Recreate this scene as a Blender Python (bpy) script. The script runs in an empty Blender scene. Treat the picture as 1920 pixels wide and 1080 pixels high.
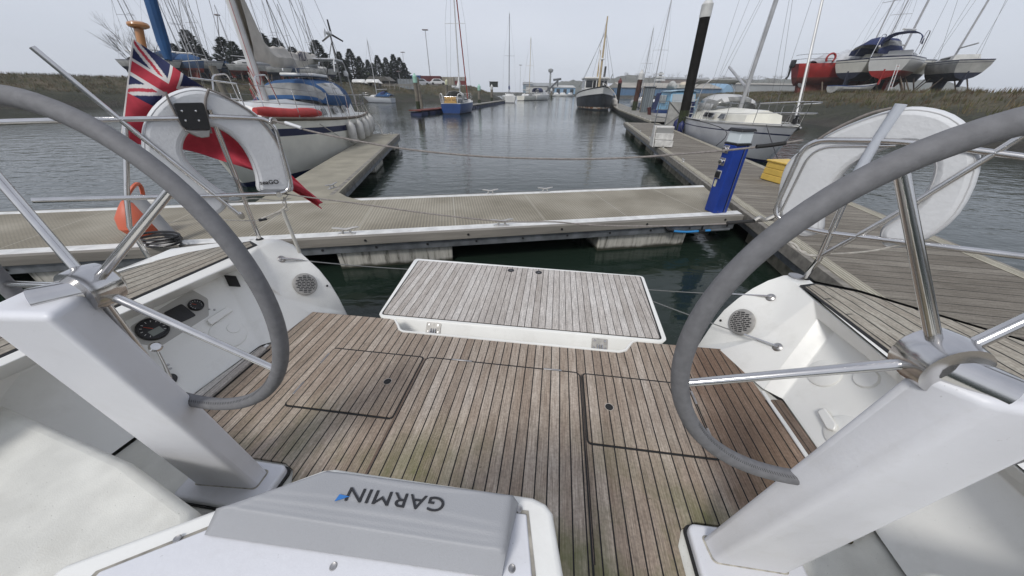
import bpy, math, random
import numpy as np
from mathutils import Vector, Matrix
random.seed(7); RNG = np.random.RandomState(5)
S = bpy.context.scene
C = S.collection
R = math.radians

# ---------------------------------------------------------------- camera
FPX, PITCH, ROLL, YB = 600.0, 31.485, 0.712, 7.05      # focal length (px of a 1920 wide frame), tilt, roll, heading of the yacht
CZ = 1.95                                              # camera height above the water
cp, sp = math.cos(R(PITCH)), math.sin(R(PITCH))
_f = Vector((0, cp, -sp)); _u0 = Vector((0, sp, cp)); _x0 = Vector((1, 0, 0))
_x = _x0 * math.cos(R(ROLL)) + _u0 * math.sin(R(ROLL))
_u = -_x0 * math.sin(R(ROLL)) + _u0 * math.cos(R(ROLL))
cd = bpy.data.cameras.new("camera"); cam = bpy.data.objects.new("camera", cd); C.objects.link(cam)
cd.sensor_width = 36; cd.lens = FPX / 1920 * 36; cd.clip_start = 0.02; cd.clip_end = 4000
m = Matrix((( _x.x, _u.x, -_f.x, 0), (_x.y, _u.y, -_f.y, 0), (_x.z, _u.z, -_f.z, CZ), (0, 0, 0, 1)))
cam.matrix_world = m
S.camera = cam
S.render.resolution_x = 1024; S.render.resolution_y = 576

# ---------------------------------------------------------------- sky and sun (overcast)
w = bpy.data.worlds.new("World"); S.world = w; w.use_nodes = True
nt = w.node_tree; nt.nodes.clear()
out = nt.nodes.new("ShaderNodeOutputWorld"); bg = nt.nodes.new("ShaderNodeBackground")
sky = nt.nodes.new("ShaderNodeTexSky"); sky.sky_type = 'NISHITA'; sky.sun_disc = False
SUN_EL, SUN_AZ = 48, -150
sky.sun_elevation = R(SUN_EL); sky.sun_rotation = R(SUN_AZ); sky.dust_density = 2.0; sky.air_density = 1.0
hs = nt.nodes.new("ShaderNodeHueSaturation"); hs.inputs['Saturation'].default_value = 0.3
mx = nt.nodes.new("ShaderNodeMix"); mx.data_type = 'RGBA'; mx.inputs[0].default_value = 0.80
# cloud layer: almost even, faint soft mottling
tc = nt.nodes.new("ShaderNodeTexCoord"); mp = nt.nodes.new("ShaderNodeMapping"); mp.inputs['Scale'].default_value = (1, 1, 3.5)
no = nt.nodes.new("ShaderNodeTexNoise"); no.inputs['Scale'].default_value = 1.6; no.inputs['Detail'].default_value = 4
cr = nt.nodes.new("ShaderNodeValToRGB")
cr.color_ramp.elements[0].position = 0.25; cr.color_ramp.elements[0].color = (0.50, 0.54, 0.63, 1)
cr.color_ramp.elements[1].position = 0.75; cr.color_ramp.elements[1].color = (0.615, 0.645, 0.725, 1)
ml = nt.nodes.new("ShaderNodeVectorMath"); ml.operation = 'SCALE'; ml.inputs['Scale'].default_value = 8.6
L = nt.links.new
L(tc.outputs['Generated'], mp.inputs[0]); L(mp.outputs[0], no.inputs['Vector']); L(no.outputs[0], cr.inputs[0])
sxyz = nt.nodes.new("ShaderNodeSeparateXYZ"); L(tc.outputs['Generated'], sxyz.inputs[0])
gr_ = nt.nodes.new("ShaderNodeValToRGB"); gr_.color_ramp.elements[0].position = 0.0; gr_.color_ramp.elements[0].color = (1.02, 1.03, 1.03, 1)
gr_.color_ramp.elements[1].position = 0.55; gr_.color_ramp.elements[1].color = (.93, .935, .965, 1); L(sxyz.outputs[2], gr_.inputs[0])
mg_ = nt.nodes.new("ShaderNodeMix"); mg_.data_type = 'RGBA'; mg_.blend_type = 'MULTIPLY'; mg_.inputs[0].default_value = 1.0
L(cr.outputs[0], mg_.inputs[6]); L(gr_.outputs[0], mg_.inputs[7]); L(mg_.outputs[2], ml.inputs[0]); L(sky.outputs[0], hs.inputs['Color'])
L(hs.outputs[0], mx.inputs[6]); L(ml.outputs[0], mx.inputs[7]); L(mx.outputs[2], bg.inputs[0])
bg.inputs[1].default_value = 0.102
L(bg.outputs[0], out.inputs[0])
sd = bpy.data.lights.new("sun", 'SUN'); sun = bpy.data.objects.new("sun", sd); C.objects.link(sun)
sd.energy = 1.5; sd.angle = R(14); sd.color = (1.0, 0.97, 0.93)
az = R(SUN_AZ); el = R(SUN_EL)
sv = Vector((math.sin(az) * math.cos(el), math.cos(az) * math.cos(el), math.sin(el)))
sun.rotation_euler = sv.to_track_quat('Z', 'Y').to_euler()
S.view_settings.view_transform = 'Standard'; S.view_settings.look = 'None'; S.view_settings.gamma = 1
S.view_settings.exposure = 0.42
S.cycles.max_bounces = 6; S.cycles.volume_bounces = 1; S.cycles.transparent_max_bounces = 12
S.cycles.caustics_reflective = False; S.cycles.caustics_refractive = False
try: S.cycles.volume_step_rate = 4
except Exception: pass

# ---------------------------------------------------------------- where things stand (survey of the place)
def ray(px, py):
    return _x * ((px - 960) / FPX) - _u * ((py - 540) / FPX) + _f
def W(px, py, z):                       # on the level z (world)
    d = ray(px, py); t = (z - CZ) / d.z
    return Vector((d.x * t, d.y * t, z))
def D(px, py, dist):                    # at a distance straight ahead (world)
    d = ray(px, py); t = dist / d.y
    return Vector((d.x * t, d.y * t, CZ + d.z * t))
ca, sa = math.cos(R(YB)), math.sin(R(YB))
def _b(v): return Vector((v.x * ca - v.y * sa, v.x * sa + v.y * ca, v.z))
def bp(px, py, p0, n):                  # on a plane (own yacht's coordinates, z=0 the cockpit sole)
    d = _b(ray(px, py)); o = Vector((0, 0, CZ - 0.5)); n = Vector(n)
    t = ((Vector(p0) - o) @ n) / (d @ n)
    return o + d * t
def bz(px, py, z): return bp(px, py, (0, 0, z), (0, 0, 1))
def bv(px, py, v): return bp(px, py, (0, v, 0), (0, 1, 0))

# ---------------------------------------------------------------- materials
MATS = {}
def specks(m_, amt=.7, sc=95, thr=.70):
    n = m_.node_tree; l = n.links.new; b = n.nodes['Principled BSDF']; t = n.nodes.new('ShaderNodeTexCoord')
    z = n.nodes.new('ShaderNodeTexNoise'); z.inputs['Scale'].default_value = sc; z.inputs['Detail'].default_value = 2; l(t.outputs['Object'], z.inputs['Vector'])
    z2 = n.nodes.new('ShaderNodeTexNoise'); z2.inputs['Scale'].default_value = 6; z2.inputs['Detail'].default_value = 6; z2.inputs['Roughness'].default_value = .7; l(t.outputs['Object'], z2.inputs['Vector'])
    k = ramp(n, z.outputs[0], [(thr, (0, 0, 0)), (thr + .03, (amt,) * 3)]); src = b.inputs['Base Color'].links[0].from_socket
    g = ramp(n, z2.outputs[0], [(.52, (0, 0, 0)), (.75, (.22,) * 3)])
    c = mixc(n, g, src, (.42, .40, .34)); c = mixc(n, k, c, (.16, .14, .11)); l(c, b.inputs['Base Color'])
def mat(name, col, rough=0.5, metal=0.0, noise=0.0, scale=5.0, bump=0.0, bscale=None, spec=0.5, col2=None, stretch=None, detail=4, coat=0, alpha=None, trans=None, lo=.35, hi=.65):
    if name in MATS: return MATS[name]
    mm = bpy.data.materials.new(name); mm.use_nodes = True; n = mm.node_tree; l = n.links.new
    b = n.nodes['Principled BSDF']
    b.inputs['Base Color'].default_value = (*col, 1); b.inputs['Roughness'].default_value = rough
    b.inputs['Metallic'].default_value = metal; b.inputs['Specular IOR Level'].default_value = spec
    if coat: b.inputs['Coat Weight'].default_value = coat; b.inputs['Coat Roughness'].default_value = .1
    if trans: b.inputs['Transmission Weight'].default_value = trans
    if alpha is not None: b.inputs['Alpha'].default_value = alpha
    if noise or bump or col2:
        t = n.nodes.new("ShaderNodeTexCoord"); mpn = n.nodes.new("ShaderNodeMapping")
        if stretch: mpn.inputs['Scale'].default_value = stretch
        l(t.outputs['Object'], mpn.inputs[0])
        nz = n.nodes.new("ShaderNodeTexNoise"); nz.inputs['Scale'].default_value = scale; nz.inputs['Detail'].default_value = detail
        l(mpn.outputs[0], nz.inputs['Vector'])
        if noise or col2:
            r = n.nodes.new("ShaderNodeValToRGB")
            c2 = col2 if col2 else tuple(min(1, c * (1 + noise)) for c in col)
            c1 = col if col2 else tuple(c * (1 - noise) for c in col)
            r.color_ramp.elements[0].position = lo; r.color_ramp.elements[0].color = (*c1, 1)
            r.color_ramp.elements[1].position = hi; r.color_ramp.elements[1].color = (*c2, 1)
            l(nz.outputs[0], r.inputs[0]); l(r.outputs[0], b.inputs['Base Color'])
        if bump:
            nb = n.nodes.new("ShaderNodeTexNoise"); nb.inputs['Scale'].default_value = bscale or scale * 4; nb.inputs['Detail'].default_value = 3
            l(mpn.outputs[0], nb.inputs['Vector'])
            bu = n.nodes.new("ShaderNodeBump"); bu.inputs['Strength'].default_value = bump; bu.inputs['Distance'].default_value = .01
            l(nb.outputs[0], bu.inputs['Height']); l(bu.outputs[0], b.inputs['Normal'])
    MATS[name] = mm; return mm

def gn(n, kind, **kw):
    x = n.nodes.new(kind)
    for k, v in kw.items(): setattr(x, k, v)
    return x
def mth(n, op, a, b=None, c=None):
    x = n.nodes.new("ShaderNodeMath"); x.operation = op
    for i, q in enumerate((a, b, c)):
        if q is None: continue
        if isinstance(q, (int, float)): x.inputs[i].default_value = q
        else: n.links.new(q, x.inputs[i])
    return x.outputs[0]
def mixc(n, f, a, b, mode='MIX'):
    x = n.nodes.new("ShaderNodeMix"); x.data_type = 'RGBA'; x.blend_type = mode
    if isinstance(f, (int, float)): x.inputs[0].default_value = f
    else: n.links.new(f, x.inputs[0])
    for s, q in ((6, a), (7, b)):
        if isinstance(q, tuple): x.inputs[s].default_value = (*q, 1)
        else: n.links.new(q, x.inputs[s])
    return x.outputs[2]
def ramp(n, f, stops):
    r = n.nodes.new("ShaderNodeValToRGB"); e = r.color_ramp.elements
    while len(e) < len(stops): e.new(0.5)
    for q, (p, c) in zip(e, stops): q.position = p; q.color = (*c, 1)
    n.links.new(f, r.inputs[0]); return r.outputs[0]

def planks(name, axis, pitch, cols, line=(0.012, 0.011, 0.011), lw=0.1, grain=1.0, off=0.0, green=0.0, rough=0.75, brown=0.0, lineB=0.6, ang=0.0, wetz=None):
    """boards side by side: axis 0 = boards counted along x (running along y), 1 = counted along y"""
    mm = bpy.data.materials.new(name); mm.use_nodes = True; n = mm.node_tree; l = n.links.new
    b = n.nodes['Principled BSDF']; b.inputs['Roughness'].default_value = rough; b.inputs['Specular IOR Level'].default_value = .35
    t = gn(n, "ShaderNodeTexCoord"); mpn = gn(n, "ShaderNodeMapping"); mpn.inputs['Rotation'].default_value = (0, 0, ang); l(t.outputs['Object'], mpn.inputs[0])
    sx = gn(n, "ShaderNodeSeparateXYZ"); l(mpn.outputs[0], sx.inputs[0])
    a, o = sx.outputs[axis], sx.outputs[1 - axis]
    q = mth(n, 'DIVIDE', mth(n, 'ADD', a, off), pitch)
    idx = mth(n, 'FLOOR', q); fr = mth(n, 'FRACT', q)
    wn = gn(n, "ShaderNodeTexWhiteNoise", noise_dimensions='1D'); l(idx, wn.inputs['W'])
    rnd = wn.outputs[0]
    # grain: noise stretched along the board, shifted per board
    cb = gn(n, "ShaderNodeCombineXYZ")
    l(mth(n, 'MULTIPLY', a, 260.0 * grain), cb.inputs[0]); l(mth(n, 'ADD', mth(n, 'MULTIPLY', o, 7.0 * grain), mth(n, 'MULTIPLY', rnd, 50.0)), cb.inputs[1])
    g = gn(n, "ShaderNodeTexNoise"); g.inputs['Scale'].default_value = 1; g.inputs['Detail'].default_value = 5; g.inputs['Roughness'].default_value = .65; l(cb.outputs[0], g.inputs['Vector'])
    cb2 = gn(n, "ShaderNodeCombineXYZ"); l(mth(n, 'MULTIPLY', a, 30.0 * grain), cb2.inputs[0]); l(mth(n, 'ADD', mth(n, 'MULTIPLY', o, 5.0 * grain), mth(n, 'MULTIPLY', rnd, 31.0)), cb2.inputs[1])
    g2 = gn(n, "ShaderNodeTexNoise"); g2.inputs['Scale'].default_value = 1; g2.inputs['Detail'].default_value = 4; l(cb2.outputs[0], g2.inputs['Vector'])
    big = gn(n, "ShaderNodeTexNoise"); big.inputs['Scale'].default_value = 2.2 * grain; big.inputs['Detail'].default_value = 5; l(mpn.outputs[0], big.inputs['Vector'])
    fine = gn(n, "ShaderNodeTexNoise"); fine.inputs['Scale'].default_value = 90; fine.inputs['Detail'].default_value = 3; l(mpn.outputs[0], fine.inputs['Vector'])
    f = mth(n, 'ADD', mth(n, 'MULTIPLY', rnd, 0.26), mth(n, 'MULTIPLY', big.outputs[0], 0.45))
    f = mth(n, 'ADD', f, mth(n, 'MULTIPLY', g2.outputs[0], 0.35)); f = mth(n, 'SUBTRACT', f, 0.045)
    col = ramp(n, f, [(0.22, cols[0]), (0.45, cols[1]), (0.62, cols[2]), (0.82, cols[3])])
    gr = ramp(n, g.outputs[0], [(0.30, (0.5, 0.48, 0.46)), (0.5, (1, 1, 1)), (0.72, (1.45, 1.45, 1.45))])
    col = mixc(n, 1.0, col, gr, 'MULTIPLY')
    fi = ramp(n, fine.outputs[0], [(0.3, (0.72, 0.72, 0.72)), (0.7, (1.25, 1.25, 1.25))])
    col = mixc(n, 0.7, col, fi, 'MULTIPLY')
    if brown:
        bn = gn(n, "ShaderNodeTexNoise"); bn.inputs['Scale'].default_value = 3.1; bn.inputs['Detail'].default_value = 3; l(cb2.outputs[0], bn.inputs['Vector']); bn.inputs['Scale'].default_value = .55
        k = ramp(n, bn.outputs[0], [(0.42, (0, 0, 0)), (0.62, (brown,) * 3)])
        col = mixc(n, k, col, (0.22, 0.135, 0.085))
    if green:
        v3 = gn(n, "ShaderNodeTexNoise"); v3.inputs['Scale'].default_value = 2.6; v3.inputs['Detail'].default_value = 6; v3.inputs['Roughness'].default_value = .6
        mg = gn(n, "ShaderNodeMapping"); mg.inputs['Location'].default_value = (3.3, 1.7, 0); l(mpn.outputs[0], mg.inputs[0]); l(mg.outputs[0], v3.inputs['Vector'])
        # algae grows low and towards the forward end of the sole
        near = gn(n, "ShaderNodeMapRange"); l(sx.outputs[1], near.inputs[0]); near.inputs[1].default_value = 1.15; near.inputs[2].default_value = .55
        k = mth(n, 'MULTIPLY', ramp(n, v3.outputs[0], [(0.45, (0, 0, 0)), (0.7, (1, 1, 1))]), mth(n, 'MULTIPLY', near.outputs[0], green))
        col = mixc(n, k, col, (0.10, 0.115, 0.03))
    if wetz:     # the starboard side of the sole is still damp and browner, with a ragged edge
        vn = gn(n, "ShaderNodeTexNoise"); vn.inputs['Scale'].default_value = 4; vn.inputs['Detail'].default_value = 4; l(mpn.outputs[0], vn.inputs['Vector'])
        ed = gn(n, "ShaderNodeMapRange"); l(mth(n, 'ADD', sx.outputs[0], mth(n, 'MULTIPLY', vn.outputs[0], .35)), ed.inputs[0]); ed.inputs[1].default_value = .98; ed.inputs[2].default_value = 1.12
        col = mixc(n, mth(n, 'MULTIPLY', ed.outputs[0], .62), col, mixc(n, 1.0, col, (0.40, 0.24, 0.15), 'MULTIPLY'))
    # seam
    ln = mth(n, 'LESS_THAN', fr, lw)
    col = mixc(n, ln, col, line)
    l(col, b.inputs['Base Color'])
    bu = gn(n, "ShaderNodeBump"); bu.inputs['Strength'].default_value = lineB; bu.inputs['Distance'].default_value = .004
    hgt = mth(n, 'SUBTRACT', mth(n, 'MULTIPLY', g.outputs[0], 0.5), ln)
    l(hgt, bu.inputs['Height']); l(bu.outputs[0], b.inputs['Normal'])
    MATS[name] = mm; return mm

# ---------------------------------------------------------------- mesh helper
class MB:
    def __init__(s): s.v = []; s.f = []; s.m = []
    def add(s, vs, fs, mi=0):
        o = len(s.v); s.v += [tuple(x) for x in vs]
        s.f += [tuple(o + i for i in f) for f in fs]; s.m += [mi] * len(fs)
        return s
    def box(s, c, d, mi=0, rz=0, M=None):
        x, y, z = (q / 2 for q in d); vs = []
        for sx_, sy_, sz_ in ((-1,-1,-1),(1,-1,-1),(1,1,-1),(-1,1,-1),(-1,-1,1),(1,-1,1),(1,1,1),(-1,1,1)):
            p = Vector((sx_ * x, sy_ * y, sz_ * z))
            if rz: p = Vector((p.x * math.cos(rz) - p.y * math.sin(rz), p.x * math.sin(rz) + p.y * math.cos(rz), p.z))
            if M: p = M @ p
            vs.append(p + Vector(c))
        return s.add(vs, [(0,3,2,1),(4,5,6,7),(0,1,5,4),(1,2,6,5),(2,3,7,6),(3,0,4,7)], mi)
    def hexa(s, lo, hi, mi=0):           # 4 lower corners, 4 upper corners
        return s.add(list(lo) + list(hi), [(0,3,2,1),(4,5,6,7),(0,1,5,4),(1,2,6,5),(2,3,7,6),(3,0,4,7)], mi)
    def prism(s, pts, off, mi=0, mside=None):
        n = len(pts); off = Vector(off); vs = [Vector(p) for p in pts] + [Vector(p) + off for p in pts]
        s.add(vs, [tuple(range(n))[::-1], tuple(range(n, 2 * n))] , mi)
        o = len(s.v) - 2 * n
        for i in range(n):
            s.f.append((o + i, o + (i + 1) % n, o + n + (i + 1) % n, o + n + i)); s.m.append(mi if mside is None else mside)
        return s
    def tube(s, path, r, n=8, mi=0, cap=True, closed=False):
        path = [Vector(p) for p in path]; N = len(path)
        rr = r if isinstance(r, (list, tuple)) else [r] * N
        rings = []; up = None
        for i, p in enumerate(path):
            if closed: t = path[(i + 1) % N] - path[i - 1]
            else: t = path[min(i + 1, N - 1)] - path[max(i - 1, 0)]
            if t.length < 1e-9: t = Vector((0, 0, 1))
            t.normalize()
            if up is None: up = Vector((0, 0, 1)) if abs(t.z) < .9 else Vector((1, 0, 0))
            a = t.cross(up)
            if a.length < 1e-4: a = t.cross(Vector((0, 1, 0)))
            a.normalize(); b_ = t.cross(a).normalized(); up = -b_
            rings.append([p + (a * math.cos(2 * math.pi * k / n) + b_ * math.sin(2 * math.pi * k / n)) * rr[i] for k in range(n)])
        vs = [q for g in rings for q in g]; fs = []
        for i in range(N if closed else N - 1):
            j = (i + 1) % N
            for k in range(n):
                fs.append((i * n + k, i * n + (k + 1) % n, j * n + (k + 1) % n, j * n + k))
        if cap and not closed: fs += [tuple(range(n)), tuple((N - 1) * n + k for k in range(n))[::-1]]
        return s.add(vs, fs, mi)
    def lathe(s, prof, c=(0, 0, 0), n=16, mi=0, M=None):       # profile (r, z)
        vs = []; fs = []; c = Vector(c)
        for r, z in prof:
            for k in range(n):
                p = Vector((r * math.cos(2 * math.pi * k / n), r * math.sin(2 * math.pi * k / n), z))
                vs.append((M @ p if M else p) + c)
        for i in range(len(prof) - 1):
            for k in range(n): fs.append((i * n + k, i * n + (k + 1) % n, (i + 1) * n + (k + 1) % n, (i + 1) * n + k))
        fs += [tuple(range(n))[::-1], tuple((len(prof) - 1) * n + k for k in range(n))]
        return s.add(vs, fs, mi)
    def grid(s, P, mi=0, mf=None):        # P[i][j] points
        a, b_ = len(P), len(P[0]); o = len(s.v); s.v += [tuple(q) for r_ in P for q in r_]
        for i in range(a - 1):
            for j in range(b_ - 1):
                s.f.append((o + i * b_ + j, o + (i + 1) * b_ + j, o + (i + 1) * b_ + j + 1, o + i * b_ + j + 1)); s.m.append(mf(i, j) if mf else mi)
        return s
    def build(s, name, mats, parent=None, bevel=0, seg=2, smooth=35, kind=None, loc=None, sub=0, solid=0, fixn=True):
        me = bpy.data.meshes.new(name); me.from_pydata(s.v, [], s.f)
        if not isinstance(mats, (list, tuple)): mats = [mats]
        for q in mats: me.materials.append(q)
        if len(mats) > 1: me.polygons.foreach_set('material_index', s.m)
        if fixn:
            import bmesh
            bm = bmesh.new(); bm.from_mesh(me); bmesh.ops.recalc_face_normals(bm, faces=bm.faces); bm.to_mesh(me); bm.free()
        if smooth:
            me.shade_smooth(); me.set_sharp_from_angle(angle=R(smooth))
        me.update()
        o = bpy.data.objects.new(name, me); C.objects.link(o)
        if parent: o.parent = parent
        if solid:
            q = o.modifiers.new('solid', 'SOLIDIFY'); q.thickness = solid; q.offset = 0
        if bevel:
            q = o.modifiers.new('bevel', 'BEVEL'); q.width = bevel; q.segments = seg; q.limit_method = 'ANGLE'; q.angle_limit = R(35)
        if sub:
            q = o.modifiers.new('sub', 'SUBSURF'); q.levels = sub; q.render_levels = sub
        if kind: o['kind'] = kind
        if loc: o.location = loc
        return o
def tag(o, label=None, cat=None, group=None, kind=None):
    for k, v in (('label', label), ('category', cat), ('group', group), ('kind', kind)):
        if v: o[k] = v
    return o
def empty(name, loc=(0, 0, 0), rz=0, label=None, cat=None, group=None):
    o = bpy.data.objects.new(name, None); C.objects.link(o); o.location = loc; o.rotation_euler = (0, 0, rz); o.empty_display_size = .2
    return tag(o, label, cat, group)
def copy_tree(o, parent=None):
    c = o.copy(); C.objects.link(c)
    if parent: c.parent = parent
    for ch in list(KIDS.get(o.name, [])) or [q for q in bpy.data.objects if q.parent == o]: copy_tree(ch, c)
    return c
KIDS = {}
def rrect(x0, y0, x1, y1, r, n=5, z=0):   # rounded rectangle outline
    P = []
    for cx, cy, a0 in ((x1 - r, y1 - r, 0), (x0 + r, y1 - r, 90), (x0 + r, y0 + r, 180), (x1 - r, y0 + r, 270)):
        for i in range(n + 1):
            a = R(a0 + 90 * i / n); P.append(Vector((cx + r * math.cos(a), cy + r * math.sin(a), z)))
    return P
def smoothpath(P, n=6, closed=False):     # Catmull-Rom
    P = [Vector(p) for p in P]; N = len(P); o = []
    for i in range(N if closed else N - 1):
        if closed: a, b_, c_, d_ = P[i - 1], P[i], P[(i + 1) % N], P[(i + 2) % N]
        else: a, b_, c_, d_ = P[max(i - 1, 0)], P[i], P[i + 1], P[min(i + 2, N - 1)]
        for k in range(n):
            t = k / n
            o.append(0.5 * ((2 * b_) + (c_ - a) * t + (2 * a - 5 * b_ + 4 * c_ - d_) * t * t + (3 * b_ - a - 3 * c_ + d_) * t ** 3))
    if not closed: o.append(P[-1])
    return o
def fillet(P, r, n=5):                    # polyline with rounded corners
    P = [Vector(p) for p in P]; o = [P[0]]
    for i in range(1, len(P) - 1):
        a = (P[i - 1] - P[i]); b_ = (P[i + 1] - P[i]); q = min(r, a.length * .48, b_.length * .48)
        p0 = P[i] + a.normalized() * q; p1 = P[i] + b_.normalized() * q
        for k in range(n + 1):
            t = k / n; o.append(p0 * (1 - t) ** 2 + P[i] * 2 * t * (1 - t) + p1 * t * t)
    o.append(P[-1]); return o
def text_mesh(name, body, size, mtx, mt, parent, thick=0.001, shear=0, space=1.0, bold=0):
    cu = bpy.data.curves.new(name, 'FONT'); cu.body = body; cu.size = size; cu.extrude = thick; cu.align_x = 'CENTER'; cu.align_y = 'CENTER'
    cu.shear = shear; cu.space_character = space; cu.offset = bold
    t = bpy.data.objects.new(name, cu); C.objects.link(t)
    dg = bpy.context.evaluated_depsgraph_get(); dg.update()
    me = bpy.data.meshes.new_from_object(t.evaluated_get(dg)); bpy.data.objects.remove(t)
    me.transform(mtx); me.materials.clear(); me.materials.append(mt)
    o = bpy.data.objects.new(name, me); C.objects.link(o)
    if parent: o.parent = parent
    return o
def frame_mtx(o, x, y):                   # matrix with origin o and axes x, y
    x = Vector(x).normalized(); z = x.cross(Vector(y)).normalized(); y = z.cross(x)
    return Matrix(((x.x, y.x, z.x, o[0]), (x.y, y.y, z.y, o[1]), (x.z, y.z, z.z, o[2]), (0, 0, 0, 1)))
def zrot(d):                              # matrix turning local z to direction d
    return Vector(d).to_track_quat('Z', 'Y').to_matrix()

GEL = mat('gelcoat', (0.79, 0.785, 0.745), .28, noise=.035, scale=3, bump=.04, bscale=30, coat=.2)
GELC = mat('gelcoat_cream', (0.64, 0.635, 0.585), .5, noise=.08, scale=9, bump=.12, bscale=260)
GELG = mat('gelcoat_cool', (0.66, 0.665, 0.69), .42, noise=.035, scale=4, bump=.06, bscale=90)
specks(GEL, .22, 150, .74); specks(GELC, .6, 170, .71); specks(GELG, .25, 150, .745)
STEEL = mat('stainless_steel', (0.62, 0.61, 0.60), .16, 1.0, noise=.08, scale=12)
STEELD = mat('dull_steel', (0.42, 0.41, 0.40), .38, 1.0, noise=.15, scale=20)
WIRE = mat('steel_wire', (0.36, 0.35, 0.33), .45, .8)
BLACK = mat('black_plastic', (0.012, 0.012, 0.013), .4)
RUB = mat('black_rubber', (0.010, 0.010, 0.010), .7)
LEA = mat('grey_leather', (0.15, 0.15, 0.155), .7, noise=.10, scale=60, bump=.10, bscale=300, detail=6)
WHITE = mat('white_paint', (0.70, 0.70, 0.68), .4, noise=.05, scale=2)
CLOTHW = mat('white_vinyl', (0.60, 0.61, 0.62), .6, noise=.04, scale=7, bump=.2, bscale=60)
ROPE = mat('rope', (0.42, 0.40, 0.36), .9, noise=.2, scale=60)
ROPEG = mat('grey_cord', (0.22, 0.20, 0.185), .9, noise=.2, scale=60)
TEAK = planks('teak_deck', 0, 0.0525, [(0.225, 0.175, 0.135), (0.32, 0.262, 0.208), (0.415, 0.355, 0.295), (0.51, 0.465, 0.41)], off=.72, green=1.0, brown=.16, lw=.115, wetz=True)
TEAKP = planks('teak_platform', 0, 0.0525, [(0.34, 0.305, 0.27), (0.45, 0.415, 0.38), (0.54, 0.51, 0.475), (0.62, 0.595, 0.565)], off=.3, lw=.085)
TEAKD = planks('teak_dark', 0, 0.05, [(0.10, 0.065, 0.05), (0.14, 0.10, 0.075), (0.19, 0.145, 0.115), (0.25, 0.20, 0.165)], off=.3)
# ================================================================ the yacht we stand on
YR = empty('sailing_yacht', (0, 0, 0.5), -R(YB), 'white yacht in the foreground with teak cockpit floor, twin wheels and lowered swim platform', 'yacht')
def P3(l, z): return [bz(x, y, z) for x, y in l]
def ext(p, q, v):                        # the line p-q carried on to station v
    t = (v - p.y) / (q.y - p.y); return p + (q - p) * t
def slab(name, outline, z0, z1, mt, parent=YR, bevel=.003, **k):
    mb = MB(); mb.prism([Vector((p[0], p[1], z0)) for p in outline], (0, 0, z1 - z0)); return mb.build(name, mt, parent, bevel=bevel, **k)

# --- cockpit sole: teak laid over gelcoat
TL = bz(585, 585, 0)
sole = [(-1.135, 1.785), (-1.10, 1.775), (-1.055, 1.72), (-1.02, 1.67), (-0.985, 1.650), (0.515, 1.650), (0.56, 1.67), (0.60, 1.73), (0.62, 1.765), (0.65, 1.78),
        (1.24, 1.785), (1.268, 1.46), (1.268, .74), (1.24, .70), (.66, .69), (.60, .66), (.57, .60), (.57, -.6), (-1.02, -.6), (-1.02, .60), (-1.06, .665), (-1.12, .69), (-1.80, .70), (-1.83, .95), (-1.795, 1.40), (-1.757, 1.785)]
# the sole is cut round three lids, so it is made of boards between them
ZS = 0.0
def rect_teak(name, x0, y0, x1, y1, r=.02, z=ZS, mt=None, parent=YR, bevel=.0025, th=.02):
    mb = MB(); mb.prism(rrect(x0, y0, x1, y1, r, 5, z - th), (0, 0, th)); return mb.build(name, mt or TEAK, parent, bevel=bevel)
mb = MB()
mb.prism([Vector((x, y, -.03)) for x, y in sole], (0, 0, .027))
floor = mb.build('cockpit_floor', TEAK, YR, bevel=.002)
def lid(x0, y0, x1, y1, r, hinges=None, hole=None, name='floor_hatch'):
    sh = MB(); sh.prism(rrect(x0 - .009, y0 - .010, x1 + .009, y1 + .012, r + .010, 5, -.0035), (0, 0, .0030)); 
    g = sh.build('hatch_gasket', RUB, None, bevel=0)
    h = MB(); h.prism(rrect(x0, y0, x1, y1, r, 5, -.004), (0, 0, .0085)); o = h.build(name, TEAK, YR, bevel=.003)
    g.parent = o
    if hinges:
        for a, b_ in hinges:
            q = MB(); q.box(((a[0] + b_[0]) / 2, (a[1] + b_[1]) / 2, .003), (abs(b_[0] - a[0]) + .011, abs(b_[1] - a[1]) + .011, .008)); q.build('hatch_hinge', STEELD, o, bevel=.002)
    if hole:
        q = MB(); q.lathe([(.0, .0), (.021, .0), (.023, .001), (.024, .0)], (hole[0], hole[1], .0047), 20, 0)
        q.build('finger_ring', mat('bare_wood', (.45, .42, .38), .7), o)
        q = MB(); q.lathe([(.0, .0), (.0195, .0), (.0195, .001), (0, .001)], (hole[0] - .001, hole[1] - .003, .0057), 20, 0); q.build('finger_hole', RUB, o)
    return o
lid(-1.345, .978, -.742, 1.422, .016, [((-1.35, 1.05), (-1.35, 1.13)), ((-1.35, 1.29), (-1.35, 1.37))], tuple(bz(727, 716, 0))[:2])
lid(-.715, .15, .240, 1.425, .03, [((-.55, 1.431), (-.43, 1.431)), ((.03, 1.431), (.13, 1.431))], None, 'floor_panel')
lid(.265, .978, .865, 1.422, .014, [((.868, 1.05), (.868, 1.13)), ((.868, 1.29), (.868, 1.37))], tuple(bz(1142, 764, 0))[:2])
# seams running on across the sole
for x0, x1 in ((-.742, -.715), (.240, .262)):
    q = MB(); q.box(((x0 + x1) / 2, .96, -.0018), (x1 - x0 - .016, .92, .0035)); q.build('floor_seam', TEAKD, YR, bevel=0)
# gelcoat well round the sole
mb = MB(); mb.prism([Vector(p) for p in ((-2.1, -.8, -.2), (1.65, -.8, -.2), (1.40, 1.30, -.2), (1.30, 1.5, -.2), (1.262, 1.79, -.2), (.66, 1.79, -.2), (.60, 1.64, -.2), (-1.06, 1.64, -.2), (-1.13, 1.79, -.2), (-1.79, 1.79, -.2), (-1.86, 1.3, -.2))], (0, 0, .183))
mb.build('cockpit_well', GELC, YR, bevel=.004)
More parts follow.
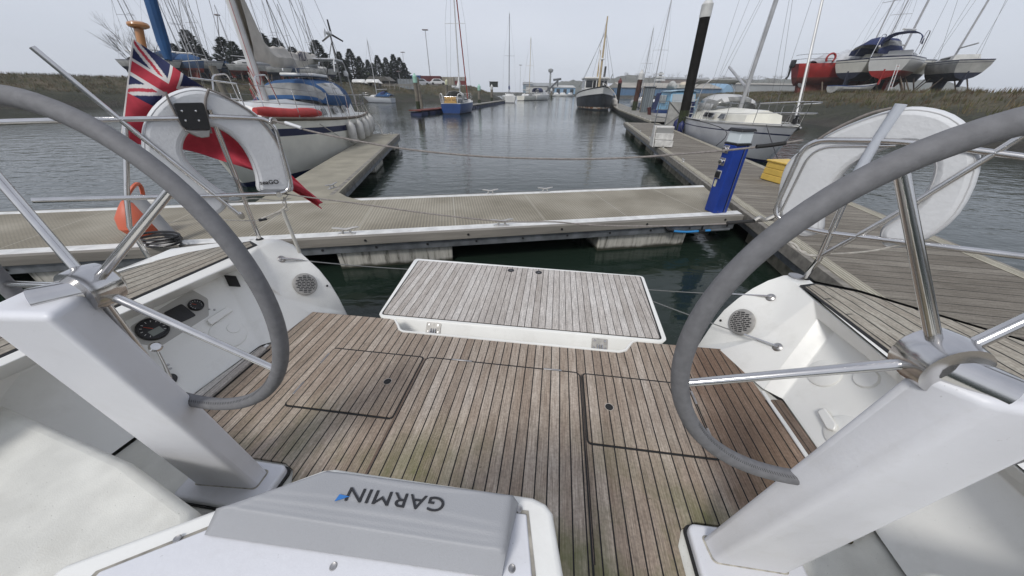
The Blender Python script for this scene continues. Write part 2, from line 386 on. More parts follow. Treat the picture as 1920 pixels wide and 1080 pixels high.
# white rim of the transom cut-out with the dark slats below it
rim = [(-1.13, 1.79), (-1.095, 1.775), (-1.05, 1.72), (-1.015, 1.672), (-.98, 1.654), (.51, 1.654), (.556, 1.674), (.596, 1.735), (.62, 1.77), (.66, 1.79)]
mb = MB(); mb.tube([Vector((x, y + .008, -.008)) for x, y in rim], .009, 6); mb.build('transom_rim', GEL, YR)
mb = MB(); mb.prism([Vector((x, y, -.24)) for x, y in ((-1.09, 1.62), (.60, 1.62), (.68, 1.93), (-1.15, 1.93))], (0, 0, .02)); mb.build('step_board', TEAKD, YR, bevel=.002)
# --- swim platform let down behind the transom
PZ = -.08
pt = [bz(778, 484, PZ), bz(1207, 517, PZ), bz(1253, 641, PZ), bz(707, 592, PZ)]
c0 = sum(pt, Vector()) / 4
def roundpoly(P, r, n=4):
    o = []
    for i in range(len(P)):
        a = P[i - 1] - P[i]; b_ = P[(i + 1) % len(P)] - P[i]; p0 = P[i] + a.normalized() * r; p1 = P[i] + b_.normalized() * r
        for k in range(n + 1):
            t = k / n; o.append(p0 * (1 - t) ** 2 + P[i] * 2 * t * (1 - t) + p1 * t * t)
    return o
plat = MB(); lo = [pt[0] + Vector((.03, -.03, -.12)), pt[1] + Vector((-.03, -.03, -.12)), pt[2] + Vector((-.15, -.105, -.125)), pt[3] + Vector((.13, -.105, -.125))]
up_, lo_ = roundpoly(pt, .05), roundpoly(lo, .05); nn_ = len(up_)
plat.add(up_ + lo_, [tuple(range(nn_)), tuple(range(nn_, 2 * nn_))[::-1]] + [(i, (i + 1) % nn_, nn_ + (i + 1) % nn_, nn_ + i) for i in range(nn_)]); pl = plat.build('swim_platform', GEL, YR, bevel=.008, seg=3)
tk = [bz(786, 489, PZ), bz(1199, 519, PZ), bz(1238, 636, PZ), bz(718, 589, PZ)]
q = MB(); q.prism([p + Vector((0, 0, -.002)) for p in roundpoly([p + (p - c0) * .012 for p in tk], .03)], (0, 0, .004)); q.build('teak_border', RUB, pl)
q = MB(); q.prism([p + Vector((0, 0, .0)) for p in roundpoly(tk, .025)], (0, 0, .006)); q.build('platform_teak', TEAKP, pl, bevel=.002)
for px, py in ((958, 507), (1010, 511)):
    c = bz(px, py, PZ + .006); q = MB(); q.lathe([(0, 0), (.033, 0), (.033, .003), (.024, .004), (.020, .001), (0, .001)], c, 24); d = q.build('filler_cap', BLACK, pl)
    q = MB(); q.box(c + Vector((0, 0, .003)), (.018, .007, .003)); q.build('cap_slot', STEELD, d)
for px, py in ((1144, 572), (1184, 572), (820, 549)):
    pass
fn_ = (pt[2] - pt[3]).cross(lo[3] - pt[3]).normalized()
if fn_.y > 0: fn_ = -fn_
fx_ = (pt[2] - pt[3]).normalized(); fy_ = fx_.cross(fn_) * -1
if fy_.z < 0: fy_ = -fy_
for px, py in ((813, 614), (1124, 644)):
    c = bp(px, py + 2, pt[3], fn_) + fn_ * .001
    h = MB(); h.prism([c + fx_ * a.x + fy_ * a.y for a in rrect(-.058, -.05, .058, .045, .01, 4)], fn_ * .005); hp = h.build('platform_hinge', mat('hinge_plate', (.34, .33, .31), .5, .4, noise=.15, scale=30), pl, bevel=.001)
    for dx, dz in ((-.036, .028), (.036, .028), (.040, -.025), (-.040, -.025)):
        q = MB(); q.lathe([(0, 0), (.009, 0), (.007, .004), (0, .004)], c + fx_ * dx + fy_ * dz + fn_ * .005, 10, M=zrot(fn_)); q.build('hinge_screw', STEEL, hp)
    for dx in (-.018, .0, .018):
        q = MB(); q.tube([c + fx_ * dx + fy_ * .0 + fn_ * .006, c + fx_ * dx - fy_ * .03 + fn_ * .022, c + fx_ * dx - fy_ * .055 + fn_ * .05], .005, 6); q.build('hinge_knuckle', STEEL, hp)
    q = MB(); q.tube([c - fx_ * .05 - fy_ * .055 + fn_ * .05, c + fx_ * .07 - fy_ * .055 + fn_ * .05], .009, 8); q.build('hinge_pin', STEEL, hp)

# --- coamings, side decks, hull
def side(sgn):
    Lf = sgn < 0
    if Lf:
        T = .49; top = [bz(527, 448, T), bz(485, 463, T), bz(447, 493, T)]
        aft = [bv(652, 588, 2.03), bv(637, 558, 2.03), bv(620, 530, 2.03), bv(600, 505, 2.03), bv(575, 482, 2.03), bv(548, 460, 2.03)]
        rc_t = bz(442, 506, .40); rc_b = bz(513, 640, 0); dk = bz(585, 587, -.01)
        wb = [bz(487, 648, 0), bz(357, 743, 0)]; wt_a = rc_t + Vector((-.07, -.05, .0)); _pl = (wb[0], (wb[1]-wb[0]).cross(wt_a-wb[0]).normalized()); wt_f = bp(236, 598, *_pl)
        lipb = [rc_t, bz(240, 600, .45)]; lipt = [bz(447, 493, T), bz(240, 583, .56)]
        ti = [bz(483, 460, T + .002), bz(250, 563, .56)]; to = [bz(470, 453, T + .002), bz(323, 480, .53), bz(240, 508, .565)]
        go = [bz(500, 447, T), bz(473, 449, T), bz(323, 467, .53), bz(240, 496, .57)]
    else:
        T = .46; top = [bz(1469, 516, T), bz(1499, 535, T), bz(1526, 562, T)]
        aft = [bv(1306, 651, 2.03), bv(1333, 610, 2.03), bv(1357, 581, 2.03), bv(1383, 559, 2.03), bv(1411, 540, 2.03), bv(1440, 525, 2.03)]
        rc_t = bz(1531, 597, .38); rc_b = bz(1431, 729, 0); dk = bz(1347, 657, -.01)
        wb = [bz(1468, 748, 0), bz(1545, 858, 0)]; wt_a = rc_t + Vector((.08, -.05, .0)); _pl = (wb[0], (wb[1]-wb[0]).cross(wt_a-wb[0]).normalized()); wt_f = bp(1690, 718, *_pl)
        lipb = [rc_t, bz(1680, 713, .42)]; lipt = [bz(1526, 562, T), bz(1680, 690, .50)]
        ti = [bz(1499, 536, T + .002), bz(1676, 672, .50)]; to = [bz(1528, 532, T + .002), bz(1610, 550, .49), bz(1680, 571, .52)]
        go = [bz(1485, 515, T), bz(1520, 526, T), bz(1610, 544, .49), bz(1680, 566, .52)]
    V = -.7
    def fw(l): return ext(l[-2], l[-1], V)
    mb = MB()
    def poly(*p): mb.add(p, [tuple(range(len(p)))])
    low = [a.copy() for a in (aft[0], dk, rc_b)]
    # wing, its inner face
    cen = (rc_b + rc_t + aft[2]) / 3
    loop = [rc_b, dk] + aft + top + [rc_t]
    for i in range(len(loop)): mb.add([cen, loop[i], loop[(i + 1) % len(loop)]], [(0, 1, 2)])
    poly(rc_b, rc_t, wt_a, wb[0])
    # recess back
    wbf, wtf = fw(wb), fw([wt_a, wt_f]); lbf, ltf = fw(lipb), fw(lipt)
    mb.grid([[wb[0], wb[1], wbf], [wt_a, wt_f, wtf], [lipb[0], lipb[1], lbf], [lipt[0], lipt[1], ltf]])
    # deck edge: lip - teak - gunwale
    gof, tof, tif = fw(go), fw(to), fw(ti)
    poly(top[2], lipt[1], ltf, tif, ti[1], ti[0], top[1])
    poly(top[0], top[1], ti[0], to[0], go[1], go[0])
    poly(ti[0], to[0], to[1], to[2], tof, tif, ti[1])
    poly(to[0], go[1], go[2], go[3], gof, tof, to[2], to[1])
    # hull outside and transom face
    out_ = [go[0], go[1], go[2], go[3], gof]
    dn = [Vector((g.x - .0 * sgn, g.y, -.62)) for g in out_]
    dn = [Vector((g.x * (.985 if i else .97), g.y + (.04 if i == 0 else 0), -.62)) for i, g in enumerate(out_)]
    mb.grid([out_, dn])
    poly(*( [go[0], dn[0]] + [Vector((aft[0].x, aft[0].y, -.62))] + aft + [top[0]]))
    poly(dk, aft[0], Vector((aft[0].x, aft[0].y, -.62)), Vector((dk.x, dk.y, -.62)))
    bm_o = mb.build('coaming', GEL, YR, smooth=30)
    import bmesh
    from mathutils.bvhtree import BVHTree
    tree_ = BVHTree.FromPolygons([Vector(v) for v in mb.v], [tuple(f_) for f_ in mb.f])
    bm = bmesh.new(); bm.from_mesh(bm_o.data); bmesh.ops.remove_doubles(bm, verts=bm.verts, dist=.0005); bmesh.ops.recalc_face_normals(bm, faces=bm.faces); bm.to_mesh(bm_o.data); bm.free()
    q = bm_o.modifiers.new('bevel', 'BEVEL'); q.width = .014; q.segments = 4; q.limit_method = 'ANGLE'; q.angle_limit = R(28)
    bm_o.data.set_sharp_from_angle(angle=R(60))
    # side-deck teak with its black border
    def along(P_, t):
        L_ = [(P_[k + 1] - P_[k]).length for k in range(len(P_) - 1)]; d_ = t * sum(L_)
        for k, l_ in enumerate(L_):
            if d_ <= l_ or k == len(L_) - 1: return P_[k].lerp(P_[k + 1], min(1, d_ / l_))
            d_ -= l_
    wdir = Vector((1, 0, 0)) * sgn
    def strip(in_, ot, za, zb, name, mt, b_=0):
        mbt = MB(); N_ = 16; A = [along(in_, k / N_) for k in range(N_ + 1)]; B = [along(ot, k / N_) for k in range(N_ + 1)]; za, zb = Vector((0, 0, za)), Vector((0, 0, zb))
        mbt.grid([[a + za for a in A], [a + zb for a in A], [b2 + zb for b2 in B], [b2 + za for b2 in B]])
        for k in (0, N_): mbt.add([A[k] + za, A[k] + zb, B[k] + zb, B[k] + za], [(0, 1, 2, 3)])
        return mbt.build(name, mt, YR, bevel=b_)
    a0_ = -.10 if Lf else -.05
    strip([ti[0] + wdir * .001, ti[1] + wdir * .001, tif + wdir * .001], [to[0], to[1], to[2], tof], -.004, .005, 'teak_border', RUB)
    tm = planks('side_deck_teak_' + ('port' if Lf else 'starboard'), 0, .05, [(0.24, 0.21, 0.17), (0.31, 0.28, 0.23), (0.37, 0.345, 0.29), (0.44, 0.42, 0.37)], green=0, lw=.11, ang=math.atan2((ti[0] - ti[1]).x, (ti[0] - ti[1]).y))
    dn_ = Vector((0, -.022, 0))
    strip([ti[0] + wdir * .016 + dn_, ti[1] + wdir * .014, tif + wdir * .014], [to[0] - wdir * .012 + dn_, to[1] - wdir * .012, to[2] - wdir * .012, tof - wdir * .012], 0, .0085, 'side_deck_teak', tm)
    # foot rest beside the sole
    if Lf: fr = [bz(489, 649, .01), bz(501, 652, .01), bz(389, 747, .01), bz(358, 743, .01)]; xs = -1.80
    else: fr = [bz(1443, 749, .01), bz(1466, 750, .01), bz(1545, 860, .01), bz(1524, 861, .01)]; xs = 1.283
    f2 = [ext(fr[0], fr[3], .75) if Lf else ext(fr[0], fr[3], .75), ext(fr[1], fr[2], .75)]
    oo = [fr[0], fr[1], f2[1], f2[0]]
    if Lf: oo = [fr[0], fr[1], f2[1], f2[0]]
    mbt = MB(); mbt.prism(roundpoly([p + Vector((0, 0, -.02)) for p in oo], .015), (0, 0, .022))
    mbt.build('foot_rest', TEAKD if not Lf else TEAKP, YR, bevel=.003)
    edge = (fr[1], f2[1]) if Lf else (fr[0], f2[0])
    d = Vector((.010 if Lf else -.010, 0, 0))
    mbt = MB(); mbt.prism([edge[0] + d - Vector((0, 0, .03)), edge[0] + d * 1.8 - Vector((0, 0, .03)), edge[1] + d * 1.8 - Vector((0, 0, .03)), edge[1] + d - Vector((0, 0, .03))], (0, 0, .023)); mbt.build('drain_slot', RUB, YR)
    mbt = MB(); e0 = Vector((-1.797, 1.39, 0)) if Lf else Vector((1.275, 1.43, 0)); e1 = Vector((-1.84, .75, 0)) if Lf else Vector((1.277, .72, 0))
    ww = Vector((.013, 0, 0)); mbt.prism([e0 - ww * .8, e0 + ww * .8, e1 + ww * .8, e1 - ww * .8], (0, 0, .010)); mbt.build('sole_strip', WHITE, YR, bevel=.003)
    return dict(rc_b=rc_b, rc_t=rc_t, dk=dk, aft=aft, wb=wb, wt_a=wt_a, wt_f=wt_f, ti=ti, bvh=tree_)
SL, SR = side(-1), side(1)

# --- fittings on the two wings
def frame3(a, b_, c):                       # plane through three points, its normal turned to the camera
    n = (b_ - a).cross(c - a).normalized()
    if n @ (Vector((0, 0, 1.45)) - a) < 0: n = -n
    return a, n
def surf(px, py):                        # where the coaming's own surface is met, as a plane
    o = Vector((0, 0, CZ - .5)); d = _b(ray(px, py)).normalized(); s_ = SL if px < 900 else SR
    h, nn, _i, _d = s_['bvh'].ray_cast(o, d)
    if h is None: return None
    ns = [nn if nn @ d < 0 else -nn]
    for dx, dy in ((14, 0), (-14, 0), (0, 14), (0, -14)):
        h2, n2, _i, _d = s_['bvh'].ray_cast(o, _b(ray(px + dx, py + dy)).normalized())
        if h2 is not None and (h2 - h).length < .12: ns.append(n2 if n2 @ d < 0 else -n2)
    n_ = sum(ns, Vector()).normalized(); return h, n_
def disc(name, px, py, pl_, r, prof, mt, parent, lift=.002, n=28):
    c = bp(px, py, *pl_) + pl_[1] * lift
    q = MB(); q.lathe([(a * r, b_) for a, b_ in prof], c, n, M=zrot(pl_[1])); return q.build(name, mt, parent), c
def speaker(px, py, pl_, r):
    o, c = disc('speaker', px, py, pl_, r, [(0, 0), (1, 0), (1, .006), (.96, .009), (.80, .011), (0, .011)], mat('speaker_grey', (.33, .32, .30), .55, noise=.1, scale=30), YR, .001, 40)
    n = pl_[1]; up = (SL['rc_t'] - SL['rc_b']) if px < 900 else (SR['rc_t'] - SR['rc_b'])
    ux = (Vector((0, 1, 0)) - n * n.y).normalized(); uy = n.cross(ux)
    if px > 900: ux, uy = (ux * .8 + uy * .6).normalized(), (uy * .8 - ux * .6).normalized()
    else: ux, uy = (ux * .8 - uy * .6).normalized(), (uy * .8 + ux * .6).normalized()
    q = MB(); rr = r * .8; rows = 11
    for i in range(rows):
        y = (i - (rows - 1) / 2) * 2 * rr / rows
        hw = math.sqrt(max(0, rr * rr - y * y)); x = -hw + (0 if i % 2 else .012)
        while x < hw - .006:
            x1 = min(x + .024, hw); cc = c + n * .0112 + uy * y
            a0, a1 = cc + ux * x, cc + ux * x1; h_ = uy * (rr / rows * .58)
            q.prism([a0 - h_, a1 - h_, a1 + h_, a0 + h_], n * .0012); x += .030
    q.build('grille_slot', BLACK, o, smooth=0)
    for a in (45, 135, 225, 315):
        p = c + (ux * math.cos(R(a)) + uy * math.sin(R(a))) * r * .9 + n * .008
        q = MB(); q.lathe([(0, 0), (.006, 0), (.004, .003), (0, .003)], p, 8, M=zrot(n)); q.build('screw', STEELD, o)
pL = frame3(SL['rc_b'], SL['dk'], SL['rc_t']); pR = frame3(SR['rc_b'], SR['dk'], SR['rc_t'])
def wing_plane(s): # mean plane of the wing face near its middle
    return frame3(s['rc_b'], (s['rc_b'] + s['rc_t'] + s['aft'][2]) / 3, s['aft'][2])
speaker(572, 533, surf(572, 533), .085)
speaker(1391, 604, surf(1391, 604), .088)
def eye(px, py, pl_, wire_to=None):
    pl_ = surf(px, py)
    o, c = disc('eye_bolt', px, py, pl_, .026, [(0, 0), (1, 0), (1, .004), (.7, .010), (.45, .012), (.4, .024), (0, .026)], STEELD, YR, .0)
    return c + pl_[1] * .02
plU = frame3((SL['rc_b'] + SL['rc_t'] + SL['aft'][2]) / 3, SL['aft'][2], SL['rc_t'] + Vector((0, .3, .05)))
plV = frame3((SR['rc_b'] + SR['rc_t'] + SR['aft'][2]) / 3, SR['aft'][2], SR['rc_t'] + Vector((0, .3, .05)))
e1 = eye(528, 486, plU); e2 = eye(1445, 558, plV); e3 = eye(1458, 651, frame3((SR['rc_b'] + SR['rc_t'] + SR['aft'][2]) / 3, SR['rc_b'], SR['rc_t']))
def wire(name, a, b_, r=.004, sag=.02, par=YR, mt=None, n=10):
    P = [a.lerp(b_, i / n) - Vector((0, 0, sag * 4 * (i / n) * (1 - i / n))) for i in range(n + 1)]
    q = MB(); q.tube(P, r, 6); return q.build(name, mt or WIRE, par)
wire('platform_wire', e1, bz(768, 505, PZ - .02), .004, .01)
q = MB(); q.tube([e1, e1.lerp(bz(768, 505, PZ - .02), .12)], .007, 8); q.build('wire_end', STEEL, YR)
wire('platform_wire', e2, bz(1211, 543, PZ - .02), .0038, .005)
q = MB(); q.tube([e2, e2.lerp(bz(1211, 543, PZ - .02), .25)], .0065, 8); q.build('wire_end', STEEL, YR)
wire('platform_wire', e3, bz(1216, 562, PZ - .03), .0038, .005)
q = MB(); q.tube([e3, e3.lerp(bz(1216, 562, PZ - .03), .18)], .0065, 8); q.build('wire_end', STEEL, YR)
for px, py, pl_ in ((613, 536, frame3(SL['aft'][2], SL['aft'][3], SL['dk'])), (1352, 601, frame3(SR['aft'][2], SR['aft'][3], SR['dk']))):
    disc('drain_plug', px, py, surf(px, py) or pl_, .009, [(0, 0), (1, 0), (.9, .003), (.4, .003), (.35, .001), (0, .001)], BLACK, YR, .004, 12)

# --- port recess: engine panel, gauges, socket, moulded lid, throttle
pb = frame3(SL['wb'][0], SL['wb'][1], SL['wt_a'])
nb = pb[1]; ux = (SL['wb'][0] - SL['wb'][1]).normalized(); uyb = nb.cross(ux)
if uyb.z < 0: uyb = -uyb
def wquad(name, pts, lift, th, mt, parent=YR, bevel=.003, rr=.012, pl_=None):
    pl_ = pl_ or pb
    P = [bp(x, y, *pl_) + pl_[1] * lift for x, y in pts]
    q = MB(); q.prism(roundpoly(P, rr), pl_[1] * th); return q.build(name, mt, parent, bevel=bevel)
pan = wquad('engine_panel', [(243, 613), (360, 543), (390, 560), (392, 592), (300, 650), (262, 645)], -.002, .004, mat('panel_grey', (.42, .41, .38), .4))
wquad('switch_panel', [(305, 588), (340, 570), (368, 592), (338, 606)], .003, .006, BLACK, pan)
LCD = mat('lcd_grey', (.20, .22, .20), .25)
def gauge(px, py, r, lcd):
    o, c = disc('gauge', px, py, pb, r, [(0, 0), (1, 0), (1, .014), (.93, .020), (.86, .020), (.82, .012), (0, .012)], BLACK, pan, .0, 36)
    q = MB()
    for i in range(11):
        a = R(-130 + 26 * i) + math.pi / 2
        d = ux * math.cos(a) + uyb * math.sin(a); t = nb.cross(d) * .0012; p0, p1 = c + d * r * .62 + nb * .0125, c + d * r * .76 + nb * .0125
        q.prism([p0 - t, p0 + t, p1 + t, p1 - t], nb * .0006)
    q.build('dial_marks', WHITE, o, smooth=0)
    if lcd:
        q = MB(); cc = c - uyb * r * .3 + nb * .0125; a, b_ = ux * r * .42, uyb * r * .26
        q.prism([cc - a - b_, cc + a - b_, cc + a + b_, cc - a + b_], nb * .001); q.build('display', LCD, o)
    d = (ux * -.6 + uyb * .8); q = MB(); q.tube([c + nb * .014, c + nb * .014 + d * r * .55], .0015, 5); q.build('needle', mat('needle_red', (.5, .08, .04), .4), o)
gauge(286, 618, .066, True); gauge(367, 573, .037, False)
ps = frame3(SL['rc_b'], SL['rc_t'], SL['wb'][0])
wquad('socket', [(420, 516), (443, 518), (452, 538), (430, 537)], .002, .005, BLACK, YR, .001, .004, ps)
mo, _c = disc('moulded_lid', 428, 626, pb, .095, [(0, 0), (1, 0), (.97, .006), (.9, .009), (0, .010)], GEL, YR, -.001, 40)
wquad('lid_handle', [(385, 602), (423, 578), (436, 584), (395, 612)], .004, .018, GEL, mo, .006, .01)
disc('lid_disc', 437, 616, pb, .035, [(0, 0), (1, 0), (.95, .003), (0, .003)], GEL, mo, .010, 30)
for px, py in ((380, 565), (392, 580), (402, 581), (286, 650), (315, 684), (320, 691)):
    disc('panel_screw', px, py, pb, .006, [(0, 0), (1, 0), (.7, .003), (0, .003)], STEELD, pan, .003, 10)
cT = bp(318, 712, *pb); th = MB(); th.lathe([(0, 0), (.03, 0), (.028, .02), (0, .03)], cT, 20, M=zrot(nb)); tl = th.build('throttle', BLACK, YR)
q = MB(); q.tube([cT + nb * .02, bp(305, 690, *pb) + nb * .05, bp(290, 668, *pb) + nb * .08], [.010, .007, .006], 10); q.build('throttle_arm', STEEL, tl)
q = MB(); q.lathe([(0, -.008), (.02, -.006), (.028, 0), (.02, .007), (0, .009)], bp(286, 661, *pb) + nb * .085, 20, M=zrot(nb)); q.build('throttle_knob', STEEL, tl)
# --- starboard recess: moulded lids
pr = frame3(SR['wb'][0], SR['wb'][1], SR['wt_a'])
for px, py, r in ((1546, 700, .078), (1585, 812, .085), (1625, 710, .05)):
    mo, c = disc('moulded_lid', px, py, pr, r, [(0, 0), (1, 0), (.96, .008), (.88, .012), (0, .012)], GEL, YR, -.001, 40)
wquad('lid_handle', [(1537, 775), (1552, 768), (1575, 800), (1570, 812), (1555, 808)], .006, .02, GEL, mo, .006, .01, pr)

# --- steering wheels and their columns
def wheel(c, r, ends, hubpx, nrmtilt, psi):
    c = Vector(c); n = Vector((math.sin(psi) * math.cos(nrmtilt), math.cos(psi) * math.cos(nrmtilt), math.sin(nrmtilt)))
    a = n.cross(Vector((0, 0, 1))).normalized(); b_ = a.cross(n)
    root = empty('steering_wheel', (0, 0, 0)); root.parent = YR
    q = MB(); q.tube([c + r * (math.cos(t) * a + math.sin(t) * b_) for t in [2 * math.pi * i / 96 for i in range(96)]], .0185, 14, closed=True); rimo = q.build('wheel_rim', LEA, root)
    # stitching round the inside of the lower rim
    st = MB()
    inw = lambda t: -(math.cos(t) * a + math.sin(t) * b_)
    for i in range(110):
        t = R(215 + 110 * i / 110)
        p = c + r * (math.cos(t) * a + math.sin(t) * b_); d = (inw(t) * .8 - n * .6).normalized(); tg = d.cross(-math.sin(t) * a + math.cos(t) * b_).normalized()
        s_ = p + d * .0183; tt = (-math.sin(t) * a + math.cos(t) * b_)
        st.tube([s_ - tt * .0025 + tg * .003, s_ + tt * .0025 - tg * .003], .0009, 4)
    st.build('stitching', mat('stitching', (.05, .05, .05), .8), root, smooth=0)
    hub = bp(hubpx[0], hubpx[1], c - Vector((0, .035, 0)), (0, 1, 0))
    q = MB(); q.lathe([(0, -.03), (.05, -.03), (.055, 0), (.05, .03), (.03, .045), (0, .05)], hub, 24, M=zrot(n)); q.build('wheel_hub', STEEL, root)
    e = bp(*ends, c, n); e = (e - c); a0 = math.atan2(e @ b_, e @ a)
    for k in range(5):
        t = a0 + 2 * math.pi * k / 5; p = c + (r - .012) * (math.cos(t) * a + math.sin(t) * b_)
        q = MB(); q.tube([hub, p], [.0105, .0085], 12); q.build('wheel_spoke', STEEL, root)
    return hub
hL = wheel((-1.067, .56, 1.014), .422, (514, 691), (173, 538), -.023, .036)
hR = wheel((.71, .543, 1.025), .419, (1286, 718), (1759, 676), .002, -.025)
def column(bot, top, plate, hub):
    root = empty('steering_pedestal'); root.parent = YR
    q = MB(); q.prism([Vector((x, y, -.016)) for x, y in plate], (0, 0, .045)); q.build('pedestal_foot', GELG, root, bevel=.012, seg=4)
    q = MB(); ed = [Vector((x + (.012 if x > 0 else -.012) * 0, y, -.004)) for x, y in plate]
    cc = sum(ed, Vector()) / len(ed)
    q.prism([Vector((cc.x + (p.x - cc.x) * 1.05, cc.y + (p.y - cc.y) * 1.08, -.014)) for p in ed], (0, 0, .012)); q.build('foot_gasket', RUB, root, bevel=.002)
    q = MB(); q.hexa([Vector(p) for p in bot], [Vector(p) for p in top]); q.build('pedestal_column', GELG, root, bevel=.018, seg=5, smooth=60)
    cb_ = sum((Vector(p) for p in bot), Vector()) / 4; rb_ = roundpoly([cb_ + (Vector(p) - cb_) * 1.01 + Vector((0, 0, .0095)) for p in bot], .015); q = MB(); q.tube(rb_, .0035, 6, closed=True); q.build('sealant_bead', mat('sealant_dirt_shade', (.36, .34, .29), .8, noise=.35, scale=40), root)  # dirty joint round the foot, darkened also to paint in its contact shade
    q = MB(); tc_ = sum((Vector(p) for p in top), Vector()) / 4
    q.tube([tc_, Vector((hub.x, hub.y - .01, hub.z))], .03, 16); q.build('wheel_shaft', STEEL, root)
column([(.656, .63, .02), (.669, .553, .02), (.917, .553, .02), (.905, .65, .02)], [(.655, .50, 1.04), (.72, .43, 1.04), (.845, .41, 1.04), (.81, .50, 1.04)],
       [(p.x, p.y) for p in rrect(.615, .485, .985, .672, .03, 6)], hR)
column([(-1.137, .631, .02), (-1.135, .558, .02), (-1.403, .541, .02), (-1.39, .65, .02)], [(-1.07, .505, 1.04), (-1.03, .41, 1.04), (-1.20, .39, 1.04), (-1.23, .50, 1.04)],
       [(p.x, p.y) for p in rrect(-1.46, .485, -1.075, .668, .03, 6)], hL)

# --- console with the covered chart plotter
CZc = .865
con = [(-.66, .10), (-.375, .277), (-.355, .282), (.005, .282), (.028, .275), (.040, .262), (.075, .10), (.08, -.4), (-.66, -.4)]
q = MB(); q.prism([Vector((x, y, .02)) for x, y in con], (0, 0, CZc - .02)); cn = q.build('helm_console', GEL, YR, bevel=.010, seg=4)
inn = [(-.60, .10), (-.365, .255), (.000, .258), (.038, .08), (.04, -.38), (-.60, -.38)]
q = MB(); q.prism([Vector((x, y, CZc - .001)) for x, y in inn], (0, 0, .0025)); q.build('panel_groove', mat('dirty_joint', (.30, .28, .24), .8, noise=.3, scale=30), cn)
inn = [(-.592, .10), (-.36, .249), (-.003, .252), (.030, .08), (.032, -.38), (-.592, -.38)]
q = MB(); q.prism([Vector((x, y, CZc)) for x, y in inn], (0, 0, .004)); q.build('instrument_panel', GELG, cn, bevel=.002)
for px, py in ((332, 1010), (625, 1062), (973, 955), (960, 1066)):
    c = bz(px, py, CZc + .004); q = MB(); q.lathe([(0, 0), (.0055, 0), (.0045, .0015), (.002, .0005), (0, .0005)], c, 12); q.build('panel_screw', STEELD, cn)
# seats and floor mouldings beside the console
for name, pts, z in (('helm_seat', [(-2.4, .62), (-1.33, .44), (-.98, .343), (-.86, .25), (-.86, -.7), (-2.4, -.7)], .40), ('helm_seat', [(.93, .42), (1.05, .47), (1.5, .47), (2.0, .47), (2.0, -.7), (.90, -.7)], .40)):
    q = MB(); q.prism([Vector((x, y, -.02)) for x, y in pts], (0, 0, z + .02)); q.build(name, GELC, YR, bevel=.03, seg=4)

# the cover is its own thing: a moulded lid pressed over the plotter
cv = empty('plotter_cover', (0, 0, 0), 0, 'grey moulded cover with black maker\'s lettering lying on the white helm console', 'instrument cover')
cv.location = YR.location; cv.rotation_euler = YR.rotation_euler
COV = mat('cover_grey', (.31, .315, .325), .5, noise=.03, scale=5, bump=.12, bscale=500)
zt, zb = CZc + .048, CZc + .006
A_, B_, C_, D_ = bz(402, 950, zt), bz(948, 1036, zt), bz(962, 925, zt), bz(612, 879, zt)
a_, b_ = bz(383, 1003, zb), bz(940, 1085, zb)
off = Vector((.012, .003, 0)); c_ = Vector((C_.x + .009, C_.y + .006, zb)); d_ = Vector((D_.x - .006, D_.y + .006, zb))
q = MB(); N, M_ = 48, 36; G = []
def topz(s, t):     # s across, t from the near edge to the far one
    k = 0
    for t0, wd, h, bow in ((.16, .05, .0012, .0), (.30, .06, .0020, .05), (.50, .05, .0012, .10), (.86, .03, .0012, -.16)):
        tt = t - t0 + bow * (s - .5) ** 2 * 4
        k += h * (1 / (1 + math.exp(-tt / wd * 4)) - 1) * (1 if s < .93 else (1 - s) / .07) * (1 if s > .04 else s / .04)
    return k
for i in range(N + 1):
    s = i / N; row = []
    for j in range(M_ + 1):
        t = j / M_; p = (A_ * (1 - s) + B_ * s) * (1 - t) + (D_ * (1 - s) + C_ * s) * t
        e = min(s, 1 - s, 1) * .5; r_ = min(t * .17, (1 - t) * .17, s * .42, (1 - s) * .42) / .012
        dz = -.006 * (1 - min(1, r_)) ** 2
        row.append(Vector((p.x, p.y, p.z + topz(s, t) + dz)))
    G.append(row)
q.grid(G)
ring_t = [G[i][0] for i in range(N + 1)] + [G[N][j] for j in range(1, M_ + 1)] + [G[i][M_] for i in range(N - 1, -1, -1)] + [G[0][j] for j in range(M_ - 1, 0, -1)]
ring_b = [a_.lerp(b_, i / N) for i in range(N + 1)] + [b_.lerp(c_, j / M_) for j in range(1, M_ + 1)] + [c_.lerp(d_, 1 - i / N) for i in range(N - 1, -1, -1)] + [d_.lerp(a_, 1 - j / M_) for j in range(M_ - 1, 0, -1)]
q.grid([ring_t + [ring_t[0]], ring_b + [ring_b[0]]])
co = q.build('cover_shell', COV, cv, smooth=70)
import bmesh
bm = bmesh.new(); bm.from_mesh(co.data); bmesh.ops.remove_doubles(bm, verts=bm.verts, dist=.0002); bmesh.ops.recalc_face_normals(bm, faces=bm.faces); bm.to_mesh(co.data); bm.free()
def onc(px, py): return bz(px, py, zt - .0005)
tx = (onc(640, 922) - onc(828, 944)); ctr = onc(741, 935) + Vector((0, 0, .0002))
ty = Vector((tx.y, -tx.x, 0)) * -1
ty = ty if ty.y < 0 else -ty
text_mesh('lettering', 'GARMIN', tx.length * .205, frame_mtx(ctr, tx, ty) @ Matrix.Diagonal((1.22, .85, 1, 1)), mat('logo_black', (.02, .02, .022), .4), cv, .0009, 0.0, 1.05, 0)
tr = onc(641, 936); q = MB(); X = tx.normalized(); Y = ty.normalized()
q.prism([tr - X * .010 - Y * .0045, tr + X * .009 + Y * .004, tr + X * .007 - Y * .006], (0, 0, .0012)); q.build('logo_triangle', mat('logo_blue', (.03, .16, .45), .4), cv)

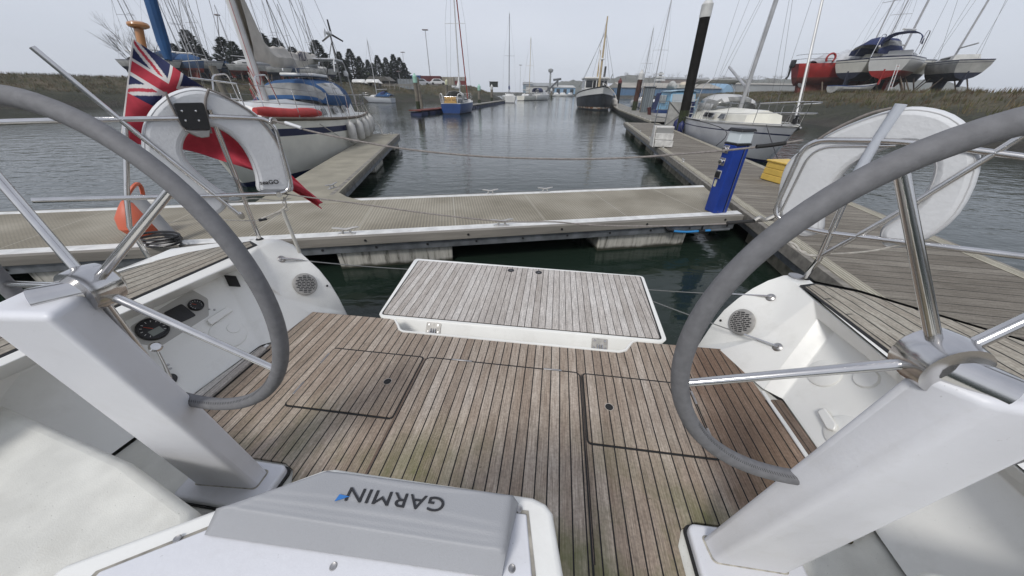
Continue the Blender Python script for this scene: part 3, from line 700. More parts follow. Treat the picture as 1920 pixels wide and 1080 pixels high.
# --- pushpits
plnL = (Vector((-1.75, 2.10, 0)), Vector((.55, -.45, 0)).normalized())
plnR = (Vector((1.27, 2.02, 0)), Vector((-.50, -.45, 0)).normalized())
def pushpit(pln, loops, posts, r=.0125):
    root = empty('stern_rail'); root.parent = YR
    for nm, pts, rad, mt in loops:
        P = [bp(x, y, *pln) for x, y in pts]; q = MB(); q.tube(fillet(P, .09, 8) if len(P) > 2 else P, rad, 12); q.build(nm, mt, root)
    for P, rad in posts:
        q = MB(); q.tube(P, rad, 12); o = q.build('rail_post', STEEL, root)
        q = MB(); d = (P[1] - P[0]).normalized(); q.lathe([(0, -.004), (rad * 2.1, -.004), (rad * 1.7, .006), (rad * 1.25, .012), (0, .012)], P[0], 16); q.build('post_base', RUB, o)
    return root
baseL = bz(487, 449, .49); topL = bp(392, 205, *plnL)
ppL = pushpit(plnL, [
    ('top_rail', [(-80, 232), (100, 226), (388, 221)], .0125, STEEL), ('rail_loop', [(392, 218), (512, 223), (548, 362), (400, 367), (240, 371), (60, 376)], .0125, STEEL),
    ('rail_brace', [(60, 88), (240, 237), (449, 403)], .012, STEEL)],
    [([baseL, baseL.lerp(topL, .5), topL], .0135)])
b2 = bz(281, 487, .50); k2 = bp(243, 425, b2, (.75, -.6, 0)); 
q = MB(); q.tube([b2, k2, bp(238, 370, b2, (.75, -.6, 0)), bp(236, 230, b2, (.75, -.6, 0))], .0125, 12); q.build('rail_post', STEEL, ppL)
q = MB(); q.lathe([(0, -.004), (.03, -.004), (.02, .012), (0, .012)], b2, 16); q.build('post_base', RUB, ppL)
for px, py in ((452, 404), (512, 226), (522, 364)):
    c = bp(px, py, *plnL); q = MB(); q.tube([c - Vector((.02, -.016, 0)), c + Vector((.02, -.016, 0))], .018, 12); q.build('rail_clamp', STEEL, ppL)
baseR = bz(1508, 522, .46); mR = bp(1556, 440, *plnR); tR = bp(1602, 335, *plnR)
ppR = pushpit(plnR, [
    ('rail_loop', [(1960, 300), (1800, 278), (1680, 264), (1512, 262), (1446, 408), (1530, 434), (1680, 452), (1960, 486)], .0125, STEEL),
    ('inner_rail', [(1680, 273), (1524, 275), (1462, 402)], .006, STEEL),
    ('rail_brace', [(1960, 228), (1680, 402), (1541, 479)], .0125, STEEL)],
    [([baseR, bp(1535, 487, *plnR), mR, tR], .0135)])
q = MB(); q.tube([tR, bp(1640, 270, *plnR), bp(1690, 195, *plnR)], .020, 14); q.build('rail_tube', mat('white_tube', (.50, .53, .58), .4), ppR)
c = bz(1493, 519, .46); q = MB(); q.lathe([(0, 0), (.045, 0), (.043, .008), (.03, .014), (0, .016)], c, 24); q.build('deck_filler', STEELD, YR)
# guard wires slung between the pushpits
def gw(pts, v, r, mt):
    q = MB(); q.tube(smoothpath([bv(x, y, v) for x, y in pts], 5), r, 6); return q.build('guard_wire', mt, YR)
gw([(512, 226), (600, 250), (750, 278), (900, 293), (1040, 298), (1150, 297), (1250, 291), (1400, 278), (1505, 263)], 2.0, .0055, ROPEG)
gw([(1418, 275), (1446, 272), (1473, 268)], 1.985, .011, RUB); gw([(535, 230), (565, 240)], 1.99, .010, CLOTHW)
gw([(523, 362), (580, 370), (680, 383), (800, 400), (940, 415), (1040, 416), (1110, 422), (1230, 424), (1370, 419), (1450, 412)], 2.02, .0045, ROPEG)
gw([(1363, 418), (1415, 414)], 2.01, .010, RUB)
gw([(1415, 413), (1425, 408), (1435, 412), (1452, 405)], 2.0, .012, WIRE)

# lashings and a pale pole at the left quarter
pa, pb_ = bp(529, 392, *plnL), bp(562, 474, (plnL[0] + Vector((.02, .02, 0))), plnL[1])
q = MB(); q.tube([pa, pb_], .012, 10); q.build('pale_pole', mat('pale_pole', (.45, .44, .40), .6, noise=.1, scale=10), ppL)
def cord(pts, r=.004, mt=None):
    q = MB(); q.tube(smoothpath([bp(x, y, *plnL) for x, y in pts], 5), r, 6); q.build('cord', mt or ROPE, ppL)
cord([(532, 370), (536, 385), (524, 396), (508, 403), (490, 410)], .006); cord([(540, 366), (530, 380), (540, 392), (528, 398), (500, 411), (470, 414), (420, 412)], .0035); cord([(410, 372), (440, 378), (475, 372), (520, 376), (545, 372)], .004)
q = MB(); q.tube([bp(485, 413, *plnL), bp(500, 410, *plnL)], .010, 6); q.build('black_clip', BLACK, ppL)
def cordR(pts, r=.004, mt=None):
    q = MB(); q.tube(smoothpath([bp(x, y, *plnR) for x, y in pts], 5), r, 6); q.build('cord', mt or ROPE, ppR)
cordR([(1470, 452), (1490, 458), (1500, 470), (1515, 478), (1540, 480)], .007); cordR([(1475, 448), (1492, 466), (1512, 474)], .006); cordR([(1558, 476), (1600, 474), (1650, 468), (1720, 450)], .005)
# --- horseshoe lifebuoys (lashed to the rails, can be lifted off)
def horseshoe(outline, pln, label, thick=.10, off=.05, straps=(), group='horseshoe lifebuoys on the stern rail'):
    root = empty('horseshoe_lifebuoy', (0, 0, 0), 0, label, 'lifebuoy', group); root.location = YR.location; root.rotation_euler = YR.rotation_euler
    n = -pln[1]                           # away from the camera
    P = [bp(x, y, pln[0] + n * off, pln[1]) for x, y in outline]
    P = smoothpath(P, 3, closed=True)
    # padded body: rings from the seam in the middle to the two faces
    c = sum(P, Vector()) / len(P); N = len(P); q = MB(); rings = []
    nn = n
    for inset, h in ((.030, -.5), (.012, -.44), (.003, -.28), (0, 0), (.003, .28), (.012, .44), (.030, .5)):
        rg = []
        for i in range(N):
            t = (P[(i + 1) % N] - P[i - 1]).normalized(); e = t.cross(nn)
            rg.append(P[i] + e * inset + nn * h * thick)
        rings.append(rg)
    # make sure the inset goes inward
    if sum(((rings[0][i] - c).length - (P[i] - c).length) for i in range(N)) > 0:
        rings = []
        for inset, h in ((.030, -.5), (.012, -.44), (.003, -.28), (0, 0), (.003, .28), (.012, .44), (.030, .5)):
            rings.append([P[i] - (P[(i + 1) % N] - P[i - 1]).normalized().cross(nn) * inset + nn * h * thick for i in range(N)])
    q.grid([r_ + [r_[0]] for r_ in rings]); 
    from mathutils.geometry import tessellate_polygon
    for rg in (rings[0], rings[-1]): q.add(rg, tessellate_polygon([rg]))
    q.build('lifebuoy_case', CLOTHW, root, smooth=50)
    sm = MB(); sm.tube([p for p in rings[1]], .0022, 5, closed=True); sm.build('case_piping', mat('piping', (.5, .5, .5), .7), root)
    for s_ in straps:
        Q = [bp(x, y, pln[0] + n * (off - thick * .5 - .004), pln[1]) for x, y in s_]; q = MB(); q.tube(smoothpath(Q, 4), .006, 8); q.build('lashing', ROPEG, root)
    return root
hb = horseshoe([(265, 262), (268, 234), (285, 202), (318, 175), (360, 164), (400, 171), (450, 193), (490, 222), (520, 260), (540, 308), (549, 350), (540, 359), (500, 360), (482, 356), (478, 330), (466, 297), (447, 268), (420, 247), (395, 238), (370, 240), (352, 252), (343, 272), (346, 292), (360, 312), (385, 335), (408, 352), (428, 366), (425, 385), (412, 398), (398, 400), (375, 385), (335, 355), (290, 315), (268, 288)],
          plnL, 'white horseshoe lifebuoy with a black bracket and small black lettering, on the left stern rail', straps=[[(310, 172), (322, 200), (345, 240), (372, 256)], [(392, 166), (385, 190), (388, 220), (396, 250)], [(393, 168), (430, 185), (480, 218), (520, 268), (540, 330), (545, 350)]])
q = MB(); br = [bp(x, y, plnL[0] + plnL[1] * .02, plnL[1]) for x, y in ((323, 193), (381, 192), (395, 243), (358, 243), (341, 238))]
q.prism(roundpoly(br, .012), plnL[1] * .02); bk = q.build('bracket', BLACK, hb, bevel=.003)
for px, py in ((341, 208), (367, 208), (348, 226), (373, 226)):
    q = MB(); q.lathe([(0, 0), (.006, 0), (.005, .005), (0, .006)], bp(px, py, plnL[0] + plnL[1] * .04, plnL[1]), 10, M=zrot(plnL[1])); q.build('bolt', STEEL, bk)
q = MB(); q.prism([bp(x, y, plnL[0] + plnL[1] * -.01, plnL[1]) for x, y in ((345, 243), (393, 243), (392, 256), (377, 258))], plnL[1] * .03); q.build('bracket_clamp', STEELD, bk, bevel=.004)
lx = bp(523, 341, plnL[0] - plnL[1] * -.002, plnL[1]) - bp(488, 343, plnL[0] + plnL[1] * .002, plnL[1])
text_mesh('lettering', 'seaGO', .037, frame_mtx(bp(505, 342, plnL[0] + plnL[1] * .004, plnL[1]), lx, Vector((0, 0, 1))), mat('logo_black', (.02, .02, .022), .4), hb, .0008, 0, 1.0, .0006)
horseshoe([(1674, 205), (1618, 223), (1570, 243), (1533, 264), (1495, 288), (1474, 314), (1464, 350), (1461, 385), (1468, 410), (1485, 430), (1505, 441), (1525, 441), (1543, 432), (1546, 405), (1554, 371), (1567, 347), (1590, 319), (1624, 297), (1680, 273), (1725, 275), (1750, 300), (1745, 340), (1715, 385), (1672, 412), (1652, 430), (1655, 455), (1680, 464), (1740, 448), (1800, 400), (1838, 320), (1830, 255), (1790, 215), (1730, 200)],
          plnR, 'white horseshoe lifebuoy hanging on the right stern rail behind the wheel', straps=[[(1672, 203), (1625, 215), (1560, 245), (1520, 272)]])

# --- ensign on its staff
fl = empty('ensign_staff', (0, 0, 0), 0, 'varnished wooden flagstaff with a round knob, left of the white lifebuoy', 'flagstaff'); fl.location = YR.location; fl.rotation_euler = YR.rotation_euler
VAR = mat('varnished_wood', (.42, .20, .08), .3, noise=.2, scale=14, stretch=(1, 1, .2), coat=.4)
s0, s1 = bp(290, 205, Vector((-2.25, 2.35, 0)), (.5, -.5, 0)), bp(259, 47, Vector((-2.25, 2.35, 0)), (.5, -.5, 0))
s00 = s0 + (s0 - s1) * .6
q = MB(); q.tube([s00, s0, s1], .020, 14); q.build('staff_pole', VAR, fl)
q = MB(); q.lathe([(0, -.018), (.025, -.018), (.046, -.010), (.050, 0), (.046, .010), (.025, .018), (0, .02)], s1, 24); q.build('staff_knob', VAR, fl)
q = MB(); q.tube([s1 + Vector((-.012, -.016, .005)), s0 + Vector((-.02, -.012, 0))], .002, 5); q.build('flag_halyard', ROPE, fl)
def jack(x, y):        # union jack on x 0..2, y 0..1 -> 0 navy 1 white 2 red
    X, Y = x - 1, (y - .5) * 1
    if abs(X) < .1 or abs(Y) < .1: return 2
    if abs(X) < .167 or abs(Y) < .167: return 1
    for s_ in (1, -1):
        d = (Y * 2 - s_ * X) / math.sqrt(5)
        if abs(d) < .033 + .034 * 0 : return 2
    for s_ in (1, -1):
        if abs((Y * 2 - s_ * X) / math.sqrt(5)) < .10: return 1
    return 0
top_ = smoothpath([Vector(p + (0,)) for p in ((248, 72), (300, 108), (345, 142), (385, 168), (440, 215), (500, 285), (560, 338), (603, 381))], 8)
bot_ = smoothpath([Vector(p + (0,)) for p in ((226, 262), (270, 272), (320, 277), (364, 284), (420, 302), (480, 322), (550, 360), (600, 392))], 8)
NS, NT = 200, 110; G = []
fp = Vector((-1.95, 2.05, 0))
for i in range(NS + 1):
    s = i / NS; row = []
    k = s * (len(top_) - 1); a = int(min(k, len(top_) - 2)); fr_ = k - a
    tp = top_[a].lerp(top_[a + 1], fr_); bt = bot_[a].lerp(bot_[a + 1], fr_)
    for j in range(NT + 1):
        t = j / NT; p = tp.lerp(bt, t)
        px_ = p.x + 3.5 * math.sin(t * 9 + s * 5) * min(1, s * 4); py_ = p.y + 5 * math.sin(s * 11) * math.sin(t * 3.14) * min(1, s * 3)
        dd = .26 + .035 * math.sin(s * 17 + t * 6) * min(1, s * 6) + .02 * math.sin(t * 13 - s * 9) * min(1, s * 5)
        row.append(bp(px_, py_, fp + Vector((-.5, .5, 0)).normalized() * dd, (.5, -.5, 0)))
    G.append(row)
RED = mat('flag_red', (.42, .035, .055), .85, noise=.08, scale=30); NAVY = mat('flag_navy', (.012, .018, .07), .85); FW = mat('flag_white', (.60, .58, .56), .85)
def fmi(i, j):
    s, t = i / NS, j / NT
    if s < .012: return 1
    if s < .46 and t < .52: return jack(s / .46 * 2, t / .52)
    return 2
q = MB(); q.grid(G, mf=fmi); fo = q.build('ensign', [NAVY, FW, RED], None, smooth=180, solid=.002, fixn=False)
fo.location = YR.location; fo.rotation_euler = YR.rotation_euler
tag(fo, 'red ensign with union jack corner draped behind the left lifebuoy', 'flag')
# ================================================================ water, banks, hills
def water_mat():
    mm = bpy.data.materials.new('water'); mm.use_nodes = True; n = mm.node_tree; l = n.links.new; b = n.nodes['Principled BSDF']
    b.inputs['Base Color'].default_value = (0.012, 0.021, 0.015, 1); b.inputs['Roughness'].default_value = .06; b.inputs['IOR'].default_value = 1.33
    t = gn(n, "ShaderNodeTexCoord"); hs_ = None
    def nz(sc, det, st, rot=0, dist=0):
        mpn = gn(n, "ShaderNodeMapping"); mpn.inputs['Scale'].default_value = st; mpn.inputs['Rotation'].default_value = (0, 0, rot); l(t.outputs['Object'], mpn.inputs[0])
        x = gn(n, "ShaderNodeTexNoise"); x.inputs['Scale'].default_value = sc; x.inputs['Detail'].default_value = det; x.inputs['Distortion'].default_value = dist; l(mpn.outputs[0], x.inputs['Vector']); return x.outputs[0]
    a = nz(4.5, 3, (1, 1.9, 1), .25, .6); b2 = nz(1.3, 2, (1, 2.0, 1), -.2, .4); c_ = nz(.05, 3, (1, 1.5, 1), .4)
    patch = ramp(n, c_, [(.38, (.35, .35, .35)), (.62, (1, 1, 1))])
    geo = gn(n, "ShaderNodeNewGeometry"); sx = gn(n, "ShaderNodeSeparateXYZ"); l(geo.outputs['Position'], sx.inputs[0])
    h = mth(n, 'ADD', mth(n, 'MULTIPLY', a, .35), mth(n, 'MULTIPLY', b2, 1.0))
    h = mth(n, 'MULTIPLY', h, patch)
    bu = gn(n, "ShaderNodeBump"); bu.inputs['Strength'].default_value = .55; bu.inputs['Distance'].default_value = .06
    l(h, bu.inputs['Height']); l(bu.outputs[0], b.inputs['Normal']); return mm
q = MB(); q.add([(-420, -60, 0), (420, -60, 0), (420, 420, 0), (-420, 420, 0)], [(0, 1, 2, 3)])
q.build('water', water_mat(), kind='structure', smooth=0)

RIV = np.array([(-60, -60), (-55, 20), (-48, 45), (-36, 60), (-27, 69), (-19, 82), (-8, 88), (-3.5, 92), (-3, 104), (-9, 140), (-22, 200), (-24, 232), (10, 238), (46, 236), (66, 205), (58, 130), (40, 80), (27.5, 48), (24.6, 36), (23.3, 27.5), (21, 19), (18.5, 8), (18, -60)], float)
def sdist(X, Y):        # distance to the waterline, positive on land
    d = np.full(X.shape, 1e9); ins = np.zeros(X.shape, bool); n = len(RIV)
    for i in range(n):
        ax_, ay = RIV[i]; bx, by = RIV[(i + 1) % n]; ex, ey = bx - ax_, by - ay
        t = np.clip(((X - ax_) * ex + (Y - ay) * ey) / (ex * ex + ey * ey), 0, 1)
        d = np.minimum(d, np.hypot(X - ax_ - t * ex, Y - ay - t * ey))
        c = ((ay > Y) != (by > Y)) & (X < (bx - ax_) * (Y - ay) / (by - ay + 1e-12) + ax_); ins ^= c
    return np.where(ins, -d, d)
def vnoise(X, Y, s, seed=0):
    r = np.random.RandomState(seed); T = r.rand(64, 64); x = X / s; y = Y / s
    xi = np.floor(x).astype(int); yi = np.floor(y).astype(int); fx = x - xi; fy = y - yi; fx = fx * fx * (3 - 2 * fx); fy = fy * fy * (3 - 2 * fy)
    g = lambda a, b_: T[a % 64, b_ % 64]
    return (g(xi, yi) * (1 - fx) + g(xi + 1, yi) * fx) * (1 - fy) + (g(xi, yi + 1) * (1 - fx) + g(xi + 1, yi + 1) * fx) * fy
def land(X, Y):
    X = np.asarray(X, float); Y = np.asarray(Y, float)
    d = sdist(X, Y)
    h = np.where(X > 15, 2.3, 3.15); h = np.where(Y > 215, 1.6, h)
    wdt = np.where(X > 20, 6.5, 8.0)
    k = np.clip(d / wdt, 0, 1)
    z = np.where(d < 0, np.maximum(-2.2, d * .3), h * (k ** .8) * .85 + h * .15 * np.clip(d / (wdt + 1.5), 0, 1))
    z = z + (vnoise(X, Y, 2.3, 1) - .5) * .35 * np.clip(d / 2, 0, 1) * np.clip((wdt * 1.2 - d) / 3, .12, 1) + (vnoise(X, Y, .8, 2) - .5) * .16 * np.clip(d + .5, 0, 1) * np.clip((wdt * 1.1 - d) / 3, 0, 1)
    return z - .05
xs = np.concatenate([np.linspace(-640, -120, 20), np.linspace(-112, -64, 20), np.linspace(-62, 80, 320), np.linspace(84, 160, 30), np.linspace(170, 640, 20)])
ys = np.concatenate([np.linspace(-50, 0, 20), np.linspace(1, 115, 260), np.linspace(117, 260, 90), np.linspace(270, 780, 30)])
X, Y = np.meshgrid(xs, ys, indexing='ij'); Z = land(X, Y)
def np_grid(name, X, Y, Z, mt, **k):
    a, b_ = X.shape; v = np.stack([X, Y, Z], -1).reshape(-1, 3); i = np.arange(a * b_).reshape(a, b_)
    f = np.stack([i[:-1, :-1], i[1:, :-1], i[1:, 1:], i[:-1, 1:]], -1).reshape(-1, 4)
    me = bpy.data.meshes.new(name); me.vertices.add(len(v)); me.vertices.foreach_set('co', v.ravel()); me.loops.add(f.size); me.loops.foreach_set('vertex_index', f.ravel())
    me.polygons.add(len(f)); me.polygons.foreach_set('loop_start', np.arange(0, f.size, 4)); me.polygons.foreach_set('loop_total', np.full(len(f), 4)); me.update(); me.validate()
    me.materials.append(mt); me.shade_smooth(); o = bpy.data.objects.new(name, me); C.objects.link(o)
    for a_, b2 in k.items(): o[a_] = b2
    return o
def bank_mat():
    mm = bpy.data.materials.new('mud_bank'); mm.use_nodes = True; n = mm.node_tree; l = n.links.new; b = n.nodes['Principled BSDF']; b.inputs['Roughness'].default_value = .8
    t = gn(n, "ShaderNodeTexCoord"); a = gn(n, "ShaderNodeTexNoise"); a.inputs['Scale'].default_value = .45; a.inputs['Detail'].default_value = 8; l(t.outputs['Object'], a.inputs['Vector'])
    f = gn(n, "ShaderNodeTexNoise"); f.inputs['Scale'].default_value = 6; f.inputs['Detail'].default_value = 6; l(t.outputs['Object'], f.inputs['Vector'])
    sx = gn(n, "ShaderNodeSeparateXYZ"); l(t.outputs['Object'], sx.inputs[0])
    z = mth(n, 'ADD', sx.outputs[2], mth(n, 'MULTIPLY', mth(n, 'SUBTRACT', a.outputs[0], .5), 1.6))
    grass = ramp(n, a.outputs[0], [(.3, (.036, .038, .018)), (.5, (.066, .057, .030)), (.7, (.105, .082, .048))])
    gf = ramp(n, f.outputs[0], [(.3, (.6, .6, .6)), (.7, (1.3, 1.3, 1.3))]); grass = mixc(n, .8, grass, gf, 'MULTIPLY')
    mud = mixc(n, .8, ramp(n, a.outputs[0], [(.35, (.022, .019, .012)), (.65, (.050, .043, .030))]), gf, 'MULTIPLY')
    weed = mixc(n, .8, ramp(n, f.outputs[0], [(.35, (.014, .016, .007)), (.65, (.034, .034, .014))]), gf, 'MULTIPLY')
    k1 = gn(n, "ShaderNodeMapRange"); l(z, k1.inputs[0]); k1.inputs[1].default_value = .25; k1.inputs[2].default_value = .6
    k2 = gn(n, "ShaderNodeMapRange"); l(z, k2.inputs[0]); k2.inputs[1].default_value = 1.1; k2.inputs[2].default_value = 1.7
    c_ = mixc(n, k1.outputs[0], mud, weed); c_ = mixc(n, k2.outputs[0], c_, grass); l(c_, b.inputs['Base Color'])
    bu = gn(n, "ShaderNodeBump"); bu.inputs['Strength'].default_value = .8; bu.inputs['Distance'].default_value = .15; l(f.outputs[0], bu.inputs['Height']); l(bu.outputs[0], b.inputs['Normal']); return mm
np_grid('ground', X, Y, Z, bank_mat(), kind='structure')

# rough grass and reeds on the bank tops
def tufts(name, n, region, hmin, hmax, cols, kind='stuff', lab=None, seed=3):
    r = np.random.RandomState(seed); q = MB(); x0, x1, y0, y1, d0, d1 = region; c = 0
    PX = r.uniform(x0, x1, n * 6); PY = r.uniform(y0, y1, n * 6); DD = sdist(PX, PY); ok = (DD > d0) & (DD < d1); PX, PY = PX[ok][:n], PY[ok][:n]; PZ = land(PX, PY)
    for x, y, z in zip(PX, PY, PZ):
        h = r.uniform(hmin, hmax); m_ = r.randint(len(cols))
        for k in range(5):
            a = r.uniform(0, 6.28); l_ = r.uniform(.1, .5) * h; w_ = .02 + .02 * h; bx, by = x + r.uniform(-.2, .2), y + r.uniform(-.2, .2)
            tx_, ty_ = bx + math.cos(a) * l_, by + math.sin(a) * l_; px_, py_ = -math.sin(a) * w_, math.cos(a) * w_
            q.add([(bx - px_, by - py_, z - .1), (bx + px_, by + py_, z - .1), (tx_, ty_, z + h * r.uniform(.7, 1))], [(0, 1, 2)], m_)
    return q.build(name, cols, kind=kind, smooth=0, fixn=False)
G1 = mat('dry_grass', (.13, .10, .055), .9, noise=.3, scale=.5); G2 = mat('olive_grass', (.085, .085, .035), .9, noise=.3, scale=.5); G3 = mat('dead_reed', (.095, .062, .036), .9, noise=.3, scale=.5)
o = tufts('bank_grass', 5200, (20, 62, 5, 100, 3.0, 9.5), .12, .42, [G2, G3, G2, G1], seed=4)
o = tufts('reeds', 5200, (-62, -2, 40, 100, 3.0, 11), .12, .42, [G2, G1, G3, G2], seed=5)

# --- wooded hills far behind
def hill(name, x0, x1, y, prof, seed, col):
    r = np.random.RandomState(seed); nx = 160; ny = 10
    xx = np.linspace(x0, x1, nx); yy = np.linspace(0, 1, ny); XX, TT = np.meshgrid(xx, yy, indexing='ij')
    H = np.interp(XX, [p[0] for p in prof], [p[1] for p in prof])
    Z_ = H * np.sin(TT * math.pi / 2) ** .7 + (vnoise(XX, TT * 60, 5, seed) - .5) * 2.6 * (TT > .05) + (vnoise(XX, TT * 60, 13, seed + 1) - .5) * 3.0 * (TT > .05)
    Y_ = y + TT * 70
    Z_ = np.where(TT == 0, -1, Z_)
    X2 = np.concatenate([XX, XX[:, -1:]], 1); Y2 = np.concatenate([Y_, Y_[:, -1:] + 60], 1); Z2 = np.concatenate([Z_, Z_[:, -1:] * 0 - 2], 1)
    np_grid(name, X2, Y2, Z2, col, kind='structure')
HM = mat('far_woods', (.035, .04, .025), .95, noise=0, col2=(.09, .085, .06), scale=.06, detail=8)
def hx(px, Yd): return D(px, 178, Yd).x
def hz(px, py, Yd): return D(px, py, Yd).z
hill('hills', hx(1400, 520) - 330, min(620, hx(1950, 520)), 500, [(hx(p, 520), hz(p, y, 520)) for p, y in ((1040, 179), (1090, 162), (1140, 150), (1180, 139), (1240, 143), (1300, 146), (1380, 145), (1450, 146), (1500, 146), (1700, 148), (1950, 150))], 11, HM)
hill('hills', hx(1000, 640), hx(1160, 640), 620, [(hx(p, 640), hz(p, y, 640)) for p, y in ((1000, 176), (1035, 160), (1060, 150), (1100, 150), (1160, 152))], 17, HM)

# ================================================================ pontoons
CON = mat('float_concrete', (.30, .29, .25), .85, noise=.3, scale=9, bump=.3, bscale=30, stretch=(1, 1, .25))
def float_mat():
    mm = bpy.data.materials.new('stained_float'); mm.use_nodes = True; n = mm.node_tree; l = n.links.new; b = n.nodes['Principled BSDF']; b.inputs['Roughness'].default_value = .8
    t = gn(n, "ShaderNodeTexCoord"); mpn = gn(n, "ShaderNodeMapping"); mpn.inputs['Scale'].default_value = (1, 1, .12); l(t.outputs['Object'], mpn.inputs[0])
    a = gn(n, "ShaderNodeTexNoise"); a.inputs['Scale'].default_value = 14; a.inputs['Detail'].default_value = 6; a.inputs['Roughness'].default_value = .7; l(mpn.outputs[0], a.inputs['Vector'])
    c_ = ramp(n, a.outputs[0], [(.36, (.10, .095, .08)), (.46, (.38, .365, .32)), (.7, (.56, .54, .49))])
    sx = gn(n, "ShaderNodeSeparateXYZ"); l(t.outputs['Object'], sx.inputs[0])
    a2 = gn(n, "ShaderNodeTexNoise"); a2.inputs['Scale'].default_value = 7; l(t.outputs['Object'], a2.inputs['Vector'])
    k = gn(n, "ShaderNodeMapRange"); l(mth(n, 'ADD', sx.outputs[2], mth(n, 'MULTIPLY', a2.outputs[0], .06)), k.inputs[0]); k.inputs[1].default_value = .09; k.inputs[2].default_value = .05
    c_ = mixc(n, k.outputs[0], c_, (.03, .03, .018)); l(c_, b.inputs['Base Color']); return mm
FLOATM = float_mat()
GALV = mat('galvanised_steel', (.17, .18, .19), .55, .5, noise=.3, scale=7)
TIMB = mat('grey_timber', (.20, .185, .16), .8, noise=.25, scale=5, bump=.3, bscale=30, stretch=(.15, 2, 2))
TIMBD = mat('dark_timber', (.075, .07, .06), .85, noise=.3, scale=4, bump=.3, bscale=20)
EDGEM = mat('pale_edge', (.62, .62, .60), .6, noise=.12, scale=8, bump=.1, bscale=40)
CLEATM = mat('cleat_alloy', (.50, .49, .47), .4, .7)
def grp_mat():
    mm = bpy.data.materials.new('grp_grating'); mm.use_nodes = True; n = mm.node_tree; l = n.links.new; b = n.nodes['Principled BSDF']; b.inputs['Roughness'].default_value = .85
    t = gn(n, "ShaderNodeTexCoord"); sx = gn(n, "ShaderNodeSeparateXYZ"); l(t.outputs['Object'], sx.inputs[0])
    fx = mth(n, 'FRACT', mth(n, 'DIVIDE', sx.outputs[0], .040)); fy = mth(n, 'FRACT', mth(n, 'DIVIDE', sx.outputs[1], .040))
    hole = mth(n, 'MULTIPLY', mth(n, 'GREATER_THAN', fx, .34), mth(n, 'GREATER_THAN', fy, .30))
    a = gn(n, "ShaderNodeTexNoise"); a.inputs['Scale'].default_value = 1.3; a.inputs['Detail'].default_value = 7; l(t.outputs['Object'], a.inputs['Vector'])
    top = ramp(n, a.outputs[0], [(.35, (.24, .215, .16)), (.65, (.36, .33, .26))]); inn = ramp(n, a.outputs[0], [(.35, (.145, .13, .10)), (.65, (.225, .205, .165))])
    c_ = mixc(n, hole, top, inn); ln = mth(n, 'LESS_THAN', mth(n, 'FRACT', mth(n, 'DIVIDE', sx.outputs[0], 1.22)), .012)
    c_ = mixc(n, mth(n, 'MULTIPLY', ln, .55), c_, (.42, .40, .34)); l(c_, b.inputs['Base Color'])
    bu = gn(n, "ShaderNodeBump"); bu.inputs['Strength'].default_value = .5; bu.inputs['Distance'].default_value = .01; bu.invert = True; l(hole, bu.inputs['Height']); l(bu.outputs[0], b.inputs['Normal']); return mm
GRP = grp_mat()
def cleat(parent, x, y, z, rz=0, s=1.0):
    root = empty('mooring_cleat', (x, y, z), rz); root.parent = parent
    q = MB(); q.tube(smoothpath([(-.15 * s, 0, .085 * s), (-.09 * s, 0, .078 * s), (0, 0, .062 * s), (.09 * s, 0, .078 * s), (.15 * s, 0, .085 * s)], 4), [.008 * s + .007 * s * math.sin(math.pi * i / 16) for i in range(17)], 8); q.build('cleat_horn', CLEATM, root)
    for d in (-1, 1):
        q = MB(); q.tube([(.055 * d * s, 0, 0), (.03 * d * s, 0, .065 * s)], [.016 * s, .012 * s], 8); q.build('cleat_leg', CLEATM, root)
    q = MB(); q.box((0, 0, .005), (.20 * s, .05 * s, .012)); q.build('cleat_base', CLEATM, root, bevel=.004)
    return root
ZP = .45
# walkway behind the yacht. local x along it, y outwards
AW = R(10.703)
wk = empty('walkway_pontoon', (0, 0, 0), AW, 'pale walkway pontoon with tan mesh deck and white edges crossing behind the yacht', 'pontoon')
def WL(p): a = -AW; return Vector((p.x * math.cos(a) - p.y * math.sin(a), p.x * math.sin(a) + p.y * math.cos(a), p.z))
wn = WL(W(563, 448, ZP)); we = WL(W(1385, 399, ZP)); wf = WL(W(600, 375, ZP)); wfe = WL(W(1320, 348, ZP))
y0, y1, xl = wn.y, wf.y, -11.0
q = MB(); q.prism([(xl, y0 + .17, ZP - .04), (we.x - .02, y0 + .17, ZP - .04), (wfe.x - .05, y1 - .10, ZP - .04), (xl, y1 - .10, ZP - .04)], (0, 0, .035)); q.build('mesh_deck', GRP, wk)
q = MB(); q.prism([(xl, y0 + .03, ZP - .05), (we.x + .02, y0 + .03, ZP - .05), (we.x + .06, y0 + .17, ZP - .05), (xl, y0 + .17, ZP - .05)], (0, 0, .052)); q.build('edge_strip', EDGEM, wk, bevel=.004)
q = MB(); q.prism([(xl, y1 - .10, ZP - .05), (wfe.x - .05, y1 - .10, ZP - .05), (wfe.x, y1, ZP - .05), (xl, y1, ZP - .05)], (0, 0, .052)); q.build('edge_strip', EDGEM, wk, bevel=.004)
q = MB(); q.box(((xl + we.x) / 2, y0 - .005, ZP - .055), (we.x - xl, .066, .11)); q.build('fender_timber', TIMB, wk, bevel=.006)
q = MB(); q.box(((xl + wfe.x) / 2, y1 + .03, ZP - .06), (wfe.x - xl, .06, .11)); q.build('fender_timber', TIMB, wk, bevel=.006)
q = MB(); q.box(((xl + we.x) / 2 - .03, y0 + .03, ZP - .165), (we.x - xl - .1, .07, .10)); q.build('steel_beam', GALV, wk, bevel=.003)
q = MB(); q.box(((xl + we.x) / 2 - .03, y1 - .03, ZP - .165), (we.x - xl - .1, .07, .10)); q.build('steel_beam', GALV, wk, bevel=.003)
q = MB(); q.box(((xl + we.x) / 2 - .2, (y0 + y1) / 2, ZP - .10), (we.x - xl - .5, y1 - y0 - .2, .06)); q.build('deck_frame', TIMBD, wk)
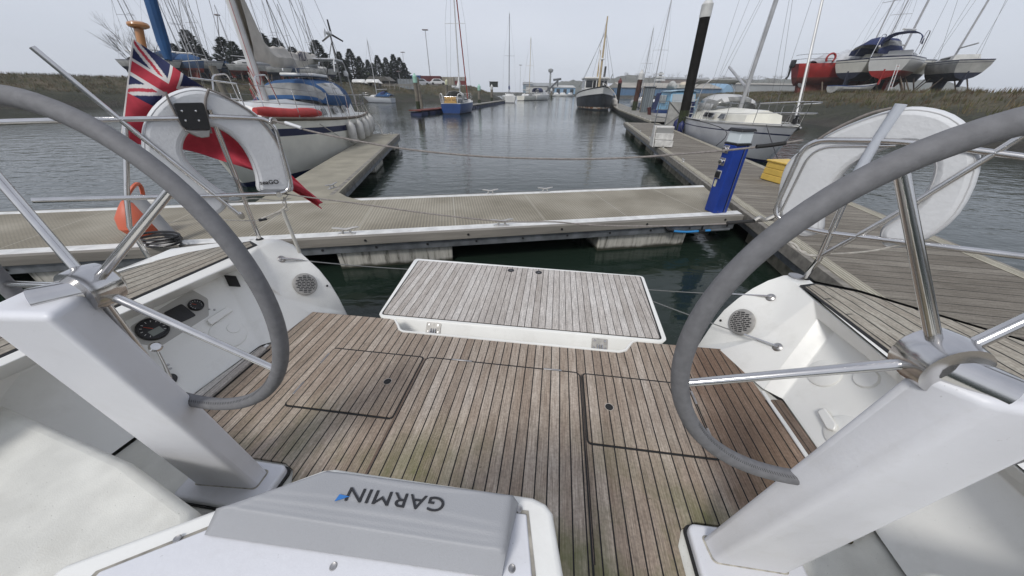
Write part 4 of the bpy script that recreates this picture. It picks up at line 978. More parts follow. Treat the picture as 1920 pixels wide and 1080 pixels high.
for i in range(15):
    x = wn.x - 3.0 + i * .62
    for z_, off_ in ((ZP - .05, -.040), (ZP - .16, -.008)):
        if (i % 2 and z_ > ZP - .1): continue
        q = MB(); q.lathe([(0, 0), (.016, 0), (.013, .008), (0, .009)], (x + (.1 if z_ < ZP - .1 else 0), y0 + off_, z_), 8, M=Matrix.Rotation(R(90), 3, 'X')); q.build('bolt_head', RUB, wk)
for xa, xb in ((WL(W(626, 490, .2)).x, WL(W(846, 480, .2)).x), (WL(W(1140, 460, .2)).x, WL(W(1310, 450, .2)).x), (-4.6, -3.4)):
    q = MB(); q.prism([(xa, 0, -.35), (xb, 0, -.35), (xb + .02, 0, ZP - .22), (xa - .02, 0, ZP - .22)], (0, y1 - y0 - .3, 0)); o = q.build('float', FLOATM, wk, bevel=.015); o.location = (0, y0 + .045, 0)
for px, py in ((650, 440), (941, 424)):
    c = WL(W(px, py, ZP)); cleat(wk, c.x, y0 + .075, ZP, 0, 1.0)
for px, py in ((918, 360), (1019, 357)):
    c = WL(W(px, py, ZP)); cleat(wk, c.x, y1 - .03, ZP, 0, .9)
# blue water pipe under the walkway's end
PB = mat('pipe_blue', (.03, .22, .50), .35)
q = MB(); pp = [WL(W(1262, 436, .30)), WL(W(1268, 439, .28)), WL(W(1300, 443, .25)), WL(W(1330, 445, .25)), WL(W(1345, 445, .25)), WL(W(1360, 447, .25))]
for p in pp: p.y = y0 - .05
q.tube(smoothpath(pp, 3), .017, 8); q.build('water_pipe', PB, wk)
q = MB(); q.tube([pp[0] + Vector((-.03, .03, .03)), pp[0], pp[1] + Vector((.03, 0, 0))], .026, 8); q.build('pipe_elbow', BLACK, wk)
q = MB(); q.tube([pp[3], pp[3] + Vector((.10, 0, 0))], .026, 8); q.build('pipe_joint', BLACK, wk)
q = MB(); q.tube([pp[3] + Vector((.05, 0, 0)), pp[3] + Vector((.05, 0, .10))], .014, 8); q.build('pipe_valve', BLACK, wk)
q = MB(); q.tube([pp[5], pp[5] + Vector((.32, .0, -.0))], .017, 8); q.build('pipe_end', GALV, wk)

# finger pontoon on the left
fg = empty('finger_pontoon', (0, 0, 0), 0, 'tan finger pontoon running out from the walkway beside the white yacht on the left', 'pontoon')
A1, A2 = W(640, 350, ZP), W(748, 251, ZP); A3 = W(690, 249, ZP)
dirf = (A2 - A1).normalized(); nrm = Vector((-dirf.y, dirf.x, 0)) * 1.05
A0 = A1 - dirf * .55
o_ = Vector((0, 0, -.05))
GR2 = mat('finger_deck', (.27, .25, .195), .85, noise=.14, scale=2.2, bump=.2, bscale=60, detail=8)
q = MB(); q.prism([A0 + o_ - dirf * .2 - nrm * .06, A2 + o_, A2 + nrm + o_, A0 + nrm + o_ - dirf * .4], (0, 0, .05)); q.build('mesh_deck', GR2, fg, bevel=.004)
q = MB(); q.prism([A0 + o_ * 3 - nrm * .02, A2 + o_ * 3 - nrm * .02, A2 + o_ * 3 + nrm * .05, A0 + o_ * 3 + nrm * .05], (0, 0, .155)); q.build('fender_timber', TIMB, fg, bevel=.006)
q = MB(); q.prism([A2 + o_ * 3 + dirf * .002, A2 + o_ * 3 + nrm + dirf * .002, A2 + o_ * 3 + nrm + dirf * .08, A2 + o_ * 3 + dirf * .08], (0, 0, .152)); q.build('fender_timber', TIMB, fg, bevel=.006)
q = MB(); q.prism([A0 + o_ * 3 - nrm * .022 - dirf * .1 + Vector((0, 0, -.08)), A2 + o_ * 3 - nrm * .022 + Vector((0, 0, -.08)), A2 + o_ * 3 + nrm * .03 + Vector((0, 0, -.08)), A0 + o_ * 3 + nrm * .03 + Vector((0, 0, -.08))], (0, 0, .08)); q.build('steel_beam', GALV, fg)
g0 = A0 - dirf * .1
q = MB(); q.prism([g0 + o_ * .9 - nrm * .55 - dirf * .33, g0 + o_ * .9 - nrm * .25 - dirf * .05, g0 + o_ * .9 - nrm * .06 + dirf * .25, g0 + o_ * .9 + nrm * .06 + dirf * .35, g0 + o_ * .9 + nrm * .1 - dirf * .45], (0, 0, .048)); q.build('gusset_plate', GR2, fg, bevel=.004)
for t0, t1 in ((.02, .10), (.42, .56), (.85, .985)):
    L_ = (A2 - A0).length; a = A0 + dirf * L_ * t0 + nrm * .06; b_ = A0 + dirf * L_ * t1 + nrm * .06
    q = MB(); q.prism([Vector((p.x, p.y, -.35)) for p in (a, b_, b_ + nrm * .85, a + nrm * .85)], (0, 0, .35 + ZP - .23)); q.build('float', FLOATM, fg, bevel=.012)
c = W(627, 356, ZP); cleat(fg, A1.x + nrm.x * .12 - dirf.x * .1, A1.y + nrm.y * .12 - dirf.y * .1, ZP, math.atan2(dirf.y, dirf.x) - .5, .9); cleat(fg, A2.x + nrm.x * .25 - dirf.x * .3, A2.y + nrm.y * .25 - dirf.y * .3, ZP, math.atan2(dirf.y, dirf.x), .9)

# main dock on the right
DOCK = planks('dock_boards', 1, .145, [(0.125, 0.11, 0.088), (0.17, 0.152, 0.125), (0.225, 0.205, 0.17), (0.31, 0.28, 0.225)], line=(.02, .018, .015), lw=.06, grain=.35, rough=.85)
DOCKS = planks('tread_strip', 0, .033, [(0.30, 0.28, 0.22), (0.36, 0.335, 0.265), (0.41, 0.385, 0.31), (0.46, 0.43, 0.36)], line=(.13, .12, .09), lw=.25, grain=.5, rough=.8)
AD = -R(10.5)
dk_ = empty('main_dock', W(1240, 279, ZP), AD, 'long dark boarded dock with pale ribbed edges running away on the right', 'dock')
def DL(p): d = p - dk_.location; a = -AD; return Vector((d.x * math.cos(a) - d.y * math.sin(a), d.x * math.sin(a) + d.y * math.cos(a), 0))
l_end = DL(W(1163, 229, ZP)); wD = 1.95; yA, yB = -13.5, l_end.y
q = MB(); q.prism([(.16, yA, -.045), (wD - .16, yA, -.045), (wD - .16, yB, -.045), (.16, yB, -.045)], (0, 0, .04)); q.build('board_deck', DOCK, dk_)
q = MB(); q.prism([(.02, yA, -.045), (.16, yA, -.045), (.16, yB, -.045), (.02, yB, -.045)], (0, 0, .047)); q.build('tread_strip', DOCKS, dk_, bevel=.004)
q = MB(); q.prism([(wD - .16, yA, -.045), (wD - .02, yA, -.045), (wD - .02, yB, -.045), (wD - .16, yB, -.045)], (0, 0, .047)); q.build('tread_strip', DOCKS, dk_, bevel=.004)
q = MB(); q.box((-.015, (yA + yB) / 2, -.08), (.07, yB - yA, .14)); q.build('fender_timber', TIMB, dk_, bevel=.006)
q = MB(); q.box((wD + .015, (yA + yB) / 2, -.08), (.07, yB - yA, .14)); q.build('fender_timber', TIMB, dk_, bevel=.006)
q = MB(); q.box((wD / 2, yB + .035, -.08), (wD + .1, .07, .14)); q.build('fender_timber', TIMB, dk_, bevel=.006)
q = MB(); q.box((.03, (yA + yB) / 2, -.20), (.06, yB - yA - .1, .10)); q.build('steel_beam', GALV, dk_)
q = MB(); q.box((wD / 2, (yA + yB) / 2, -.11), (wD - .3, yB - yA - .2, .08)); q.build('deck_frame', TIMBD, dk_)
for ya, yb in ((-12.5, -10), (-8.6, -6.5), (-3.2, -.2), (.9, 3.2), (4.6, 6.6), (8.2, 10.6)):
    q = MB(); q.box((wD / 2, (ya + yb) / 2, -.5), (wD - .2, yb - ya, .52)); o = q.build('float', mat('green_float', (.10, .095, .065), .9, noise=.5, scale=6, col2=(.24, .22, .17)), dk_, bevel=.012)
for y in (-5.0, -2.3, .2, 2.7, 5.2, 7.7, 10.2): cleat(dk_, .09, y, 0, R(90), .8)
q = MB(); q.box((-.18, -.3, -.16), (.05, .6, .03)); q.build('step_bracket', GALV, dk_)
# far dock carrying on behind it
f0, f1, f2_ = W(1222, 228, ZP), W(1160, 205, ZP), W(1147, 197, ZP)
fdk = empty('far_dock', (0, 0, 0), 0, 'narrow grey pontoon carrying on beyond the boarded dock to the black fishing boat', 'dock')
ln = [f0 - (f1 - f0).normalized() * .0, f1, f2_, f2_ + (f2_ - f1)]
def offp(i, d):
    t = (ln[min(i + 1, 3)] - ln[max(i - 1, 0)]).normalized(); return ln[i] + Vector((t.y, -t.x, 0)) * d
FD = mat('far_dock_deck', (.20, .19, .165), .85, noise=.2, scale=1.5, stretch=(2, .6, 1))
for nm, d0, d1, z0, z1, mt in (('board_deck', .1, 1.9, -.05, 0, FD), ('edge_strip', -.02, .1, -.1, .008, DOCKS), ('steel_beam', .02, 1.8, -.24, -.055, TIMBD), ('float', .15, 1.7, -.8, -.25, mat('dark_float', (.06, .06, .05), .8, noise=.4, scale=2))):
    q = MB(); q.grid([[offp(i, d0) + Vector((0, 0, z1)) for i in range(4)], [offp(i, d1) + Vector((0, 0, z1)) for i in range(4)], [offp(i, d1) + Vector((0, 0, z0)) for i in range(4)], [offp(i, d0) + Vector((0, 0, z0)) for i in range(4)], [offp(i, d0) + Vector((0, 0, z1)) for i in range(4)]]); q.build(nm, mt, fdk)
L_ = (f1 - f0).length
for k in range(9):
    p = f0.lerp(f1, (k + .5) / 9); t = (f1 - f0).normalized(); pp_ = p + Vector((t.y, -t.x, 0)) * .12
    cleat(fdk, pp_.x, pp_.y, ZP, math.atan2(t.y, t.x), .9)
# ================================================================ boats
BW = mat('boat_white', (.62, .62, .60), .3, noise=.05, scale=1.5, coat=.2)
BCR = mat('boat_cream', (.70, .685, .61), .4, noise=.07, scale=2)
BGR = mat('hull_grey', (.50, .51, .53), .35, noise=.07, scale=2, coat=.2)
BNV = mat('navy_stripe', (.012, .018, .06), .35)
BBL = mat('hull_blue', (.010, .045, .17), .3, noise=.1, scale=2)
BRD = mat('hull_red', (.30, .022, .02), .4, noise=.2, scale=1.5)
BAF = mat('antifoul_red', (.19, .035, .025), .85, noise=.3, scale=2)
BAB = mat('antifoul_dark', (.025, .03, .05), .8, noise=.3, scale=2)
BWL = mat('weed_waterline', (.05, .055, .04), .9, noise=.4, scale=5)
WIN = mat('dark_window', (.015, .017, .02), .08)
CLR = mat('clear_panel', (.20, .20, .19), .15, noise=.25, scale=3)
CBL = mat('canvas_blue', (.012, .060, .16), .8, noise=.12, scale=4, bump=.3, bscale=20)
CNV = mat('canvas_navy', (.015, .025, .09), .8, noise=.15, scale=4)
SAIL = mat('sail_cloth', (.50, .47, .42), .85, noise=.12, scale=3, bump=.6, bscale=6)
ALU = mat('mast_alloy', (.42, .42, .42), .4, .5, noise=.1, scale=3)
ALUW = mat('mast_pale', (.55, .55, .54), .45, .15, noise=.08, scale=3)
RIG = mat('rigging', (.19, .19, .19), .5, .4)
WDV = mat('boat_wood', (.40, .20, .07), .45, noise=.2, scale=6)
RUBW = mat('rubbing_wood', (.16, .125, .095), .7, noise=.2, scale=4)
FEN = mat('fender_white', (.50, .49, .46), .5, noise=.15, scale=6)
FENB = mat('fender_navy', (.012, .02, .10), .45)
ROPD = mat('dark_rope', (.035, .035, .04), .9)
ORG = mat('orange_plastic', (.55, .12, .06), .5)

def hull_fn(L, B, fs, fb, draft=.4, tr=.7, rake=.8, full=.5, sheer=.12, aft_over=.0, bowp=1.9, maxat=.45):
    """returns f(x,q,side): q 0 at the rail, 1 at the waterline, 2 at the keel"""
    def bw(t):
        if t < maxat: k = tr + (1 - tr) * math.sin(t / maxat * math.pi / 2)
        else: k = max(0, 1 - ((t - maxat) / (1 - maxat)) ** bowp)
        return B / 2 * k
    def fr_(t): return fs * (1 - t) + fb * t - sheer * math.sin(math.pi * t)
    def f(t, q, s):
        fh = fr_(t); z = fh * (1 - q) if q <= 1 else -(q - 1) * draft
        dep = (fh - z) / (fh + draft)
        y = bw(t) * max(0, 1 - dep ** (2.2 + 1.2 * full)) ** (.6) * (1 - .14 * dep * (t > .5) * (t - .5) * 2)
        x = L * t
        x += rake * (z - 0) / fb * t ** 6 - rake * t ** 6
        x += aft_over * (fh - z) / max(fh, .1) * (1 - t) ** 5
        return Vector((x, s * y, z))
    return f, bw, fr_
def hull_mesh(mb, f, bands, nx=22, qs=(0, .04, .08, .12, .16, .2, .24, .28, .34, .45, .6, .8, .92, 1.0, 1.2, 1.5, 1.8, 2.0), deck_m=0, mid_m=0, tr_m=None, qmax=2.0):
    qs = [q for q in qs if q <= qmax]
    def mi(q):
        for a, b_, m_ in bands:
            if a <= q < b_: return m_
        return mid_m
    for s in (-1, 1):
        P = [[f(i / nx, q, s) for q in qs] for i in range(nx + 1)]
        mb.grid(P, mf=lambda i, j: mi((qs[j] + qs[j + 1]) / 2))
    # transom
    for j in range(len(qs) - 1):
        mb.add([f(0, qs[j], -1), f(0, qs[j], 1), f(0, qs[j + 1], 1), f(0, qs[j + 1], -1)], [(0, 1, 2, 3)], mi((qs[j] + qs[j + 1]) / 2) if tr_m is None else tr_m)
    P = [[f(i / nx, 0.03, -1), (f(i / nx, 0.03, -1) + f(i / nx, .03, 1)) / 2 + Vector((0, 0, .05)), f(i / nx, 0.03, 1)] for i in range(nx + 1)]
    mb.grid(P, deck_m)
def orient(stern, bow):
    d = Vector(bow) - Vector(stern); return math.atan2(d.y, d.x), math.hypot(d.x, d.y)
def line(parent, a, b_, r=.004, name='rigging_wire', mt=None, sag=0):
    n = 8 if sag else 1
    q = MB(); q.tube([Vector(a).lerp(Vector(b_), i / n) - Vector((0, 0, sag * 4 * (i / n) * (1 - i / n))) for i in range(n + 1)], r, 5); return q.build(name, mt or RIG, parent)
def rails(parent, f, L, t0, t1, h=.6, n=7, r=.012, both=True, inset=.06, wires=(1.0, .5), pulpit=True, pushpit=True):
    for s in (-1, 1):
        base = []
        for i in range(n):
            t = t0 + (t1 - t0) * i / (n - 1); p = f(t, 0, s); p.y -= s * inset; base.append(p)
        for p in base:
            q = MB(); q.tube([p, p + Vector((0, 0, h))], r, 6); q.build('stanchion', STEEL, parent)
        for w_ in wires:
            q = MB(); q.tube([p + Vector((0, 0, h * w_)) for p in base], r * .45, 4); q.build('guard_rail', RIG, parent)
    if pulpit:
        for w_, rr in ((1.0, r * 1.1), (.55, r)):
            P = []
            for k in range(9):
                a = math.pi * k / 8; t = t1; e = f(.985, 0, 1); bx = f(t1, 0, 1)
                s = math.cos(a); x = bx.x + (L * 1.01 - bx.x) * math.sin(a) ** .8
                P.append(Vector((x, abs(bx.y - inset) * (1 if s > 0 else -1) * abs(s) ** .7, f(min(.99, t), 0, 1).z + h * w_ + .08 * math.sin(a))))
            q = MB(); q.tube(P, rr, 8); q.build('pulpit', STEEL, parent)
        for s in (-1, 1):
            p = f(.95, 0, s); q = MB(); q.tube([p, Vector((L * .99, s * .12, f(.95, 0, 1).z + h + .06))], r, 6); q.build('pulpit_leg', STEEL, parent)
    if pushpit:
        a, b_ = f(t0, 0, 1), f(0.0, 0, 1)
        for w_ in (1.0, .5):
            q = MB(); zz = Vector((0, 0, h * w_)); i_ = Vector((.05, -inset, 0)); j_ = Vector((.05, inset, 0)); m_ = Vector((1, -1, 1))
            q.tube(fillet([a + zz + Vector((0, -inset, 0)), b_ + zz + i_, b_ * 1 + zz + j_ - Vector((0, 2 * b_.y, 0)), Vector((a.x, -a.y + inset, a.z)) + zz], .2, 4), r, 8); q.build('pushpit', STEEL, parent)
        for s in (-1, 1):
            p = f(0.01, 0, s); q = MB(); q.tube([p + Vector((.05, -s * inset, 0)), p + Vector((.05, -s * inset, h))], r, 6); q.build('pushpit_leg', STEEL, parent)
def mastrig(parent, x, zb, H, r, mt, f, L, t_bow=.985, boom=None, spreader=(.55,), wr=.004, forestay=True, back=True, genoa=None, lean=0, light=False, fs_r=None):
    top = Vector((x - lean, 0, zb + H))
    q = MB(); q.tube([(x, 0, zb), top], [r, r * .75], 10); q.build('mast', mt, parent)
    bow = f(t_bow, 0, 1); bow.y = 0; st = f(0.01, 0, 1); ch = f(max(.02, min(.95, x / L)), 0, 1)
    for sp in spreader:
        z = zb + H * sp; w_ = ch.y * .75
        q = MB(); q.tube([(x - .15 - lean * sp, -w_, z - .02), (x - lean * sp, 0, z), (x - .15 - lean * sp, w_, z - .02)], r * .28, 6); q.build('spreader', mt, parent)
    if forestay:
        o = line(parent, bow, top - Vector((0, 0, .15)), fs_r or wr, 'forestay', genoa)
    if back: line(parent, (st.x, 0, st.z), top, wr, 'backstay')
    for s in (-1, 1):
        c = Vector((x - .1, s * ch.y * .96, ch.z)); z1 = zb + H * spreader[-1]; sp_ = Vector((x - .15 - lean * spreader[-1], s * ch.y * .75, z1 - .02))
        line(parent, c, sp_, wr, 'shroud'); line(parent, sp_, top - Vector((0, 0, .1)), wr, 'shroud')
        if not light:
            line(parent, c + Vector((-.35, 0, 0)), (x, 0, z1 - .1), wr, 'shroud'); line(parent, c + Vector((.3, 0, 0)), (x, 0, z1 - .1), wr, 'shroud')
    if boom:
        q = MB(); q.tube([boom[0], boom[1]], boom[2], 10); q.build('boom', ALU, parent)
    q = MB(); q.tube([top, top + Vector((0, 0, .35))], .012, 5); q.build('masthead_aerial', RIG, parent)

def ring(P): return P + [P[0]]
# ---------------- white yacht on the left, beside the finger pontoon
dirn = (A1 - A2).normalized()
stern_c = A2 + nrm * 1.0 + nrm.normalized() * (.20 + 1.45) - dirn * 1.9
Ll = 9.45
ly = empty('moored_yacht', (stern_c.x, stern_c.y, 0), math.atan2(dirn.y, dirn.x), 'white yacht with navy stripe, blue wheelhouse canopy and furled mainsail, on the left finger pontoon', 'yacht')
f, bwf, frf = hull_fn(Ll, 3.35, 1.16, 1.5, draft=.7, tr=.74, rake=1.1, full=.9, sheer=.12, aft_over=.25, maxat=.42)
q = MB(); hull_mesh(q, f, [(0, .04, 2), (.16, .28, 1), (.92, 1.0, 3), (1.0, 3, 4)], qmax=1.5); q.build('hull', [BCR, BNV, RUBW, BNV, BWL], ly)
for s in (-1, 1):
    q = MB(); q.tube([f(i / 30, .0, s) + Vector((0, s * .02, .0)) for i in range(30)], .035, 6); q.build('rubbing_strake', RUBW, ly)
def cabin(parent, x0, x1, wf0, wf1, z0, z1, mt, slope=.35, name='cabin_trunk', camber=.10, nx=10, fw=.35):
    P = []
    for i in range(nx + 1):
        t = i / nx; x = x0 + (x1 - x0) * t; wv = wf0 + (wf1 - wf0) * t ** 2.2
        h = 1 if t < .82 else 1 - ((t - .82) / .18) ** 2 * .0
        row = [Vector((x, -wv, z0)), Vector((x - (.0 if t < 1 else fw), -wv * .88, z0 + (z1 - z0) * .86)), Vector((x - (.0 if t < 1 else fw), -wv * .55, z1)), Vector((x - (.0 if t < 1 else fw), 0, z1 + camber)), Vector((x - (.0 if t < 1 else fw), wv * .55, z1)), Vector((x - (.0 if t < 1 else fw), wv * .88, z0 + (z1 - z0) * .86)), Vector((x, wv, z0))]
        P.append(row)
    q = MB(); q.grid(P); q.add(P[0], [tuple(range(7))]); q.add(P[-1], [tuple(range(7))]); return q.build(name, mt, parent, smooth=50, bevel=.02)
cabin(ly, 1.6, 7.9, 1.15, .55, 1.12, 1.60, BW)
def sidewin(parent, x, z, w_, h, y, s, par, skew=.0, tilt=.12):
    fr = MB(); P = [Vector((x - w_ / 2, y + tilt * h * -s * 0, z - h / 2)), Vector((x + w_ / 2, y, z - h / 2)), Vector((x + w_ / 2 - skew, y - s * tilt * h, z + h / 2)), Vector((x - w_ / 2 + skew, y - s * tilt * h, z + h / 2))]
    fr.prism(roundpoly(P, min(w_, h) * .25), (0, s * .02, 0)); o = fr.build('cabin_window', STEELD, par)
    g = MB(); c = sum(P, Vector()) / 4; g.prism(roundpoly([c + (p - c) * .84 for p in P], min(w_, h) * .2), (0, s * .026, 0)); g.build('window_pane', WIN, o)
for s in (-1, 1):
    for x, w_ in ((5.9, .42), (4.9, .5), (3.9, .42), (3.0, .42)): sidewin(ly, x, 1.38, w_, .2, s * (1.15 - (.60) * max(0, (x - 1.6) / 6.6) ** 2.2 - .0), s, ly, 0, .25)
# wheelhouse canopy
def arch(x, w_, z0, z1, n=10, flat=.75):
    P = []
    for k in range(n + 1):
        a = math.pi * k / n; P.append(Vector((x, -w_ * math.copysign(abs(math.cos(a)) ** flat, math.cos(a)), z0 + (z1 - z0) * math.sin(a) ** flat)))
    return P
P = [arch(4.75, .95, 1.60, 1.70), arch(4.6, 1.0, 1.58, 1.80), arch(4.2, 1.02, 1.54, 2.12), arch(4.0, 1.04, 1.52, 2.20), arch(3.1, 1.06, 1.46, 2.26), arch(2.2, 1.06, 1.38, 2.28), arch(1.3, 1.02, 1.3, 2.24)]
q = MB(); q.grid(P, mf=lambda i, j: 1 if (i == 1 and j not in (0, 9)) or (j in (1, 2, 7, 8) and i in (3, 4)) else 0); q.build('spray_hood', [CBL, CLR], ly, smooth=60, solid=.01)
q = MB(); q.add([Vector((1.25, p.y, p.z)) for p in arch(1.3, .98, 1.3, 2.2)], [tuple(range(11))]); q.build('canopy_back', mat('canopy_grey', (.42, .42, .40), .6), ly, solid=.02)
q = MB(); q.prism([(1.21, -.75, 1.55), (1.21, -.05, 1.55), (1.21, -.05, 2.15), (1.21, -.6, 2.15)], (.01, 0, 0)); q.build('canopy_window', WIN, ly)
q = MB(); q.prism([(1.21, .75, 1.55), (1.21, .05, 1.55), (1.21, .05, 2.15), (1.21, .6, 2.15)], (.01, 0, 0)); q.build('canopy_window', WIN, ly)
q = MB(); q.box((2.6, 0, 2.36), (1.6, 1.0, .09)); q.build('roof_board', BW, ly, bevel=.03)
# stern gantry, tubes and wind generator
for s in (-1, 1):
    q = MB(); q.tube(fillet([(.35, s * .95, 1.35), (.75, s * .9, 2.85), (1.9, s * .85, 2.9), (2.1, s * .85, 2.5)], .2, 5), .022, 8); q.build('gantry_tube', ALUW, ly)
q = MB(); q.box((1.25, 0, 2.9), (1.0, 1.75, .04)); q.build('gantry_panel', BGR, ly, bevel=.01)
wg = empty('wind_generator', (.4, .55, .95)); wg.parent = ly
q = MB(); q.tube([(0, 0, 0), (0, 0, 2.75)], .03, 8); q.build('pole', RIG, wg)
for d in ((.35, .2, 1.5), (.25, -.4, 1.5)): line(wg, d, (0, 0, 2.6), .014, 'pole_stay', BLACK)
q = MB(); q.tube([(-.10, 0, 2.82), (.05, 0, 2.82), (.3, 0, 2.80), (.55, 0, 2.81)], [.05, .09, .06, .02], 10); q.build('generator_body', BW, wg)
q = MB(); q.prism([(.5, 0, 2.82), (.62, 0, 2.92), (.82, 0, 2.78), (.85, 0, 2.6), (.7, 0, 2.68), (.52, 0, 2.76)], (0, .01, 0)); q.build('tail_fin', BW, wg)
for a in (95, 215, 335):
    q = MB(); a = R(a); q.prism([(-.12, .03 * math.sin(a) * -1, 2.82 + .03 * math.cos(a)), (-.12, .44 * math.cos(a), 2.82 + .44 * math.sin(a)), (-.13, .44 * math.cos(a) + .05 * math.sin(a), 2.82 + .44 * math.sin(a) - .05 * math.cos(a)), (-.14, .04 * math.sin(a), 2.82 - .04 * math.cos(a))], (.01, 0, 0)); q.build('turbine_blade', BLACK, wg)
mastrig(ly, 6.15, 1.62, 12.5, .095, ALUW, f, Ll, boom=((6.0, 0, 2.5), (1.2, 0, 2.72), .06), wr=.005, spreader=(.5,), lean=.1, forestay=False)
def sailcover(parent, x0, x1, z0, z1, hgt, mt, up=1.3):
    P = []; n = 26
    for i in range(n + 1):
        t = i / n; x = x0 + (x1 - x0) * t; zb_ = z0 + (z1 - z0) * t - .04; h = hgt * (1 - .45 * t) * (1 + .10 * math.sin(t * 19) + .05 * math.sin(t * 47)) + up * max(0, 1 - t * 5.5) ** 1.6; w_ = .17 * (1 - .35 * t) * (1 + .12 * math.sin(t * 31))
        sag = -.22 * math.sin(math.pi * min(1, t * 1.15)) * (hgt / .45)
        P.append([Vector((x, w_ * math.cos(a) * (1 if math.sin(a) < .3 else .55), zb_ + sag * .4 + (h * .5) + math.sin(a) * h * .5)) for a in [2 * math.pi * k / 14 for k in range(14)]] + [Vector((x, w_, zb_ + sag * .4 + h * .5))])
    q = MB(); q.grid(P); q.add(P[-1][:14], [tuple(range(14))]); return q.build('sail_cover', mt, parent, smooth=60)
sailcover(ly, 6.0, 1.1, 2.55, 2.78, .60, SAIL, 2.6)
text_mesh('cover_lettering', 'MILA', .34, frame_mtx((2.9, .175, 2.86), (-1, 0, .06), (0, 0, 1)) , mat('letter_navy', (.02, .02, .05), .7), ly, .004)
rails(ly, f, Ll, .06, .88, .62, 7)
q = MB(); q.tube([f(.64 + .21 * i / 8, 0, 1) + Vector((0, -.16, .12 + .02 * math.sin(i))) for i in range(9)], [.06, .105, .11, .12, .11, .12, .11, .105, .07], 12); q.build('red_cover', mat('red_canvas', (.48, .05, .045), .6, noise=.12, scale=5), ly)
for x in (7.3,):
    for s in (-1, 1):
        q = MB(); q.tube(fillet([(x - .9, s * .45, 1.6), (x - .75, s * .42, 2.25), (x - .1, s * .42, 2.2), (x + .1, s * .5, 1.6)], .15), .016, 8); q.build('mast_guard', STEEL, ly)
for a, b_ in (((6.1, 0, 11), (.1, 1.1, 1.2)), ((6.1, 0, 11), (.1, -1.1, 1.2)), ((6.1, 0, 8), (4.4, 1.55, 1.2)), ((6.1, 0, 8), (4.4, -1.55, 1.2)), ((6.1, 0, 12.5), (1.3, 0, 2.85)), ((6.1, 0, 7.5), (3.6, .1, 2.8)), ((6.1, 0, 7.5), (2.3, .1, 2.8)), ((6.1, 0, 7.7), (8.9, 0, 1.6)), ((6.1, 0, 13), (5.2, 1.6, 1.25)), ((6.1, 0, 13), (5.2, -1.6, 1.25))): line(ly, a, b_, .006, 'stay')
# halyards and lines bundled on the mast
r_ = random.Random(3)
for k in range(7):
    y = r_.uniform(-.16, .16); x = 6.15 + r_.uniform(-.2, .2)
    line(ly, (x, y, 1.7), (6.15 - .2 * r_.random(), y * .3, 1.62 + r_.uniform(5, 12)), .006, 'halyard', ROPE if k % 2 else mat('rope_red', (.35, .05, .05), .9))
for k in range(5):
    z = 1.75 + .12 * k; q = MB(); q.tube([(6.15 + .12 * math.cos(a), -.12 - .1 * math.sin(a) + .03 * k, z + .2 * math.sin(a * 2)) for a in [2 * math.pi * i / 14 for i in range(14)]], .008, 5, closed=True); q.build('coiled_line', ROPE if k % 2 else mat('rope_red', (.35, .05, .05), .9), ly)
g0_ = Vector((f(.985, 0, 1).x, 0, f(.985, 0, 1).z)); g1_ = Vector((6.1, 0, 13.9)); q = MB(); q.tube([g0_, g0_.lerp(g1_, .07)], .012, 6); q.build('forestay', RIG, ly)
q = MB(); q.tube([g0_.lerp(g1_, .07), g0_.lerp(g1_, .09), g1_], [.05, .085, .075], 10); q.build('furled_genoa', CBL, ly)
q = MB(); q.lathe([(0, 0), (.07, 0), (.09, .08), (.06, .16), (0, .18)], (1.2, 1.0, 2.4), 12); q.build('deck_lamp', BW, ly)

def fender(loc, h, r, mt, label, top, group):
    root = empty('fender', loc, 0, label, 'fender', group)
    q = MB(); q.lathe([(0, 0), (r * .5, .01), (r, r * .7), (r, h - r * .8), (r * .5, h - .03), (r * .28, h), (r * .28, h + .03), (0, h + .03)], (0, 0, 0), 14); q.build('fender_body', mt, root, smooth=50)
    line(root, (0, 0, h), Vector(top) - Vector(loc), .007, 'fender_line', ROPE if mt is FEN else ROPD); return root
Ml = ly.matrix_basis.copy() if False else Matrix.Translation(ly.location) @ Matrix.Rotation(ly.rotation_euler.z, 4, 'Z')
LABF = ['white fender nearest the camera on the left yacht\'s side', 'second white fender from the camera along the left yacht', 'middle white fender hung between yacht and finger pontoon', 'fourth white fender towards the left yacht\'s stern', 'last white fender by the left yacht\'s stern']
for k, t in enumerate((.54, .46, .37, .27, .15)):
    p = f(t, .5, 1); p0 = f(t, 0, 1); loc = Ml @ Vector((p.x, p0.y + .14, .50)); fender(loc, .62, .125, FEN, LABF[k], Ml @ Vector((p0.x, p0.y, p0.z + .3)), 'white fenders of the left yacht')
def rope(name, pts, r, mt, label, par=None, sm=5):
    q = MB(); q.tube(smoothpath(pts, sm), r, 6); o = q.build(name, mt, par)
    if label: tag(o, label, 'rope')
    return o
p_c = A1 + nrm * .9 + dirn * -2.9 + Vector((0, 0, .05))
rope('mooring_line', [Ml @ (f(.16, 0, 1) + Vector((0, 0, .05))), Ml @ (f(.24, .35, 1) + Vector((0, .12, 0))), Ml @ (f(.42, .6, 1) + Vector((0, .1, 0))), Ml @ (f(.55, .55, 1) + Vector((0, .1, 0))), Ml @ (f(.7, .1, 1) + Vector((0, .1, 0)))], .012, ROPE, 'white mooring line looping along the left yacht\'s hull')
rope('mooring_line', [Ml @ f(.02, 0, 1), (Ml @ f(.02, 0, 1)) + Vector((.5, -.2, -.5)), A2 + nrm * .5 - (A2 - A1).normalized() * .5 + Vector((0, 0, .03)), A2 + nrm * .3 - (A2 - A1).normalized() * .3 + Vector((0, 0, .05))], .014, ROPE, 'white stern line lying on the end of the finger pontoon')

